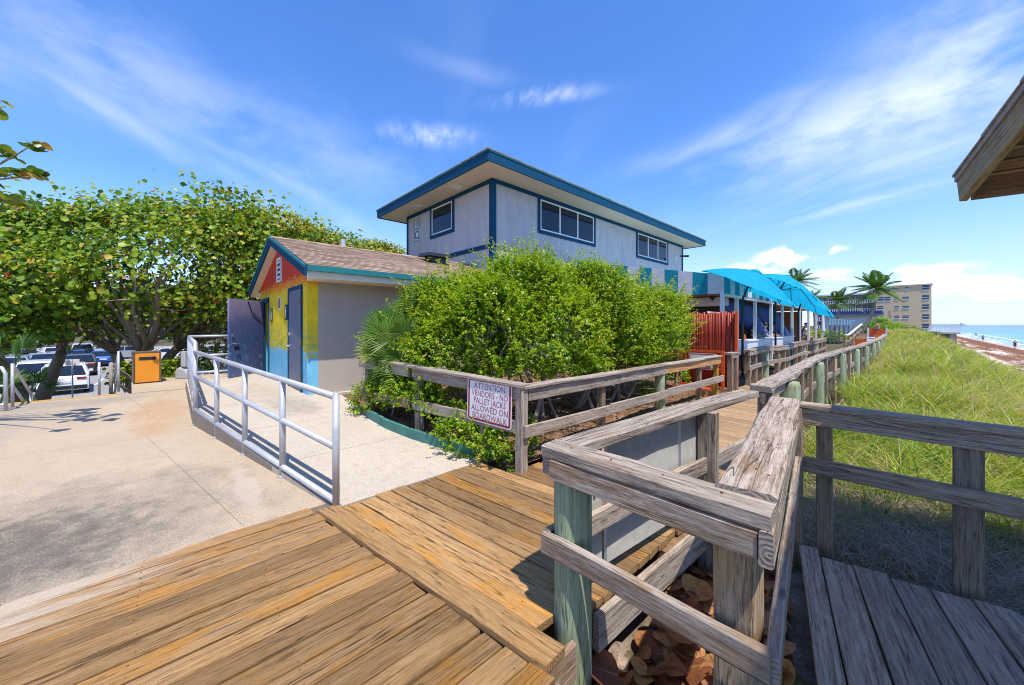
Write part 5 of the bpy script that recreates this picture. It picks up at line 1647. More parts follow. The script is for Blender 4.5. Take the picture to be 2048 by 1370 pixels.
# navy roller shades let down at a slant
for i, (pts, lab) in enumerate((
        ([(-4.3, 12.6, 2.56), (-4.0, 15.6, 2.56), (-3.9, 18.9, 1.15), (-4.2, 18.3, 0.9)], 'dark navy shade cloth slanting down behind the seated diners'),
        ([(-4.3, 17.0, 2.5), (-4.0, 19.6, 2.5), (-3.85, 23.8, 0.55), (-4.2, 22.9, 0.35)], 'dark navy shade cloth slanting down at the far end of the terrace'))):
    v = [Vector(p) for p in pts]
    n_ = 7
    V = []; F = []
    for a in range(n_ + 1):
        for b in range(n_ + 1):
            s_, t_2 = a / n_, b / n_
            p = (v[0].lerp(v[3], s_)).lerp(v[1].lerp(v[2], s_), t_2)
            V.append(p + Vector((0.10 * math.sin(3.1 * s_) * math.sin(3.1 * t_2), 0, -0.12 * math.sin(3.14 * s_) * math.sin(3.14 * t_2))))
    for a in range(n_):
        for b in range(n_):
            F.append((a * (n_ + 1) + b, a * (n_ + 1) + b + 1, (a + 1) * (n_ + 1) + b + 1, (a + 1) * (n_ + 1) + b))
    o = mesh_obj('shade_cloth', new_mesh('shade_cloth', V, F, True), M['navy'])
    m = o.modifiers.new('thickness', 'SOLIDIFY'); m.thickness = 0.01
    tag(o, lab, 'shade cloth', 'navy shade cloths on the terrace')


# ---- tilted umbrellas
def umbrella(base, joint, tiltdir, tilt, rad, label, mat, ribs_from=0.0):
    u = empty('patio_umbrella', base, 0, label, 'umbrella', 'tilted turquoise umbrellas on the terrace')
    base, joint = Vector(base), Vector(joint)
    MB().tube([base, base + up * (joint.z - base.z - 0.45)], 0.034, 8).tube([base + up * (joint.z - base.z - 0.45), joint], 0.03, 8).build('pole', M['blackm'], u, True)
    MB().tube([base, base + up * 0.06], [0.26, 0.22], 16).build('base', M['blackm'], u)
    td = Vector((tiltdir[0], tiltdir[1], 0)).normalized()
    nrm_ = (up * math.cos(R(tilt)) + td * math.sin(R(tilt))).normalized()
    ax = td * math.cos(R(tilt)) - up * math.sin(R(tilt))
    ay = nrm_.cross(ax)
    V = [joint + nrm_ * 0.42]; F = []
    n = 8; rings = 5
    for r in range(1, rings + 1):
        q = r / rings
        for k in range(n * 2):
            a = math.pi * k / n
            sag = 0.86 if k % 2 else 1.0
            sag = 1 - (1 - (0.955 if k % 2 else 1.0)) * q
            V.append(joint + nrm_ * (0.42 - 0.55 * q ** 1.5 + (0.02 * q if k % 2 else 0)) + (ax * math.cos(a) + ay * math.sin(a)) * rad * q * sag)
    for k in range(2 * n):
        F.append((0, 1 + k, 1 + (k + 1) % (2 * n)))
    for r in range(rings - 1):
        for k in range(2 * n):
            k2 = (k + 1) % (2 * n)
            F.append((1 + r * 2 * n + k, 1 + (r + 1) * 2 * n + k, 1 + (r + 1) * 2 * n + k2, 1 + r * 2 * n + k2))
    o = mesh_obj('canopy', new_mesh('canopy', V, F, False), mat, u)
    MB().tube([joint + nrm_ * 0.40, joint + nrm_ * 0.47], [0.2, 0.05], 10).build('vent_cap', mat, u)
    hub = joint - nrm_ * 0.12
    MB().tube([hub, joint + nrm_ * 0.36], 0.028, 8).build('hub', M['blackm'], u)
    for k in range(n):
        a = 2 * math.pi * k / n
        d = ax * math.cos(a) + ay * math.sin(a)
        pts = [joint + nrm_ * (0.385 - 0.55 * q ** 1.5) + d * rad * q * 0.99 for q in (0.03, 0.35, 0.7, 1.0)]
        rb = MB().tube(pts, 0.011, 5).build('rib', M['blackm'], u)
        MB().tube([hub, pts[1].lerp(pts[2], 0.4)], 0.009, 5).build('strut', M['blackm'], rb)
    return u


cr = Vector((math.cos(R(HEAD)), math.sin(R(HEAD)), 0)); cf = Vector((-math.sin(R(HEAD)), math.cos(R(HEAD)), 0))
umbrella(to_world(1485, 10.9, 0.05), to_world(1498, 10.9, 2.86), cr * 0.85 - cf * 0.62, 28, 1.36, 'nearest tilted turquoise umbrella beside the red bamboo screen', M['turq'])
umbrella(to_world(1551, 13.2, 0.05), to_world(1563, 13.2, 3.02), cr * 0.96 - cf * 0.24, 28, 1.22, 'tilted turquoise umbrella showing its dark ribs from below', M['turq'])
umbrella(to_world(1597, 16.0, 0.05), to_world(1604, 16.0, 2.72), cr * 0.90 - cf * 0.45, 30, 1.32, 'farthest tilted turquoise umbrella at the end of the row', M['turq'])


# ================================================================== PEOPLE
def skin_body(name, verts, edges, radii, mat, parent, sub=1):
    me = bpy.data.meshes.new(name)
    me.from_pydata([tuple(v) for v in verts], edges, [])
    o = bpy.data.objects.new(name, me)
    COL.objects.link(o)
    m = o.modifiers.new('skin', 'SKIN'); m.use_smooth_shade = True
    for i, r in enumerate(radii):
        rr = r if isinstance(r, tuple) else (r, r)
        me.skin_vertices[0].data[i].radius = rr
    me.skin_vertices[0].data[0].use_root = True
    s = o.modifiers.new('subsurf', 'SUBSURF'); s.levels = sub; s.render_levels = sub
    dg = bpy.context.evaluated_depsgraph_get()
    dg.update()
    nm = bpy.data.meshes.new_from_object(o.evaluated_get(dg))
    bpy.data.objects.remove(o)
    nm.name = name
    nm.materials.clear()
    return mesh_obj(name, nm, mat, parent)


def person(loc, face, pose, shirt, trousers, label, scale=1.0, group=None, hat=None):
    """one figure; face = heading (radians, direction of +forward); pose 'walk' | 'sit'"""
    root = empty('person', loc, 0, label, 'person', group)
    f = Vector((-math.sin(face), math.cos(face), 0)); r = Vector((f.y, -f.x, 0)); z = up
    o = Vector(loc)
    P = lambda a, b, c: o + (r * a + f * b + z * c) * scale
    J = {}
    if pose == 'walk':
        J = dict(pel=P(0, 0, .95), sp=P(0, 0.01, 1.15), ch=P(0, 0.02, 1.36), nk=P(0, 0.03, 1.50), hb=P(0, 0.05, 1.58), hd=P(0, 0.055, 1.68),
                 hl=P(-.10, 0, .90), kl=P(-.10, .16, .50), al=P(-.10, .10, .09), fl=P(-.10, .24, .04),
                 hr=P(.10, 0, .90), kr=P(.10, -.02, .49), ar=P(.10, -.30, .13), fr=P(.10, -.18, .04),
                 sl=P(-.19, .02, 1.42), el=P(-.25, -.10, 1.16), wl=P(-.24, .02, .93), dl=P(-.23, .06, .84),
                 sr=P(.19, .02, 1.42), er=P(.25, .04, 1.15), wr=P(.24, .22, .99), dr=P(.23, .29, .95))
    else:
        J = dict(pel=P(0, 0, .72), sp=P(0, 0.03, .92), ch=P(0, 0.08, 1.12), nk=P(0, 0.11, 1.27), hb=P(0, 0.15, 1.35), hd=P(0, 0.17, 1.45),
                 hl=P(-.10, .05, .70), kl=P(-.13, .46, .70), al=P(-.13, .42, .28), fl=P(-.13, .56, .22),
                 hr=P(.10, .05, .70), kr=P(.13, .46, .70), ar=P(.13, .42, .28), fr=P(.13, .56, .22),
                 sl=P(-.20, .09, 1.19), el=P(-.26, .22, .96), wl=P(-.14, .44, 1.02), dl=P(-.08, .50, 1.05),
                 sr=P(.20, .09, 1.19), er=P(.26, .22, .96), wr=P(.14, .44, 1.02), dr=P(.08, .50, 1.05))
    order = list(J)
    ix = {k: i for i, k in enumerate(order)}
    ed = [('pel', 'sp'), ('sp', 'ch'), ('ch', 'nk'), ('nk', 'hb'), ('hb', 'hd'), ('pel', 'hl'), ('hl', 'kl'), ('kl', 'al'), ('al', 'fl'), ('pel', 'hr'), ('hr', 'kr'), ('kr', 'ar'), ('ar', 'fr'),
          ('ch', 'sl'), ('sl', 'el'), ('el', 'wl'), ('wl', 'dl'), ('ch', 'sr'), ('sr', 'er'), ('er', 'wr'), ('wr', 'dr')]
    rad = dict(pel=.13, sp=.12, ch=.14, nk=.055, hb=.085, hd=.10, hl=.085, kl=.058, al=.04, fl=.035, hr=.085, kr=.058, ar=.04, fr=.035, sl=.06, el=.042, wl=.03, dl=.03, sr=.06, er=.042, wr=.03, dr=.03)
    skin_body('body', [J[k] for k in order], [(ix[a], ix[b]) for a, b in ed], [rad[k] * scale for k in order], M['skin'], root)
    # shirt
    so = ['sp', 'pel', 'ch', 'sl', 'sr', 'em', 'em2']
    pts = {k: J[k] for k in ('sp', 'pel', 'ch', 'sl', 'sr')}
    pts['em'] = J['sl'].lerp(J['el'], 0.6); pts['em2'] = J['sr'].lerp(J['er'], 0.6)
    sr_ = dict(sp=.135, pel=.145, ch=.155, sl=.075, sr=.075, em=.06, em2=.06)
    skin_body('shirt', [pts[k] for k in so], [(0, 1), (0, 2), (2, 3), (2, 4), (3, 5), (4, 6)], [sr_[k] * scale for k in so], shirt, root)
    so = [J['pel'], J['hl'], J['hl'].lerp(J['kl'], .8), J['hr'], J['hr'].lerp(J['kr'], .8)]
    skin_body('shorts', so, [(0, 1), (1, 2), (0, 3), (3, 4)], [.15 * scale, .1 * scale, .085 * scale, .1 * scale, .085 * scale], trousers, root)
    hd = J['hd']
    MBh = MB()
    n = 10
    V = []; F = []
    for i in range(5):
        ph = math.pi / 2 * i / 4.0 * 1.15
        for k in range(n):
            a = 2 * math.pi * k / n
            rr = 0.112 * scale * math.cos(ph - 0.18)
            V.append(hd + r * (rr * math.cos(a) * .92) + f * (rr * math.sin(a) - 0.022 * scale) + z * (0.112 * scale * math.sin(ph - 0.1) + 0.01))
    for i in range(4):
        for k in range(n):
            F.append((i * n + k, i * n + (k + 1) % n, (i + 1) * n + (k + 1) % n, (i + 1) * n + k))
    F.append(tuple(4 * n + k for k in range(n)))
    mesh_obj('hair', new_mesh('hair', V, F, True), hat or M['hair'], root)
    return root


person(to_world(1521, 15.2, 0.22), R(-130 + 47), 'sit', M['shirtblue'], M['shorts'], 'seated diner in a bright blue shirt at the bar counter', group='diners on the terrace')
person(to_world(1538, 16.1, 0.22), R(-60), 'sit', M['shirtdark'], M['shirtdark'], 'seated diner in dark clothes next to the bright blue shirt', group='diners on the terrace')
person(to_world(1500, 14.2, 0.22), R(-100), 'sit', M['shirtdark'], M['shorts'], 'seated diner in shadow behind the nearest umbrella pole', group='diners on the terrace')
person(to_world(1606, 22.0, 0.22), R(-70), 'sit', M['whitecanvas'], M['shorts'], 'diner in pale top at the far end of the counter', group='diners on the terrace')
# high stools under the diners
for i, (px, d) in enumerate(((1521, 15.2), (1538, 16.1), (1500, 14.2), (1606, 22.0))):
    b = to_world(px, d, 0.05)
    st = empty('bar_stool', b, 0, ('bar stool under the diner in bright blue shirt', 'bar stool under the diner next to the blue shirt', 'bar stool under the diner behind the nearest umbrella pole', 'bar stool at the far end of the counter')[i], 'stool', 'bar stools on the terrace')
    MB().tube([b + up * 0.68, b + up * 0.73], 0.19, 14).build('seat', M['leafbin'], st)
    for k in range(4):
        a = math.pi / 4 + math.pi / 2 * k
        MB().tube([b + Vector((0.14 * math.cos(a), 0.14 * math.sin(a), 0.68)), b + Vector((0.22 * math.cos(a), 0.22 * math.sin(a), 0.0))], 0.014, 6).build('leg', M['rust'], st)
def shore(px, x):
    u_ = (px - 1024) / 730; h_ = R(HEAD)
    d = x / (u_ * math.cos(h_) - math.sin(h_))
    return to_world(px, d, 0)
def on_beach(p):
    z = float(beach_z(np.array(p.x), np.array(p.y)))
    return (p.x, p.y, z)
q = shore(1966, 16.8); person(on_beach(q), R(-10), 'walk', M['shirtred'], M['shirtdark'], 'farther walker with reddish top at the water edge', 1.05, 'walkers on the beach')
q = shore(2030, 15.2); person(on_beach(q), R(-5), 'walk', M['shirtdark'], M['shirtdark'], 'nearer walker in dark swimwear on the wet sand', 1.05, 'walkers on the beach')
q = shore(1952, 24.5); person((q.x, q.y, -4.1), R(30), 'walk', M['shirtdark'], M['shirtdark'], 'bather standing in the shallow surf', 1.0, 'walkers on the beach')

# ================================================================== CARS
def car(loc, rz, paint, label, kind='suv', s=1.0):
    c = empty('parked_car', loc, rz, label, 'car', 'cars in the car park')
    Lh, W = (2.35, 0.94) if kind == 'suv' else (2.3, 0.90)
    H = 1.68 if kind == 'suv' else 1.42
    mx = Matrix.Translation(loc) @ Matrix.Rotation(rz, 4, 'Z')
    if kind == 'suv':
        low = [(-Lh, .45), (-Lh + .04, .95), (-Lh + .12, 1.05), (.95, 1.05), (Lh - .25, .93), (Lh - .04, .78), (Lh, .45), (Lh - .1, .24), (-Lh + .15, .24)]
        cab = [(-Lh + .12, 1.04), (-Lh + .42, 1.60), (-Lh + .9, H), (0.1, H - .02), (.45, 1.58), (1.15, 1.04)]
    else:
        low = [(-Lh, .42), (-Lh + .02, .85), (-Lh + .1, .95), (-1.35, 1.0), (.9, .98), (Lh - .3, .82), (Lh - .04, .66), (Lh, .42), (Lh - .12, .22), (-Lh + .15, .22)]
        cab = [(-1.75, .97), (-1.05, 1.36), (-.6, H), (.15, H - .01), (.45, 1.34), (1.15, .96)]
    def loft(poly, ws):
        n = len(poly); v = []; f = []
        for yy, sh in ws:
            for x_, z_ in poly:
                cx_ = 0.0
                v.append(mx @ Vector((x_ * sh, yy, z_ if sh == 1 else (z_ - .6) * (0.97) + .6)))
        for j in range(len(ws) - 1):
            for k in range(n):
                k2 = (k + 1) % n
                f.append((j * n + k, j * n + k2, (j + 1) * n + k2, (j + 1) * n + k))
        f.append(tuple(range(n))[::-1]); f.append(tuple((len(ws) - 1) * n + k for k in range(n)))
        return MB().add(v, f)
    b = loft(low, ((-W, .97), (-W + .09, 1), (W - .09, 1), (W, .97))).build('body', paint, c)
    n = len(cab)
    v = [mx @ Vector((x_, sgn * (W - .06 - 0.20 * (z_ - cab[0][1]) / (H - cab[0][1])), z_)) for sgn in (-1, 1) for x_, z_ in cab]
    f = [tuple(range(n))[::-1], tuple(range(n, 2 * n))] + [(k, (k + 1) % n, n + (k + 1) % n, n + k) for k in range(n)]
    cb_ = MB().add(v, f).build('greenhouse', M['glass'], c)
    # roof skin, pillars
    rf = MB()
    top = [cab[1], cab[2], cab[3], cab[4]]
    vv = [mx @ Vector((x_, sgn * (W - .06 - 0.20 * (z_ - cab[0][1]) / (H - cab[0][1]) + .012), z_ + .012)) for sgn in (-1, 1) for x_, z_ in top]
    vv += [mx @ Vector((x_, sgn * (W - .06 - 0.20 * (z_ - cab[0][1]) / (H - cab[0][1]) + .008), z_ - .05)) for sgn in (-1, 1) for x_, z_ in top]
    m_ = 4
    rf.add(vv, [(k, k + 1, m_ + k + 1, m_ + k) for k in range(3)] + [(k, 2 * m_ + k, 2 * m_ + k + 1, k + 1) for k in range(3)] + [(m_ + k, m_ + k + 1, 3 * m_ + k + 1, 3 * m_ + k) for k in range(3)] + [(0, m_, 3 * m_, 2 * m_), (3, 2 * m_ + 3, 3 * m_ + 3, m_ + 3)])
    rf.build('roof', paint, c)
    pl = MB()
    for sgn in (-1, 1):
        for a, b2 in ((cab[0], cab[1]), (cab[5], cab[4]), ((-.35, cab[0][1]), (-.3, H - .02))):
            pa = mx @ Vector((a[0], sgn * (W - .055), a[1])); pb = mx @ Vector((b2[0], sgn * (W - .05 - 0.20 * (b2[1] - cab[0][1]) / (H - cab[0][1])), b2[1]))
            pl.tube([pa, pb], 0.045, 6)
    pl.build('pillars', paint, c, kind='stuff')
    for sx in (-1.42, 1.45):
        for sgn in (-1, 1):
            o_ = Vector((sx, sgn * (W - .10), .34))
            w_ = MB().tube([mx @ (o_ - Vector((0, .11, 0))), mx @ (o_ + Vector((0, .11, 0)))], .34, 16).build('wheel', M['rubber'], c)
            MB().tube([mx @ (o_ + Vector((0, sgn * .105, 0))), mx @ (o_ + Vector((0, sgn * .118, 0)))], .22, 12).build('rim', M['steel'], w_)
    def bit(name, x0_, x1_, y0_, y1_, z0_, z1_, mt):
        m2 = MB().box(x0_, x1_, y0_, y1_, z0_, z1_)
        m2.v = [tuple(mx @ Vector(p)) for p in m2.v]
        return m2.build(name, mt, c)
    for sgn in (-1, 1):
        y0_, y1_ = sorted((sgn * (W - .1), sgn * (W - .45)))
        bit('tail_light', -Lh - .01, -Lh + .1, y0_, y1_, .86, .98, M['tail'])
        bit('headlight', Lh - .16, Lh - .005, y0_, y1_, .68, .80, M['head'])
        y0_, y1_ = sorted((sgn * (W - .02), sgn * (W + .16)))
        bit('mirror', .80, .95, y0_, y1_, 1.02, 1.16, paint)
    bit('rear_bumper', -Lh - .04, -Lh + .1, -W + .06, W - .06, .30, .52, M['blackm'])
    bit('grille', Lh - .06, Lh + .015, -.45, .45, .42, .70, M['blackm'])
    bit('plate', -Lh - .02, -Lh + .03, -.26, .26, .66, .78, M['signwhite'])
    return c


M['tail'] = plain('red tail lamp', (0.30, 0.012, 0.012), 0.2)
M['head'] = plain('clear headlamp', (0.7, 0.72, 0.75), 0.1, 0.3)
paint = lambda n, c, mtl=0.0: plain(n, c, 0.28, mtl, 0.03, coat=0.6)
PW, PD, PR, PS, PB, PG = paint('white car paint', (0.78, 0.78, 0.80)), paint('navy car paint', (0.012, 0.03, 0.085)), paint('dark red car paint', (0.26, 0.01, 0.02)), paint('silver car paint', (0.50, 0.51, 0.53), 0.5), paint('blue car paint', (0.02, 0.11, 0.42)), paint('black car paint', (0.02, 0.022, 0.026))


def cpos(px, d):
    p = to_world(px, d * 1.2, -2.3)
    return (p.x, p.y, -2.3)


car(cpos(131, 18.4), R(186), PW, 'white sport utility car seen from behind near the stair head', 'suv')
car(cpos(74, 19.0), R(8), PW, 'white sport utility car facing the stairs at the left', 'suv')
car(cpos(158, 24.5), R(186), PG, 'black car parked just beyond the white car seen from behind', 'suv')
car(cpos(148, 28.0), R(-6), PD, 'dark navy sport utility car facing the stairs', 'suv')
car(cpos(88, 27.5), R(14), PS, 'silver saloon car beside the navy car', 'sedan')
car(cpos(106, 35), R(196), PW, 'white saloon car in front of the dark red car', 'sedan')
car(cpos(131, 40), R(16), PR, 'dark red saloon car in the far row', 'sedan')
car(cpos(166, 38), R(186), PW, 'white car in the far row right of the dark red car', 'suv')
car(cpos(203, 30), R(188), PB, 'bright blue car behind the stair handrail', 'sedan')
car(cpos(65, 42), R(6), PG, 'black car in the far row at the left', 'sedan')
car(cpos(20, 22), R(8), PS, 'silver car behind the palm fronds at far left', 'suv')
car(cpos(95, 50), R(186), PW, 'white car farthest back in the car park', 'suv')
car(cpos(345, 34), R(100), PW, 'white car glimpsed under the trees behind the orange bin', 'sedan')
car(cpos(255, 36), R(100), PS, 'silver car glimpsed under the trees behind the blue car', 'sedan')

# ---- orange bin
bn = empty('litter_bin', to_world(293, 9.6, 0.0), 0, 'orange fronted litter bin with dark slot beside the tree', 'bin')
bc = to_world(293, 10.4, 0.0)
fwd_b = (Vector((0, 0, 0)) - Vector((bc.x, bc.y, 0))).normalized(); fwd_b = (fwd_b + Vector((0.25, 0.1, 0))).normalized()
rt_b = Vector((-fwd_b.y, fwd_b.x, 0))
if rt_b.dot(cr) < 0: rt_b = -rt_b


def bb(x0_, x1_, y0_, y1_, z0_, z1_):
    P_ = lambda a, b, c: tuple(Vector((bc.x, bc.y, 0.03)) + rt_b * a * 0.84 - fwd_b * b * 0.84 + up * c)
    return MB().hexa([P_(x0_, y0_, z0_), P_(x1_, y0_, z0_), P_(x1_, y1_, z0_), P_(x0_, y1_, z0_), P_(x0_, y0_, z1_), P_(x1_, y0_, z1_), P_(x1_, y1_, z1_), P_(x0_, y1_, z1_)])


bb(-.30, .30, -.30, .30, .0, .84).build('bin_body', M['leafbin'], bn)
bb(-.285, .285, -.325, -.301, .03, .83).build('front_panel', M['orange'], bn)
bb(-.20, .20, -.331, -.326, .64, .73).build('slot', M['dark'], bn)
bb(-.34, .34, -.33, .34, .841, .87).build('lid', M['leafbin'], bn)
for sx in (-.335, .30):
    for q in (-.33, .28):
        bb(sx, sx + .034, q, q + .05, -.02, .84).build('corner_strip', M['leafbin'], bn)
for k in range(5):
    bb(-.325, -.301, -.28 + .115 * k, -.28 + .115 * k + .10, .04, .82).build('slat', M['fence_rail'], bn)
bb(-.24, .24, -.329, -.3255, .10, .56).build('inset_panel', M['orange'], bn)

# ---- stair handrails at the plaza edge
def handrail(pts_top, posts, label, mat=M['galv'], r=0.024):
    h = empty('stair_handrail', (pts_top[0][0], pts_top[0][1], 0), 0, label, 'handrail')
    MB().tube(pts_top, r, 8).build('rail', mat, h, True)
    MB().tube([(x_, y_, z_ - 0.42) for x_, y_, z_ in pts_top], r, 8).build('rail', mat, h, True)
    for x_, y_, z0_, z1_ in posts:
        MB().tube([(x_, y_, z0_), (x_, y_, z1_)], r, 8).build('post', mat, h, True)
    return h


p = to_world(237, 9.05, 0)
handrail([(p.x, p.y, 0.94), (p.x - 1.5, p.y - 0.2, 0.10), (p.x - 3.2, p.y - 0.4, -0.85)], [(p.x, p.y, 0, 1.0), (p.x - 0.02, p.y - 0.32, -0.05, 0.75), (p.x - 1.5, p.y - 0.2, -1.0, 0.1), (p.x - 3.2, p.y - 0.4, -1.9, -0.85)], 'galvanised stair handrail descending beside the orange bin')
p = to_world(222, 9.8, 0)
handrail([(p.x, p.y, 0.62), (p.x - 1.6, p.y + 0.5, -0.25), (p.x - 3.0, p.y + 0.9, -1.0)], [(p.x, p.y, -0.3, 0.62), (p.x - 1.6, p.y + 0.5, -1.0, -0.25), (p.x - 3.0, p.y + 0.9, -1.9, -1.0)], 'old wooden stair handrail behind the galvanised one', M['fence_rail'], 0.04)
p = to_world(25, 7.3, 0)
handrail([(p.x, p.y, 0.86), (p.x - 1.3, p.y, 0.1), (p.x - 2.8, p.y, -0.75)], [(p.x, p.y, 0, 0.88), (p.x - 1.3, p.y, -0.9, 0.1), (p.x - 2.8, p.y, -1.7, -0.75)], 'galvanised stair handrail at the far left of the plaza')
p = to_world(12, 7.0, 0)
q = to_world(-90, 7.0, 0)
h = empty('end_railing', (p.x, p.y, 0), 0, 'grey pipe railing with rounded end at the far left of the plaza', 'railing')
MB().tube([(q.x, q.y, 0.86), p.lerp(q, 0.25) + up * 0.86, p.lerp(q, 0.08) + up * 0.83, p.lerp(q, 0.01) + up * 0.72, p + up * 0.0], 0.028, 8).build('rail', M['galv'], h, True)
for z in (0.12, 0.48):
    MB().tube([(q.x, q.y, z), (p.x, p.y, z)], 0.024, 8).build('rail', M['galv'], h, True)
# little sign on a post in the car park
p = to_world(145, 15.5, 0)
cs = empty('car_park_sign', (p.x, p.y, -2.0), 0, 'small pale sign on a thin post in the car park', 'sign')
MB().tube([(p.x, p.y, -2.4), (p.x, p.y, 0.2)], 0.025, 8).build('post', M['galv'], cs)
MB().extrude([(-.2, -.14), (.2, -.14), (.2, .14), (-.2, .14)], (p.x, p.y, 0.06), (0.15, 0.99, 0), (0, 0, 1), (0.015, 0, 0)).build('sign_panel', M['signwhite'], cs)
# grey box by the ramp corner
p = to_world(362, 11.0, 0.05)
ub = empty('utility_box', (p.x, p.y, 0), 0, 'rounded grey box standing behind the pipe railing corner', 'box')
MB().extrude([(-.22, 0), (.2, 0), (.2, .2), (.12, .32), (-.1, .38), (-.2, .28)], (p.x, p.y, 0.0), cr, (0, 0, 1), cf * 0.4).build('housing', M['stonegrey'], ub, bevel=0.05)
MB().extrude([(-.02, .38), (.12, .38), (.12, .85), (-.02, .85)], (p.x, p.y, 0.0), cr, (0, 0, 1), cf * 0.12).build('back_panel', M['stonegrey'], ub, bevel=0.02)


# ================================================================== FAR BUILDINGS
def px_on_y(px, Y):
    """(x, depth) where image column px meets the vertical plane y = Y"""
    u = (px - 1024) / 730; h = R(HEAD)
    d = Y / (u * math.sin(h) + math.cos(h))
    return d * (u * math.cos(h) - math.sin(h)), d


YC = 166.0
cxl, cxr = px_on_y(1752, YC)[0], px_on_y(1863, YC)[0]
condo = empty('condominium', ((cxl + cxr) / 2, YC + 7, -1), 0, 'tan five storey condominium end wall with small windows by the beach', 'building')
MB().box(cxl, cxr, YC, YC + 16, -3.2, 13.7).build('wall', M['condo'], condo)
MB().box(cxl - 0.25, cxr + 0.25, YC - 0.25, YC + 16.2, 13.7, 14.05).build('roof', M['condo'], condo)
zr = lambda py: EYE + (650 - py) / 730 * 112
for r, py in enumerate((575.6, 595, 613.4, 632.9, 651.5)):
    cols = [(1755, 1781, 1.25, 2) if r < 2 else (1754.5, 1766.5, 1.1, 1), (1789, 1798, 0.85 if r else 0.5, 1), ((1805, 1818, 0.85, 1) if r else (1811, 1817, 0.7, 1)), (1844.5, 1858, 1.4, 1)]
    for a, b, hgt, np_ in cols:
        xa, xb = px_on_y(a, YC)[0], px_on_y(b, YC)[0]
        zc_ = zr(py) - 0.1
        w = MB().box(xa - 0.06, xb + 0.06, YC - 0.10, YC - 0.002, zc_ - hgt / 2 - 0.16, zc_ - hgt / 2).build('window', M['white'], condo)
        for k in range(np_):
            q0 = xa + (xb - xa) * k / np_ + (0.06 if k else 0); q1 = xa + (xb - xa) * (k + 1) / np_
            MB().box(q0, q1, YC - 0.03, YC - 0.001, zc_ - hgt / 2, zc_ + hgt / 2).build('pane', M['glassblue'], w)
        m = MB()
        m.box(xa, xb, YC - 0.06, YC - 0.031, zc_ - 0.05, zc_ + 0.05)
        if np_ == 2: m.box((xa + xb) / 2 - 0.02, (xa + xb) / 2 + 0.08, YC - 0.061, YC - 0.0305, zc_ - hgt / 2, zc_ + hgt / 2)
        m.build('frame', M['white'], w)
xa = px_on_y(1780, YC)[0]
MB().box(xa - 0.06, xa + 0.06, YC - 0.1, YC - 0.001, zr(632), zr(619)).box(xa + 0.061, xa + 0.5, YC - 0.1, YC - 0.001, zr(632), zr(632) + 0.15).build('downpipe', M['condo_grey'], condo)

Y2 = 176.0
wl_, wr_ = px_on_y(1632, Y2)[0], px_on_y(1753, Y2)[0]
c2_ = empty('balcony_building', ((wl_ + wr_) / 2, Y2 + 8, -1), 0, 'taupe apartment wing with white balcony rails behind the leaning palm', 'building')
MB().box(wl_, wr_, Y2, Y2 + 12, -2, 12.2).build('wall', M['condo_grey'], c2_)
MB().box(wl_ - 0.3, wr_ + 0.0, Y2 - 1.6, Y2 + 12, 12.2, 12.7).build('roof', M['whitewood'], c2_)
MB().box(px_on_y(1668, Y2)[0], px_on_y(1680, Y2)[0], Y2 + 2, Y2 + 6, 12.7, 14.2).build('roof_house', M['condo'], c2_)
for z in (0.4, 3.35, 6.3, 9.25):
    s_ = MB().box(wl_, px_on_y(1750, Y2)[0], Y2 - 1.5, Y2 - 0.01, z - 0.1, z + 0.1).build('balcony_slab', M['whitewood'], c2_)
    m = MB().box(wl_, px_on_y(1750, Y2)[0], Y2 - 1.5, Y2 - 1.42, z + 1.0, z + 1.08)
    n = 26
    for k in range(n + 1):
        xx = wl_ + (px_on_y(1750, Y2)[0] - wl_) * k / n
        m.box(xx - 0.12, xx + 0.12, Y2 - 1.49, Y2 - 1.44, z + 0.1, z + 1.0)
    m.build('railing', M['white'], s_)
    for k in range(5):
        xx = wl_ + 0.8 + (px_on_y(1750, Y2)[0] - wl_ - 2) * k / 4.6
        w = MB().box(xx, xx + 2.1, Y2 - 0.04, Y2 - 0.005, z + 0.15, z + 2.3).build('window', M['glassblue'], c2_)
        MB().box(xx + 1.0, xx + 1.1, Y2 - 0.07, Y2 - 0.041, z + 0.15, z + 2.3).build('frame', M['white'], w)

YM = 88.0
ml, mr = px_on_y(1648, YM)[0], px_on_y(1756, YM)[0]
mb_ = empty('ribbed_shed', ((ml + mr) / 2, YM + 4, 0), 0, 'pale ribbed metal building with dark blue roof edge below the balconies', 'building')
MB().box(ml, mr, YM, YM + 8, -0.5, 3.55).build('wall', M['pale_metal'], mb_)
ribs = MB()
x = ml + 0.1
while x < mr:
    ribs.box(x, x + 0.09, YM - 0.06, YM - 0.001, -0.5, 3.4); x += 0.32
ribs.build('wall_ribs', M['pale_metal'], mb_, kind='stuff')
MB().box(ml - 0.4, mr + 0.5, YM - 1.0, YM + 8.4, 3.55, 4.05).build('roof_edge', M['navy'], mb_)
MB().box(ml - 0.3, mr + 0.4, YM - 0.9, YM + 8.3, 3.3, 3.549).build('eave', M['condo_grey'], mb_)

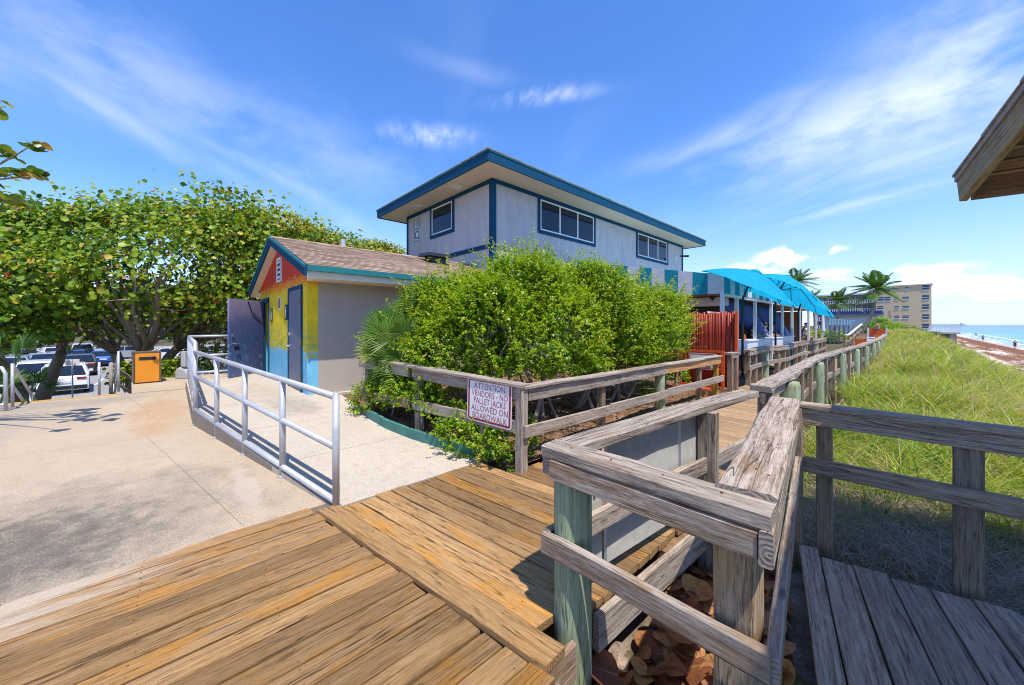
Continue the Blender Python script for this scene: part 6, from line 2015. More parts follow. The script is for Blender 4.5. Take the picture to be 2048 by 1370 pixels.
# small canopy shelter with pale blue lattice valance
YS = 43.0
sl_, sr2 = px_on_y(1659, YS)[0], px_on_y(1706, YS)[0]
sh_ = empty('canopy_shelter', ((sl_ + sr2) / 2, YS + 1, 0), 0, 'small pale blue striped canopy on thin posts past the umbrellas', 'canopy')
n = 16
for k in range(n):
    a, b = sl_ + (sr2 - sl_) * k / n, sl_ + (sr2 - sl_) * (k + 1) / n
    MB().box(a, b - 0.02, YS - 0.03, YS, 1.62 + 0.02, 2.24 - 0.012 * k).build('stripe_panel', M['ltblue' if k % 2 else 'whitecanvas'], sh_)
MB().box(sl_, sr2, YS + 0.001, YS + 2.4, 2.0, 2.05).build('roof', M['ltblue'], sh_)
for k in range(6):
    a, b = sl_ + (sr2 - sl_) * k / 6, sl_ + (sr2 - sl_) * (k + 1) / 6
    MB().extrude([(a, 1.60), (a + 0.05, 1.50), (b - 0.05, 1.50), (b, 1.60)], (0, YS + 0.2, 0), (1, 0, 0), (0, 0, 1), (0, 0.03, 0)).build('scallop', M['whitecanvas'], sh_)
for k in range(6):
    a = sl_ + (sr2 - sl_) * k / 5
    MB().box(a - 0.05, a + 0.05, YS + 0.3, YS + 0.4, -0.6, 1.62).build('post', M['condo_grey'], sh_)
MB().hexa([(TX - 0.02, TY1 - 0.6, 1.3), (TX + 0.03, TY1 - 0.6, 1.3), (TX + 0.03, TY1 + 0.5, 1.2), (TX - 0.02, TY1 + 0.5, 1.2), (TX - 0.02, TY1 - 0.6, 2.55), (TX + 0.03, TY1 - 0.6, 2.55), (TX + 0.03, TY1, 2.55), (TX - 0.02, TY1, 2.55)]).build('side_curtain', M['whitecanvas'], aw)

# orange planter and orange picket barrier at the end of the walk
p0 = to_world(1722, 25.5, 0)
pl_ = empty('planter', (p0.x, p0.y, 0), 0, 'square orange slatted planter standing at the end of the boardwalk', 'planter')
MB().box(p0.x - .24, p0.x + .24, p0.y - .24, p0.y + .24, 0.08, 0.14).build('bottom', M['redorange'], pl_)
for sx, sy, wx, wy in ((0, -1, 1, 0), (0, 1, 1, 0), (-1, 0, 0, 1), (1, 0, 0, 1)):
    for z0_, z1_ in ((0.14, 0.2), (0.52, 0.66)):
        MB().box(p0.x + sx * .27 - .28 * wx - .015, p0.x + sx * .27 + .28 * wx + .015, p0.y + sy * .27 - .28 * wy - .015, p0.y + sy * .27 + .28 * wy + .015, z0_, z1_).build('rim_board', M['redorange'], pl_)
    for k in range(4):
        o_ = -.22 + .147 * k
        MB().box(p0.x + sx * .265 + o_ * wx - .04 * wx - .012, p0.x + sx * .265 + o_ * wx + .04 * wx + .012, p0.y + sy * .265 + o_ * wy - .04 * wy - .012, p0.y + sy * .265 + o_ * wy + .04 * wy + .012, 0.14, 0.52).build('slat', M['redorange'], pl_)
MB().box(p0.x - .2, p0.x + .2, p0.y - .2, p0.y + .2, 0.14, 0.5).build('soil_box', M['freshwood'], pl_)
YB = 38.5
ba, bb_ = px_on_y(1738, YB)[0], px_on_y(1771, YB)[0]
pk = empty('picket_barrier', ((ba + bb_) / 2, YB, 0.3), 0, 'red orange picket barrier across the far end of the boardwalk', 'barrier')
for z0_, z1_ in ((0.62, 0.76), (1.20, 1.36), (0.36, 0.44)):
    MB().box(ba, bb_, YB, YB + 0.05, z0_, z1_).build('rail', M['redorange'], pk)
n = 11
for k in range(n):
    a = ba + (bb_ - ba) * (k + 0.2) / n
    MB().box(a, a + 0.075, YB - 0.03, YB - 0.001, 0.30, 1.30).build('picket', M['redorange'], pk)
for a in (ba - 0.1, bb_):
    MB().box(a, a + 0.1, YB - 0.04, YB + 0.06, 0.1, 1.45).build('post', M['whitewood'], pk)
fp = to_world(1754, 27.2, 0)
fpo = empty('flower_pot', (fp.x, fp.y, 1.36), 0, 'small pot of orange flowers on top of the picket barrier', 'pot')
MB().tube([(fp.x, YB + 0.02, 1.36), (fp.x, YB + 0.02, 1.50)], [0.13, 0.17], 12).build('pot', M['condo_grey'], fpo)
m = MB()
for k in range(26):
    a = random.uniform(0, 6.28); r_ = random.uniform(0, .16); z_ = 1.52 + random.uniform(0, .16)
    c = Vector((fp.x + r_ * math.cos(a), YB + 0.02 + r_ * math.sin(a), z_))
    m.tube([c, c + Vector((random.uniform(-.04, .04), random.uniform(-.04, .04), .05))], [0.02, 0.045], 5)
m.build('flowers', M['freshwood'], fpo, kind='stuff')
p1 = to_world(1742, 24.0, 0)
ns = empty('notice_board', (p1.x, p1.y, 0.5), 0, 'small pale blue notice on the rail near the orange planter', 'sign')
MB().extrude([(-.26, .58), (.26, .58), (.26, .86), (-.26, .86)], (p1.x, p1.y, 0), cr, (0, 0, 1), cf * 0.02).build('panel', M['signwhite'], ns)
MB().extrude([(-.2, .74), (.2, .74), (.2, .80), (-.2, .80)], (p1.x, p1.y, 0) - cf * 0.003 if False else Vector((p1.x, p1.y, 0)) - cf * 0.003, cr, (0, 0, 1), cf * 0.002).build('print', M['shirtblue'], ns)
MB().box(p1.x - .03, p1.x + .03, p1.y + 0.02, p1.y + 0.08, 0.0, 0.7).build('post', M['post'], ns)

# dune stairs with timber crib, terrace of the condominium, pier
YD = 70.0
dx = lambda px, Y=YD: px_on_y(px, Y)[0]
ds = empty('dune_stairs', (dx(1850), YD, 0), 0, 'dark timber handrails and steps going down the dune to the beach', 'stairs')
zt_ = lambda px, py, Y=YD: EYE + (650 - py) / 730 * px_on_y(px, Y)[1]
pts = [(dx(1795), YD, zt_(1795, 656)), (dx(1829), YD, zt_(1829, 655.5)), (dx(1876), YD, zt_(1876, 669))]
for dz_ in (0.0, -0.42):
    for a, b in zip(pts[:-1], pts[1:]):
        beam('rail', Vector(a) + up * dz_, Vector(b) + up * dz_, 0.12, 0.13, M['post'], ds, segs=1)
for px, py in ((1795, 656), (1812, 656), (1829, 653), (1852, 662)):
    beam('post', (dx(px), YD, zt_(px, py) - 1.9), (dx(px), YD, zt_(px, py) + 0.1), 0.16, 0.16, M['post'], ds, up=(1, 0, 0), segs=1)
for px, y0_, y1_, Y in ((1876, 667, 692, YD), (1911, 668, 706, YD - 2)):
    beam('post', (dx(px, Y), Y, zt_(px, y1_, Y)), (dx(px, Y), Y, zt_(px, y0_, Y)), 0.2, 0.2, M['plank_far'], ds, up=(1, 0, 0), segs=1, label='pale stair post')
for k in range(8):
    t = k / 7
    beam('step', (dx(1877), YD, zt_(1877, 684 + 9 * t)), (dx(1910, YD - 2), YD - 2, zt_(1910, 684 + 20 * t, YD - 2)), 0.25, 0.10, M['plank_far'], ds, segs=1)
MB().hexa([(dx(1877), YD + .3, -3.2), (dx(1910), YD + .3, -3.2), (dx(1910), YD + 1.5, -3.2), (dx(1877), YD + 1.5, -3.2), (dx(1877), YD + .3, zt_(1877, 684)), (dx(1910), YD + .3, zt_(1910, 684)), (dx(1910), YD + 1.5, zt_(1910, 684)), (dx(1877), YD + 1.5, zt_(1877, 684))]).build('crib', M['soffit_wood'], ds)
YT = 118.0
ct_ = empty('seawall_terrace', (dx(1890, YT), YT, -2), 0, 'grey concrete seaside terrace with white railing beside the tan condominium', 'terrace')
xa, xb = dx(1858, YT), dx(1921, YT)
zt2 = lambda px, py: zt_(px, py, YT)
MB().box(xa, xb, YT, YT + 40, zt2(1890, 668), zt2(1890, 664.5)).build('slab', M['stonegrey'], ct_)
MB().box(xa, xb - 0.9, YT + 1.0, YT + 39, -4.2, zt2(1890, 668.1)).build('base', M['dark'], ct_)  # near-black block stands for the shade under the slab
MB().box(xb - 1.4, xb - 0.5, YT + 0.6, YT + 1.4, -4.2, zt2(1890, 668.1)).build('pier_post', M['stonegrey'], ct_)
for k in range(3):
    MB().box(xa, xb - 1.5, YT + 0.8, YT + 0.99, -3.2 + k * 0.9, -2.9 + k * 0.9).build('ledge', M['condo_grey'], ct_)
m = MB(); zb_ = zt2(1890, 664.5)
n = 20
for k in range(n + 1):
    xx = xa + (xb - xa) * k / n
    m.box(xx - 0.05, xx + 0.05, YT + 0.1, YT + 0.2, zb_, zb_ + 1.1)
m.box(xa, xb, YT + 0.09, YT + 0.21, zb_ + 1.1, zb_ + 1.22)
for k in range(20):
    yy = YT + 0.3 + 2 * k
    m.box(xb - 0.2, xb - 0.1, yy, yy + 0.1, zb_, zb_ + 1.1)
m.box(xb - 0.21, xb - 0.09, YT + 0.22, YT + 40, zb_ + 1.1, zb_ + 1.22)
m.build('railing', M['white'], ct_)
YP = 2300.0
pi_ = empty('fishing_pier', (120, YP, -3), 0, 'long dark fishing pier standing out in the sea on the horizon', 'pier')
xa, xb = dx(1858, YP), dx(1932, YP)
MB().box(xa, xb, YP, YP + 8, 3.2, 4.6).build('deck', M['stonegrey'], pi_)
x = xa
while x < xb:
    MB().box(x, x + 0.9, YP + 1, YP + 6, -6, 3.2).build('pile', M['condo_grey'], pi_); x += 4.6
MB().box(xb - 14, xb - 9, YP, YP + 6, 4.6, 8.5).build('pier_house', M['condo_grey'], pi_)


# ================================================================== VEGETATION
def unit(a):
    return a / np.maximum(np.linalg.norm(a, axis=1, keepdims=True), 1e-9)


def bumpy(lumps, g, n, f=.38, shrink=.9, upb=.25):
    """the lumps plus smaller lumps growing out of their upper sides, for an uneven outline"""
    out = [(c, tuple(q * shrink for q in r)) for c, r in lumps]
    for c, r in lumps:
        for i in range(n):
            d = g.normal(size=3); d[2] = abs(d[2]) + upb; d = d / np.linalg.norm(d)
            k = f * g.uniform(.6, 1.35)
            out.append((tuple(np.array(c) + d * np.array(r) * g.uniform(.62, .86)), tuple(q * k for q in r)))
    return out


def rand_dirs(n, g):
    return unit(g.normal(size=(n, 3)))


def sample_lumps(lumps, n, g, shell=0.6, low=-0.75):
    """points in the outer shell of a union of ellipsoids; returns positions and outward directions"""
    w = np.array([max(r[0] * r[1], r[0] * r[2]) for _, r in lumps]); w = w / w.sum()
    k = g.choice(len(lumps), n, p=w)
    c = np.array([tuple(l[0]) for l in lumps])[k]; r = np.array([tuple(l[1]) for l in lumps])[k]
    d = rand_dirs(n, g)
    d[:, 2] = np.where(d[:, 2] < low, -d[:, 2], d[:, 2])
    q = shell + (1 - shell) * g.random(n) ** 0.6
    a = fbm(d[:, 0] * 2 + k * 3.1, d[:, 1] * 2 + d[:, 2] * 1.7, 2.3, 5)
    q = q * (1 + 0.16 * a)
    p = c + d * r * q[:, None]
    keep = np.ones(n, bool)
    for j, (cc, rr) in enumerate(lumps):
        e = (((p - np.array(tuple(cc))) / np.array(tuple(rr))) ** 2).sum(1)
        keep &= ~((k != j) & (e < 0.45))
    return p[keep], unit(d / r)[keep]


def leaves(P, Nn, size, g, fold=0.25, aspect=1.0, quads=2, tdir=None, tint=None):
    """folded leaf faces at P facing Nn"""
    n = len(P)
    t = rand_dirs(n, g) if tdir is None else tdir
    t = unit(t - Nn * (t * Nn).sum(1, keepdims=True))
    b = np.cross(Nn, t)
    s = size[:, None]
    f = fold * s * g.uniform(0.3, 1.4, (n, 1))
    base = P - t * s * 0.5
    tip = P + t * s * 0.5
    if quads == 2:
        l1 = P - t * s * 0.27 + b * s * 0.43 * aspect + Nn * f; l2 = P + t * s * 0.27 + b * s * 0.40 * aspect + Nn * f
        r1 = P - t * s * 0.27 - b * s * 0.43 * aspect + Nn * f; r2 = P + t * s * 0.27 - b * s * 0.40 * aspect + Nn * f
        V = np.stack([base, l1, l2, tip, r2, r1], 1).reshape(-1, 3)
        o = (np.arange(n) * 6)[:, None]
        F = np.concatenate([o + np.array([0, 1, 2, 3])[::-1], o + np.array([0, 3, 4, 5])[::-1]], 0)
        return V, F, np.repeat(tint, 6) if tint is not None else None
    l = P + b * s * 0.5 * aspect + Nn * f; r = P - b * s * 0.5 * aspect + Nn * f
    V = np.stack([base, r, tip, l], 1).reshape(-1, 3)
    F = (np.arange(n) * 4)[:, None] + np.array([0, 1, 2, 3])
    return V, F, np.repeat(tint, 4) if tint is not None else None


M['grape'] = leaf_mat('sea grape leaf', [(0.0, (0.045, 0.12, 0.012)), (0.28, (0.115, 0.225, 0.014)), (0.55, (0.23, 0.33, 0.018)), (0.78, (0.38, 0.39, 0.03)), (0.90, (0.50, 0.40, 0.05)), (0.96, (0.42, 0.17, 0.03)), (1.0, (0.25, 0.07, 0.02))], 0.32, 0.42, spec=0.3)
M['bushleaf'] = leaf_mat('small glossy shrub leaf', [(0.0, (0.06, 0.165, 0.006)), (0.35, (0.155, 0.30, 0.006)), (0.7, (0.30, 0.42, 0.008)), (0.95, (0.46, 0.50, 0.02)), (1.0, (0.42, 0.28, 0.06))], 0.42, 0.4)
M['palmleaf'] = leaf_mat('palm leaf', [(0.0, (0.03, 0.09, 0.016)), (0.4, (0.085, 0.19, 0.025)), (0.75, (0.22, 0.33, 0.05)), (0.92, (0.42, 0.42, 0.10)), (1.0, (0.44, 0.32, 0.14))], 0.25, 0.4)
M['grass'] = leaf_mat('dune grass blade', [(0.0, (0.045, 0.14, 0.05)), (0.22, (0.11, 0.25, 0.03)), (0.5, (0.27, 0.40, 0.025)), (0.75, (0.46, 0.47, 0.045)), (0.9, (0.52, 0.43, 0.12)), (1.0, (0.40, 0.31, 0.20))], 0.35, 0.5)
M['darkleaf'] = leaf_mat('background tree leaf', [(0.0, (0.018, 0.05, 0.010)), (0.5, (0.055, 0.12, 0.016)), (1.0, (0.16, 0.22, 0.03))], 0.3, 0.5)


def limb(m, p0, p1, r0, r1, g, bend=0.18, n=6, sides=7):
    p0, p1 = Vector(p0), Vector(p1)
    d = p1 - p0
    L = d.length
    a = Vector(g.normal(size=3)).normalized() * L * bend
    b = Vector(g.normal(size=3)).normalized() * L * bend * 0.5
    pts = []
    for i in range(n + 1):
        t = i / n
        pts.append(p0 + d * t + a * math.sin(math.pi * t) * 0.7 + b * math.sin(2 * math.pi * t) * 0.6)
    m.tube(pts, [r0 + (r1 - r0) * (i / n) for i in range(n + 1)], sides)
    return pts


def grape_tree(base, lumps, n_clusters, leaf, label, seed, per=11, spread=1.55, trunks=3, mat='grape', group='sea grape trees behind the plaza', limbs=26, tr=0.22, tint_shift=0.0, name='sea_grape_tree', shell=0.55, low=-0.55):
    g = np.random.default_rng(seed)
    t = empty(name, base, 0, label, 'tree', group)
    n_clusters = int(n_clusters * .62); per = int(per * 1.7)
    C, D = sample_lumps(bumpy(lumps, g, 5), int(n_clusters * 1.45), g, shell, low)
    hol = fbm(C[:, 0] + C[:, 2] * .5, C[:, 1] - C[:, 2], 1.9, seed)
    C, D = C[hol > -.42], D[hol > -.42]
    n = len(C)
    ct = g.normal(0.45 + tint_shift, 0.16, n)
    k = np.repeat(np.arange(n), per)
    off = g.normal(size=(n * per, 3)) * leaf * np.array([spread, spread, 0.70]) * np.clip(1 + .0 * k[:, None], 0, 1)
    P = C[k] + off
    Nn = unit(D[k] * 0.7 + np.array([0.22, -0.08, 0.42]) + g.normal(size=(n * per, 3)) * 0.62)
    size = leaf * g.uniform(0.5, 1.15, n * per)
    tint = np.clip(ct[k] + g.normal(0, 0.13, n * per) + (g.random(n * per) < 0.03) * 0.45, 0, 1)
    V, F, T = leaves(P, Nn, size, g, 0.16, 1.05, 2, None, tint)
    o = mesh_obj('crown', fast_mesh('crown', V, F, T), M[mat], t)
    o['kind'] = 'stuff'
    m = MB(); tm = MB()
    base = Vector(base)
    cen = Vector(np.mean([tuple(c) for c, r in lumps], axis=0))
    forks = []
    for i in range(trunks):
        a = 2 * math.pi * i / trunks + g.uniform(-.4, .4)
        fpt = base.lerp(cen, 0.42) + Vector((math.cos(a) * 0.9, math.sin(a) * 0.9, g.uniform(-.2, .3)))
        forks.append(limb(tm, base + Vector((math.cos(a) * .2, math.sin(a) * .2, -0.3)), fpt, tr, tr * 0.62, g, 0.12, 7, 9)[-1])
    tm.build('trunk', M['bark'], t, True)
    for i in range(limbs):
        cc, rr = lumps[int(g.integers(len(lumps)))]
        d = Vector(tuple(rand_dirs(1, g)[0])); d.z = abs(d.z) * 0.6 - 0.15
        tgt = Vector(cc) + Vector((d.x * rr[0], d.y * rr[1], d.z * rr[2])) * 0.85
        f0 = min(forks, key=lambda q: (q - tgt).length)
        pts = limb(m, f0, tgt, tr * g.uniform(0.32, 0.5), 0.025, g, 0.14, 7, 6)
        for q in range(3):
            s = pts[int(g.integers(3, 7))]
            e = Vector(tuple(rand_dirs(1, g)[0])) * g.uniform(0.5, 1.2)
            limb(m, s, s + e, 0.028, 0.008, g, 0.15, 4, 4)
    m.build('branches', M['bark'], t, True, kind='stuff')
    return t


def L_(px, d, z, r):
    p = to_world(px, d, z)
    return ((p.x, p.y, p.z), r if isinstance(r, tuple) else (r, r, r))


grape_tree(to_world(292, 13.2, -0.6), [L_(290, 12.8, 4.1, (2.4, 2.4, 2.2)), L_(410, 13.2, 4.0, (2.2, 2.2, 2.2)), L_(180, 12.4, 3.6, (2.2, 2.2, 2.1)), L_(350, 12.0, 3.1, (1.9, 1.9, 1.5)), L_(470, 14.0, 3.5, (2.0, 2.0, 2.1)), L_(240, 11.6, 2.8, (1.7, 1.7, 1.3)), L_(130, 11.8, 2.6, (1.7, 1.7, 1.4)), L_(385, 13.4, 2.1, (1.5, 1.5, .9)), L_(215, 12.2, 1.9, (1.5, 1.5, .8)), L_(455, 14.6, 1.9, (1.5, 1.5, .9)), L_(310, 15.0, 1.7, (2.0, 1.6, 1.1))],
           2600, 0.155, 'big sea grape tree with round yellow green leaves spreading over the orange bin', 101, 12, 4, limbs=34)
grape_tree(to_world(505, 16.5, -0.6), [L_(520, 16.0, 4.2, (2.3, 2.3, 2.2)), L_(590, 17.5, 4.4, (2.3, 2.3, 2.2)), L_(650, 19.0, 4.6, (1.9, 1.9, 1.9)), L_(470, 15.4, 2.6, (1.6, 1.6, 1.5)), L_(540, 16.4, 2.4, (1.8, 1.8, 1.5))],
           1900, 0.155, 'sea grape tree with browner leaves rising behind the small gabled roof', 102, 12, 3, limbs=24, tint_shift=0.13)
grape_tree(to_world(60, 12.5, -1.0), [L_(20, 12.0, 3.0, (2.0, 2.0, 1.9)), L_(80, 12.6, 3.4, (1.9, 1.9, 2.0)), L_(-50, 11.5, 3.6, (2.2, 2.2, 2.2)), L_(30, 11.0, 1.6, (1.5, 1.5, 1.1))],
           1500, 0.15, 'dense sea grape tree at the far left above the palm fronds', 103, 12, 3, limbs=18, tint_shift=-0.08)
grape_tree(to_world(755, 25, 0), [L_(735, 25, 6.2, (1.5, 1.5, 1.3)), L_(775, 25.5, 6.0, (1.3, 1.3, 1.2)), L_(755, 25, 5.0, (1.7, 1.7, 1.2)), L_(700, 24, 5.4, (1.6, 1.6, 1.3)), L_(800, 27, 5.6, (1.2, 1.2, 1.0))],
           900, 0.17, 'small yellowish sea grape crown showing between small roof and tall building', 104, 10, 2, limbs=12, tint_shift=0.16)
for i, (px, d, z, r, sd_, lab) in enumerate(((430, 30, 3.0, 3.2, 121, 'dark tree standing past the car park behind the main sea grape trunk'), (560, 34, 3.4, 3.4, 122, 'dark tree standing past the car park behind the open violet door'), (300, 46, 3.6, 4.6, 123, 'broad dark tree beyond the car park above the blue car'),
                                             (130, 62, 4.2, 6.0, 124, 'broad dark tree closing off the car park behind the far cars'), (0, 52, 4.0, 5.2, 125, 'broad dark tree at the far left end of the car park'), (-120, 40, 3.5, 4.6, 126, 'dark tree left of the car park'), (680, 40, 3.2, 4.0, 127, 'dark tree hidden mostly behind the small gabled building'),
                                             (220, 75, 4.6, 6.5, 128, 'farthest tree behind the dark red car'), (400, 58, 4, 5.5, 129, 'tree far behind the orange bin'))):
    c = to_world(px, d, z)
    grape_tree((c.x, c.y, -2.2), [((c.x, c.y, c.z - .5), (r, r, r * .8)), ((c.x + r * .5, c.y + r * .4, c.z - .2), (r * .7, r * .7, r * .7)), ((c.x - r * .4, c.y - r * .6, c.z - .9), (r * .75, r * .75, r * .6))],
               700, 0.28 if d < 40 else 0.42, lab, sd_, 9, 2, mat='darkleaf', group='dark trees around the car park', limbs=8, name='shade_tree', tint_shift=0.05, shell=0.5, low=-0.95)
# low green seedlings round the bin and along the bank
for i, (px, d, r, lab) in enumerate(((250, 11.6, 0.34, 'small sea grape seedling left of the orange bin'), (338, 12.2, 0.36, 'small sea grape seedling right of the orange bin'), (362, 12.0, 0.4, 'leafy seedling behind the rounded grey box'), (385, 14, 0.6, 'low leafy shrub behind the far pipe railing corner'), (430, 15, 0.6, 'low leafy shrub behind the pipe railing near the open door'))):
    c = to_world(px, d, 0.05 if d < 11 else -0.2)
    g = np.random.default_rng(300 + i)
    t = empty('seedling', c, 0, lab, 'plant', 'seedlings under the trees')
    C, D = sample_lumps([((c.x, c.y, c.z + r * .8), (r, r, r))], 60, g, 0.3)
    k = np.repeat(np.arange(len(C)), 5)
    P = C[k] + g.normal(size=(len(k), 3)) * 0.08
    V, F, T = leaves(P, unit(D[k] * .5 + np.array([0, 0, .8]) + g.normal(size=P.shape) * .5), 0.12 * g.uniform(.7, 1.2, len(P)), g, .2, 1, 2, None, np.clip(g.normal(.55, .15, len(P)), 0, .9))
    o = mesh_obj('foliage', fast_mesh('foliage', V, F, T), M['grape'], t); o['kind'] = 'stuff'
    m = MB()
    for q in range(5):
        limb(m, c + Vector((0, 0, -.3)), c + Vector((g.uniform(-r, r) * .6, g.uniform(-r, r) * .6, r * 1.2)), .015, .006, g, .1, 3, 4)
    m.build('stem', M['bark'], t)

# ---- near branch of a sea grape at the upper left: every leaf a part
nb = empty('near_sea_grape_tree', to_world(-330, 5.0, -0.5), 0, 'near sea grape branches with large leaves reaching in from the upper left edge', 'tree')
m_, t_ = new_mat('large sea grape leaf')
oi_ = t_.n('ShaderNodeObjectInfo').outputs['Random']
cc_ = t_.ramp(oi_, [(0.0, (0.04, 0.10, 0.015)), (0.35, (0.09, 0.19, 0.02)), (0.65, (0.19, 0.28, 0.03)), (0.85, (0.36, 0.33, 0.04)), (0.95, (0.40, 0.18, 0.03)), (1, (0.24, 0.07, 0.02))])
tcx = t_.n('ShaderNodeTexCoord').outputs['Object']
cc_ = t_.mix(t_.mrange(t_.noise(tcx, 7, 4), 0.5, 0.8, 0, 0.35), cc_, (0.05, 0.03, 0.01))
vx_ = t_.math('ABSOLUTE', t_.n('ShaderNodeSeparateXYZ', {0: tcx}).outputs[1])
cc_ = t_.mix(t_.mrange(vx_, 0.012, 0.03, 0.5, 0), cc_, (0.42, 0.40, 0.16))
M['bigleaf'] = finish(m_, t_, cc_, 0.35, None, spec=0.5, transl=(0.35, t_.mix(1.0, cc_, (1.3, 1.25, .5), 'MULTIPLY')))
bl = [round_leaf('leaf', c, fo, 12, 0.45) for c, fo in ((0.10, 0.12), (0.2, 0.05), (-0.12, 0.2))]
for b_ in bl: b_.materials.append(M['bigleaf'])
bm = MB(); g = np.random.default_rng(77)
tb = to_world(-330, 5.0, -0.5)
limb(bm, tb, to_world(-300, 5.0, 3.6), .16, .09, g, .06, 6, 9)
tips = [((92, 282), 5.0, 8), ((30, 305), 5.0, 9), ((104, 352), 4.9, 9), ((55, 345), 4.9, 10), ((10, 352), 4.9, 8), ((12, 200), 5.2, 8), ((-20, 215), 5.2, 6), ((52, 402), 5.4, 11), ((20, 398), 5.4, 10), ((5, 420), 5.4, 9), ((-10, 300), 5.0, 6), ((8, 482), 4.6, 4)]
hubp = to_world(-290, 5.0, 3.2)
for (px, py), d, nl in tips:
    tip_ = to_world(px - 16, d, EYE + (650 - py) / 730 * d)
    pts = limb(bm, hubp, tip_, .03, .006, g, .05, 8, 5)
    for q in range(nl):
        a = pts[-1].lerp(pts[-2], q / nl * 0.7) + Vector(g.normal(size=3)) * 0.035
        nrm_ = Vector((g.normal() * .5, g.normal() * .5, 1)).normalized()
        dirx = (cr * g.uniform(.2, 1) + up * g.uniform(-.5, .5) + cf * g.normal() * .5)
        dirx = (dirx - nrm_ * dirx.dot(nrm_)).normalized()
        yv = nrm_.cross(dirx)
        s = g.uniform(.10, .165)
        mm = Matrix.Identity(4)
        for i_, ax_ in enumerate((dirx, yv, nrm_)):
            mm[0][i_], mm[1][i_], mm[2][i_] = ax_ * s
        c = a + dirx * s * .5
        mm[0][3], mm[1][3], mm[2][3] = c
        mesh_obj('leaf', bl[int(g.integers(3))], None, nb, mm)
bm.build('branch', M['bark'], nb, True)

# ---- the big shrub in the planting bed
sb = empty('green_shrub', (-4.6, 4.8, 0), 0, 'big bright green shrub with tiny leaves filling the fenced bed', 'shrub')
BL_ = [L_(925, 6.5, 1.55, (0.95, 1.0, 0.92)), L_(1060, 6.5, 1.80, (1.0, 1.05, 0.98)), L_(1165, 7.1, 1.70, (1.05, 1.1, 1.0)), L_(1262, 8.0, 1.60, (1.0, 1.1, 0.98)), L_(838, 6.6, 1.25, (0.62, 0.7, 0.70)), L_(985, 5.75, 1.38, (0.92, 0.82, 0.78)), L_(1110, 6.05, 1.45, (0.80, 0.85, 0.78)), L_(1322, 8.8, 1.42, (0.72, 0.8, 0.82)), L_(1215, 7.3, 1.30, (0.95, 1.0, 0.7)), L_(905, 5.9, 1.20, (0.80, 0.72, 0.66)), L_(790, 6.5, 1.55, (.28, .3, .16)), L_(1090, 6.7, 1.05, (1.1, 1.0, .55)), L_(1230, 7.7, 1.0, (.9, 1.0, .55)), L_(930, 6.2, .95, (.9, .6, .5)), L_(1040, 5.5, 1.2, (.7, .65, .5))]
low_ = [L_(770, 6.2, 0.75, (.3, .3, .35)), L_(800, 5.75, 0.62, (0.42, 0.30, 0.42)), L_(757, 6.1, 0.42, (0.34, 0.34, 0.42)), L_(850, 5.45, 0.55, (0.40, 0.28, 0.35)), L_(735, 6.3, 0.3, (0.25, 0.25, 0.3)), L_(925, 4.72, 0.17, (0.24, 0.22, 0.20)), L_(975, 4.55, 0.13, (0.24, 0.2, 0.17)), L_(905, 4.95, 0.2, (.2, .2, .2)), L_(1000, 4.3, 0.08, (.14, .14, .14)), L_(1062, 4.35, 0.25, (0.10, 0.16, 0.26)), L_(1290, 7.6, 0.2, (.2, .3, .2)), L_(1345, 8.9, 0.45, (.35, .4, .4))]
g = np.random.default_rng(55)
C1, D1 = sample_lumps(bumpy(BL_[:9], g, 6, .34, .95, .1) + BL_[9:], 42000, g, 0.60, -0.6)
C2, D2 = sample_lumps(low_, 2300, g, 0.3, -0.5)
C = np.concatenate([C1, C2]); D = np.concatenate([D1, D2])
hole = fbm(C[:, 0] * 1.0 + C[:, 2] * .6, C[:, 1] - C[:, 2] * .9, 4.3, 23)
keep_ = hole > -0.45
C, D = C[keep_], D[keep_]
C = C + D * (0.20 * fbm(C[:, 0] + C[:, 2] * .7, C[:, 1] + C[:, 2], 3.2, 29))[:, None]
# shoots: short twigs with leaves along them
n = len(C); per = 13
sd_ = unit(D * 0.8 + np.array([0.0, 0, 0.55]) + g.normal(size=(n, 3)) * 0.55)
sl_n = g.uniform(0.07, 0.22, n) * np.where(g.random(n) < 0.05, 2.2, 1.0)
sp_t = g.normal(0, .15, n)
k = np.repeat(np.arange(n), per)
tpos = np.tile(np.linspace(0.0, 1.0, per), n)
P = C[k] + sd_[k] * (sl_n[k] * tpos)[:, None] + g.normal(size=(n * per, 3)) * 0.012
ld = unit(sd_[k] * 0.7 + rand_dirs(n * per, g) * 0.9)
Nn = unit(rand_dirs(n * per, g) * 0.75 + np.array([0.12, -0.1, 0.9]) + D[k] * 0.35)
clump = fbm(C[:, 0] * 1.0, C[:, 1] * 1.0 + C[:, 2] * 1.3, 2.6, 17)
tint = np.clip(0.37 + 0.20 * clump[k] + sp_t[k] + 0.18 * tpos + g.normal(0, .08, n * per) + (g.random(n * per) < .006) * .5, 0, 1)
Cs, Ds = sample_lumps(bumpy(BL_[:9], g, 4, .3, 1.0, .3), 1900, g, 0.9, -0.2)
Cs = Cs[:1000]; Ds = Ds[:1000]
ns_ = len(Cs); pp = 44
sd2 = unit(Ds * .8 + np.array([0, 0, .95]) + g.normal(size=(ns_, 3)) * .6)
ks = np.repeat(np.arange(ns_), pp)
tp2 = np.tile(np.linspace(0, 1, pp), ns_)
ln2 = g.uniform(.16, .46, ns_)
ben = g.normal(size=(ns_, 3)) * .10
P2 = Cs[ks] + sd2[ks] * (ln2[ks] * tp2)[:, None] + ben[ks] * (tp2 ** 2)[:, None] + g.normal(size=(ns_ * pp, 3)) * .014
P = np.concatenate([P, P2]); ld = np.concatenate([ld, unit(sd2[ks] * .7 + rand_dirs(ns_ * pp, g))])
Nn = np.concatenate([Nn, unit(rand_dirs(ns_ * pp, g) * .8 + np.array([.1, -.1, .8]))])
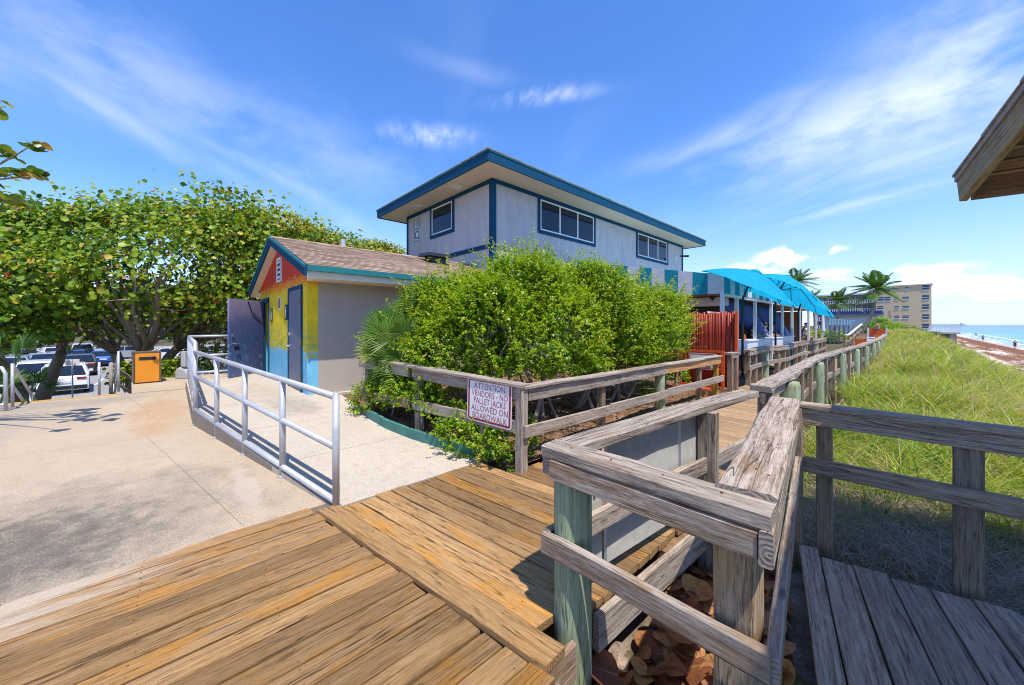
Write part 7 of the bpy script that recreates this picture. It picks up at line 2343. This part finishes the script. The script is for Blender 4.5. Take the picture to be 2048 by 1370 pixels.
tint = np.concatenate([tint, np.clip(.55 + .25 * tp2 + g.normal(0, .12, ns_ * pp), 0, .96)])
per_n = len(P)
V, F, T = leaves(P, Nn, 0.043 * g.uniform(.55, 1.35, per_n), g, .2, .56, 1, ld, tint)
o = mesh_obj('foliage', fast_mesh('foliage', V, F, T), M['bushleaf'], sb); o['kind'] = 'stuff'
m = MB()
M['twig'] = plain('grey dead twig', (0.30, 0.26, 0.22), 0.9, 0, 0.25, 20)
for i in range(34):
    cc, rr = BL_[int(g.integers(len(BL_)))]
    b0 = Vector((g.uniform(-6.4, -3.3), g.uniform(3.2, 9.0), 0.0))
    b0 = Vector((cc[0] + g.normal() * .35, cc[1] + g.normal() * .35, 0.0))
    tg = Vector(cc) + Vector((g.normal() * .5 * rr[0], g.normal() * .5 * rr[1], g.uniform(-.3, .6) * rr[2]))
    tg = Vector((max(min(tg.x, -3.5), -6.0), max(tg.y, 3.6 + (tg.x + 2.9) * .14), tg.z))
    pts = limb(m, b0, tg, g.uniform(.02, .045), .01, g, .10, 7, 5)
    for q in range(6):
        s = pts[int(g.integers(1, 6))]
        e = rand_dirs(1, g)[0]; e[2] = e[2] * .5 - .05
        q_ = s + Vector(tuple(e)) * .9
        if q_.y < 3.0 + max(0, q_.x + 2.9) or q_.x > -3.05 or q_.x < -6.2 or q_.y < 2.95 + (q_.x + 2.95) * 0.14: continue
        limb(m, s, s + Vector(tuple(e)) * g.uniform(.35, .9), .012, .004, g, .22, 4, 4)
m.build('stems', M['twig'], sb, True, kind='stuff')


# ---- saw palmettos: each fan a part
def fan(parent, root, centre, facing, spread, blades, ln, g, tint):
    V = []; F = []; T = []
    m = MB()
    root, centre, facing = Vector(root), Vector(centre), Vector(facing).normalized()
    d = (centre - root).normalized()
    side = d.cross(facing).normalized(); nrm_ = side.cross(d).normalized()
    for i in range(blades):
        a = R(-spread / 2 + spread * i / (blades - 1)) + g.normal() * .03
        bd = (d * math.cos(a) + side * math.sin(a)).normalized()
        sdv = nrm_.cross(bd)
        l = ln * (1 - .22 * abs(a) / R(spread / 2)) * g.uniform(.9, 1.08)
        droop = -0.10 * l
        for sg in (-1, 1):
            w = 0.016
            p0 = centre; p1 = centre + bd * l * .5 + sdv * sg * w + nrm_ * .012; p1c = centre + bd * l * .5
            p2 = centre + bd * l + Vector((0, 0, droop))
            b = len(V)
            V += [p0, p1c, p2, p1]
            F.append((b, b + 1, b + 2, b + 3) if sg < 0 else (b, b + 3, b + 2, b + 1))
            tt = min(1, max(0, tint + g.normal() * .08))
            T += [tt, tt, min(1, tt + .12), tt]
    o = mesh_obj('frond', fast_mesh('frond', [tuple(v) for v in V], F, T), M['palmleaf'], parent)
    st = MB().tube([root, root.lerp(centre, .5) + Vector((0, 0, .03)), centre], [.013, .011, .009], 5).build('leaf_stalk', M['palmstalk'], o)
    return o


M['palmstalk'] = plain('green palm stalk', (0.13, 0.18, 0.05), 0.5)
for lab, bpos, fans in (('saw palmetto with spiky fans beside the taupe wall at left of the shrub', to_world(858, 6.1, 0.50), [(-75, 1.15, 1.35), (-60, .75, 1.15), (-85, 1.0, .95), (-40, 1.2, 1.15), (-95, .85, 1.4), (-20, 1.35, .95), (-70, 1.5, 1.15), (-110, .6, 1.1), (-50, .55, .9), (-100, 1.3, 1.0), (-35, 0.8, 0.9), (-65, 0.95, 1.5), (-88, .45, 1.2), (-55, 1.35, 1.3), (-30, .4, .8)]),
                        ('saw palmetto fans poking up out of the shrub by the eave', to_world(888, 6.7, 1.3), [(-40, .95, .9), (-15, 1.05, .8), (20, 1.0, .8), (-65, .9, .95), (-90, .75, 1.1), (-28, 1.2, .6)]),
                        ('dry palmetto fans near the top of the shrub', to_world(1180, 7.6, 1.6), [(-10, 1.0, .6), (30, .95, .7), (5, .9, .8)])):
    g = np.random.default_rng(len(lab))
    pt = empty('saw_palmetto', bpos, 0, lab, 'palmetto', 'saw palmettos in the bed')
    for i, (az, h_, reach) in enumerate(fans):
        out = (cr * math.sin(R(az)) - cf * math.cos(R(az)) * 0.55).normalized()
        c = bpos + out * reach * .55 + up * h_ * .75
        fan(pt, bpos + up * 0.0, c, up * .6 - cf * .6, 165, 26, .46 * g.uniform(.85, 1.15), g, .5 + (.3 if 'dry' in lab else 0) + g.normal() * .12)
# fronds in the shade at the far left
g = np.random.default_rng(9)
for j, (px, d, z) in enumerate(((-5, 9.0, -0.5), (40, 11.0, -1.0))):
    b0 = to_world(px, d, z)
    pt = empty('saw_palmetto', b0, 0, ('shaded saw palmetto at far left beside the stair handrail', 'shaded saw palmetto in front of the parked white car')[j], 'palmetto', 'saw palmettos under the trees')
    for i in range(11):
        az = g.uniform(-180, 180); reach = g.uniform(.5, 1.0); h_ = g.uniform(.6, 1.7) if j == 0 else g.uniform(.5, 1.3)
        out = Vector((math.sin(R(az)), math.cos(R(az)), 0))
        fan(pt, b0, b0 + out * reach * .6 + up * h_, up * .6 - cf * .5, 180, 24, .55, g, .25 + g.normal() * .1)


# ---- coconut palms
def palm(base, head, lean, fl, label, seed, n=18, group='coconut palms beyond the terrace', wind=(0.3, -0.1)):
    g = np.random.default_rng(seed)
    base, head = Vector(base), Vector(head)
    t = empty('coconut_palm', base, 0, label, 'palm tree', group)
    pts = []
    for i in range(9):
        q = i / 8
        pts.append(base.lerp(head, q) + Vector((lean[0], lean[1], 0)) * math.sin(math.pi * q))
    r0 = 0.035 * fl + .05
    MB().tube(pts, [r0 * 1.25 * (1 - .45 * i / 8) for i in range(9)], 9).tube([pts[-1] - up * .25, pts[-1] + up * .1], [r0 * .7, r0 * 1.0], 9).build('trunk', M['bark'], t, True)
    for i in range(n):
        az = 2.39996 * i + g.uniform(-.2, .2)
        el = R(-22 + 100 * (i / n) ** 0.9 + g.uniform(-8, 8))
        d = Vector((math.cos(az) * math.cos(el) + wind[0] * .5, math.sin(az) * math.cos(el) + wind[1] * .5, math.sin(el))).normalized()
        L = fl * g.uniform(.85, 1.1)
        sp = []
        for s in range(9):
            q = s / 8
            sp.append(head + d * L * q + Vector((wind[0], wind[1], -0.50 * (0.5 + .5 * math.cos(el)))) * L * q * q * .70)
        V = []; F = []; T = []
        tt = .35 + g.normal() * .14 + (.25 if el < 0 else 0)
        for s in range(34):
            q = .08 + .9 * s / 33
            x = q * 8; i0 = min(int(x), 7); p = sp[i0].lerp(sp[i0 + 1], x - i0)
            ax = (sp[i0 + 1] - sp[i0]).normalized()
            sdv = ax.cross(up).normalized(); u2 = sdv.cross(ax)
            l = L * .30 * math.sin(math.pi * min(1, q * .85 + .15)) ** .7
            for sg in (-1, 1):
                tip_ = p + (sdv * sg * .8 + ax * .55 - up * .35 + u2 * .1) * l + Vector(g.normal(size=3)) * .03 * l
                w = ax * (L * .02)
                b = len(V)
                V += [p - w, p.lerp(tip_, .5) - w * .9, tip_, p.lerp(tip_, .5) + w * .9]
                F.append((b, b + 1, b + 2, b + 3))
                c_ = min(1, max(0, tt + g.normal() * .06)); T += [c_] * 4
        o = mesh_obj('frond', fast_mesh('frond', [tuple(v) for v in V], F, T), M['palmleaf'], t)
        MB().tube(sp, [.012 * fl * (1 - .8 * k / 8) + .004 for k in range(9)], 4).build('midrib', M['palmstalk'], o)
    return t


def W_(px, py, d):
    return to_world(px, d, EYE + (650 - py) / 730 * d)


palm(W_(1716, 676, 38), W_(1753, 576, 38), (.35, .12), 2.5, 'tall leaning coconut palm in front of the tan condominium', 501, 25, wind=(-.10, .0))
palm(W_(1668, 660, 46), W_(1676, 602, 46), (.2, .1), 2.1, 'short coconut palm with yellowish fronds right of the far umbrella', 502, 16)
palm(W_(1592, 700, 33), W_(1594, 562, 33), (.3, .1), 1.7, 'coconut palm crown showing above the far umbrella', 503, 15)
palm(W_(1622, 700, 40), W_(1622, 596, 40), (.3, .1), 1.5, 'lower coconut palm crown just right of the far umbrella top', 504, 15)
# shrubs and hedge beyond the walk
for i, (px, d, z, r, sd2, lab) in enumerate(((1762, 46, 1.3, (1.5, 1.5, 1.25), 601, 'rounded bright shrub below the tan condominium'), (1790, 60, 1.0, (2.0, 2.0, 1.0), 602, 'low shrub right of the rounded bright shrub'), (1815, 66, 0.6, (2.2, 2.2, .8), 603, 'low shrub at the top of the dune stairs'), (1866, 74, -1.0, (1.6, 1.6, 1.3), 604, 'dark shrub beside the dune stair steps'))):
    c = to_world(px, d, z)
    g = np.random.default_rng(sd2)
    t = empty('dune_shrub', (c.x, c.y, c.z - r[2]), 0, lab, 'shrub', 'shrubs on the far dune')
    C, D = sample_lumps([((c.x, c.y, c.z), r), ((c.x - 1, c.y + .6, c.z - .3), tuple(q * .75 for q in r))], 420, g, .5)
    k = np.repeat(np.arange(len(C)), 8)
    P = C[k] + g.normal(size=(len(k), 3)) * .14
    V, F, T = leaves(P, unit(D[k] + np.array([0, 0, .6]) + g.normal(size=P.shape) * .6), .16 * g.uniform(.7, 1.2, len(P)), g, .2, .8, 1, None, np.clip(g.normal(.5 if i < 3 else .15, .15, len(P)), 0, .9))
    o = mesh_obj('foliage', fast_mesh('foliage', V, F, T), M['bushleaf' if i < 3 else 'darkleaf'], t); o['kind'] = 'stuff'
    m = MB()
    for q in range(4): limb(m, (c.x, c.y, c.z - r[2] - .3), (c.x + g.normal() * .5, c.y + g.normal() * .5, c.z + r[2] * .3), .05, .02, g, .1, 3, 5)
    m.build('stem', M['bark'], t)
g = np.random.default_rng(640)
hx = [((-4.5 - 1.3 * i, 46 + 0.5 * math.sin(i * 1.9), 0.15), (1.3, 1.1, .95 + .2 * math.sin(i * 2.3))) for i in range(12)]
t = empty('hedge', (-11, 46, -.4), 0, 'yellow green hedge seen between the terrace posts', 'hedge')
C, D = sample_lumps(hx, 1500, g, .5)
k = np.repeat(np.arange(len(C)), 7)
P = C[k] + g.normal(size=(len(k), 3)) * .12
V, F, T = leaves(P, unit(D[k] + np.array([0, 0, .6]) + g.normal(size=P.shape) * .6), .16 * g.uniform(.7, 1.2, len(P)), g, .2, .9, 1, None, np.clip(g.normal(.62, .15, len(P)), 0, .95))
o = mesh_obj('foliage', fast_mesh('foliage', V, F, T), M['bushleaf'], t); o['kind'] = 'stuff'
m = MB()
for c_, r_ in hx: limb(m, (c_[0], c_[1], -.6), (c_[0], c_[1], .6), .05, .02, g, .1, 3, 5)
m.build('stem', M['bark'], t)


# ---- dune grass
def blades(n, xr, yr, hmin, hmax, wid, g, seed, tint0=.45, segs=3, accept=None, flop=0.6):
    X = g.uniform(*xr, n); Y = yr[0] + (yr[1] - yr[0]) * g.random(n)
    dens = fbm(X, Y, 1.3, seed) + 0.6 * fbm(X, Y, 3.7, seed + 1)
    keep = g.random(n) < np.clip(0.62 + 0.65 * dens, 0.04, 1)
    if accept is not None: keep &= accept(X, Y)
    X, Y, dens = X[keep], Y[keep], dens[keep]
    n = len(X)
    Z = dune_z(X, Y) - 0.03
    az = g.normal(2.3, 1.7, n) + 0.8 * fbm(X, Y, .9, seed + 4)
    H = g.uniform(hmin, hmax, n) * np.clip(1 + .3 * fbm(X, Y, .8, seed + 2), .5, 1.5)
    fl = np.clip(g.normal(flop, .25, n) + .25 * fbm(X, Y, 1.7, seed + 6), .1, 1.35)
    d = np.stack([np.cos(az), np.sin(az), 0 * az], 1)
    s_az = g.uniform(0, 6.28, n)
    side = np.stack([np.cos(s_az), np.sin(s_az), 0 * az], 1)
    B = np.stack([X, Y, Z], 1)
    rows = []
    for i in range(segs + 1):
        q = i / segs
        c = B + d * (H * fl * q ** 1.8)[:, None] + np.array([0, 0, 1.0]) * (H * (q - .42 * np.clip(fl, 0, 1.2) * q ** 2.2))[:, None]
        w = (wid * (1 - .92 * q ** 1.5)) * g.uniform(.8, 1.2, n)
        rows.append(c - side * w[:, None]); rows.append(c + side * w[:, None])
    V = np.stack(rows, 1).reshape(-1, 3)
    k = 2 * (segs + 1)
    o = (np.arange(n) * k)[:, None]
    F = np.concatenate([o + np.array([2 * i, 2 * i + 1, 2 * i + 3, 2 * i + 2]) for i in range(segs)], 0)
    tb = np.clip(tint0 + .20 * fbm(X, Y, 1.1, seed + 8) + .07 * dens + g.normal(0, .17, n) + (g.random(n) < .22) * .42, 0, 1)
    T = np.clip(tb[:, None] + np.repeat(np.linspace(-.10, .14, segs + 1), 2)[None, :], 0, 1).ravel()
    return V, F, T


def join(parts):
    Vs, Fs, Ts, off = [], [], [], 0
    for V, F, T in parts:
        Vs.append(V); Fs.append(F + off); Ts.append(T); off += len(V)
    return np.concatenate(Vs), np.concatenate(Fs), np.concatenate(Ts)


def tufts(n, per, xr, yr, hmin, hmax, wid, g, tint0, segs=4, accept=None, flop=(.45, 1.3), rad=.07):
    """clumps of long arching blades, every clump from one root"""
    X = g.uniform(*xr, n); Y = g.uniform(*yr, n)
    if accept is not None:
        m_ = accept(X, Y); X, Y = X[m_], Y[m_]
    n = len(X)
    pat = fbm(X, Y, .75, 61) + .5 * fbm(X, Y, 2.2, 62)
    m_ = pat + g.normal(0, .35, n) > -.45
    X, Y, pat = X[m_], Y[m_], pat[m_]; n = len(X)
    ct = np.clip(tint0 + .06 + .16 * fbm(X, Y, 1.3, 63) + g.normal(0, .14, n), 0, .95); ch = g.uniform(.6, 1.15, n) * np.clip(1 + .38 * pat, .45, 1.5); lean = g.uniform(0, 6.28, n)
    k = np.repeat(np.arange(n), per); N = n * per
    x = X[k] + g.normal(size=N) * rad; y = Y[k] + g.normal(size=N) * rad
    z = dune_z(x, y) - .03
    az = lean[k] + g.normal(0, 1.25, N)
    H = g.uniform(hmin, hmax, N) * ch[k]; fl = g.uniform(*flop, N)
    d = np.stack([np.cos(az), np.sin(az), 0 * az], 1)
    sa = g.uniform(0, 6.28, N); side = np.stack([np.cos(sa), np.sin(sa), 0 * sa], 1)
    B = np.stack([x, y, z], 1); rows = []
    for i in range(segs + 1):
        q = i / segs
        c = B + d * (H * fl * q ** 1.7)[:, None] + np.array([0, 0, 1.0]) * (H * (q - .50 * np.clip(fl, 0, 1.3) * q ** 2.1))[:, None]
        w = wid * (1 - .93 * q ** 1.6) * g.uniform(.8, 1.2, N)
        rows.append(c - side * w[:, None]); rows.append(c + side * w[:, None])
    V = np.stack(rows, 1).reshape(-1, 3); kk = 2 * (segs + 1)
    o = (np.arange(N) * kk)[:, None]
    F = np.concatenate([o + np.array([2 * i, 2 * i + 1, 2 * i + 3, 2 * i + 2]) for i in range(segs)], 0)
    tb = np.clip(ct[k] + g.normal(0, .10, N) + (g.random(N) < .27) * .42, 0, 1)
    T = np.clip(tb[:, None] + np.repeat(np.linspace(-.12, .10, segs + 1), 2)[None, :], 0, 1).ravel()
    return V, F, T


g = np.random.default_rng(808)
V, F, T = join([
    blades(20000, (-0.95, 6.0), (5.9, 9.5), .14, .36, .006, g, 42, .55, 3, None, .95),
    blades(20000, (-0.85, 7.0), (9.0, 17), .16, .40, .010, g, 43, .55, 3, None, .9),
    blades(22000, (-0.75, 7.6), (16, 34), .26, .55, .018, g, 44, .50, 2, None, .85)])
q_ = [(V, F, T)]
for kk_ in (
    tufts(120, 16, (-0.5, 5.0), (4.7, 6.2), .40, .90, .0046, g, .22, 5, None, (.6, 1.3)),
    tufts(760, 26, (-0.95, 5.5), (5.7, 9.8), .40, .95, .0068, g, .46, 5, None),
    tufts(1100, 20, (-0.9, 6.8), (9.5, 17), .40, .95, .0098, g, .50, 4, None),
    tufts(1100, 16, (-0.8, 7.4), (16, 30), .40, .90, .015, g, .56, 4, None),
    tufts(700, 16, (-0.9, 7.8), (29, 55), .4, .85, .024, g, .62, 3, None),
    tufts(500, 12, (-1.2, 7.9), (54, 100), .4, .85, .045, g, .56, 3, None),
    tufts(150, 14, (-1.5, 8.0), (100, 170), .4, .9, .08, g, .56, 3, None)):
    q_.append(kk_)
tag(mesh_obj('dune_grass', fast_mesh('dune_grass', *join(q_)), M['grass']), kind='stuff')
# dry straw lying in the shade below the deck rail
M['straw'] = leaf_mat('dry straw', [(0, (0.16, 0.12, 0.08)), (0.5, (0.36, 0.285, 0.20)), (1, (0.55, 0.46, 0.34))], 0.1, 0.8)
V, F, T = blades(34000, (-0.7, 5.2), (4.02, 6.6), .10, .40, .0034, g, 47, .5, 3, None, 1.45)
tag(mesh_obj('dry_straw', fast_mesh('dry_straw', V, F, np.clip(g.normal(.5, .25, len(V)), 0, 1)), M['straw']), kind='stuff')
# tall dark seed stalks of sea oats
m = MB()
for (px, d, h_) in ((1704, 8.5, 1.2), (1790, 9.5, 1.3), (1765, 6.2, .9), (1830, 7.5, 1.1), (1925, 9.0, 1.25), (1990, 13, 1.2), (1850, 14, 1.2), (1955, 7, 1.0), (1745, 13, 1.1), (2020, 8.0, 1.0), (1890, 18, 1.2), (1780, 20, 1.2)):
    b0 = to_world(px, d, 0); b0.z = float(dune_z(np.array(b0.x), np.array(b0.y)))
    tip_ = b0 + Vector((-.18, .22, h_)) * 1.0
    pts = limb(m, b0, tip_, .006, .003, g, .04, 6, 4)
    for q in range(5):
        s = pts[-1].lerp(pts[-2], q / 5)
        m.tube([s, s + Vector((g.normal() * .04, g.normal() * .04, .03))], [.007, .002], 4)
m_ = MB()
tag(m.build('sea_oats', M['post'], None), kind='stuff')
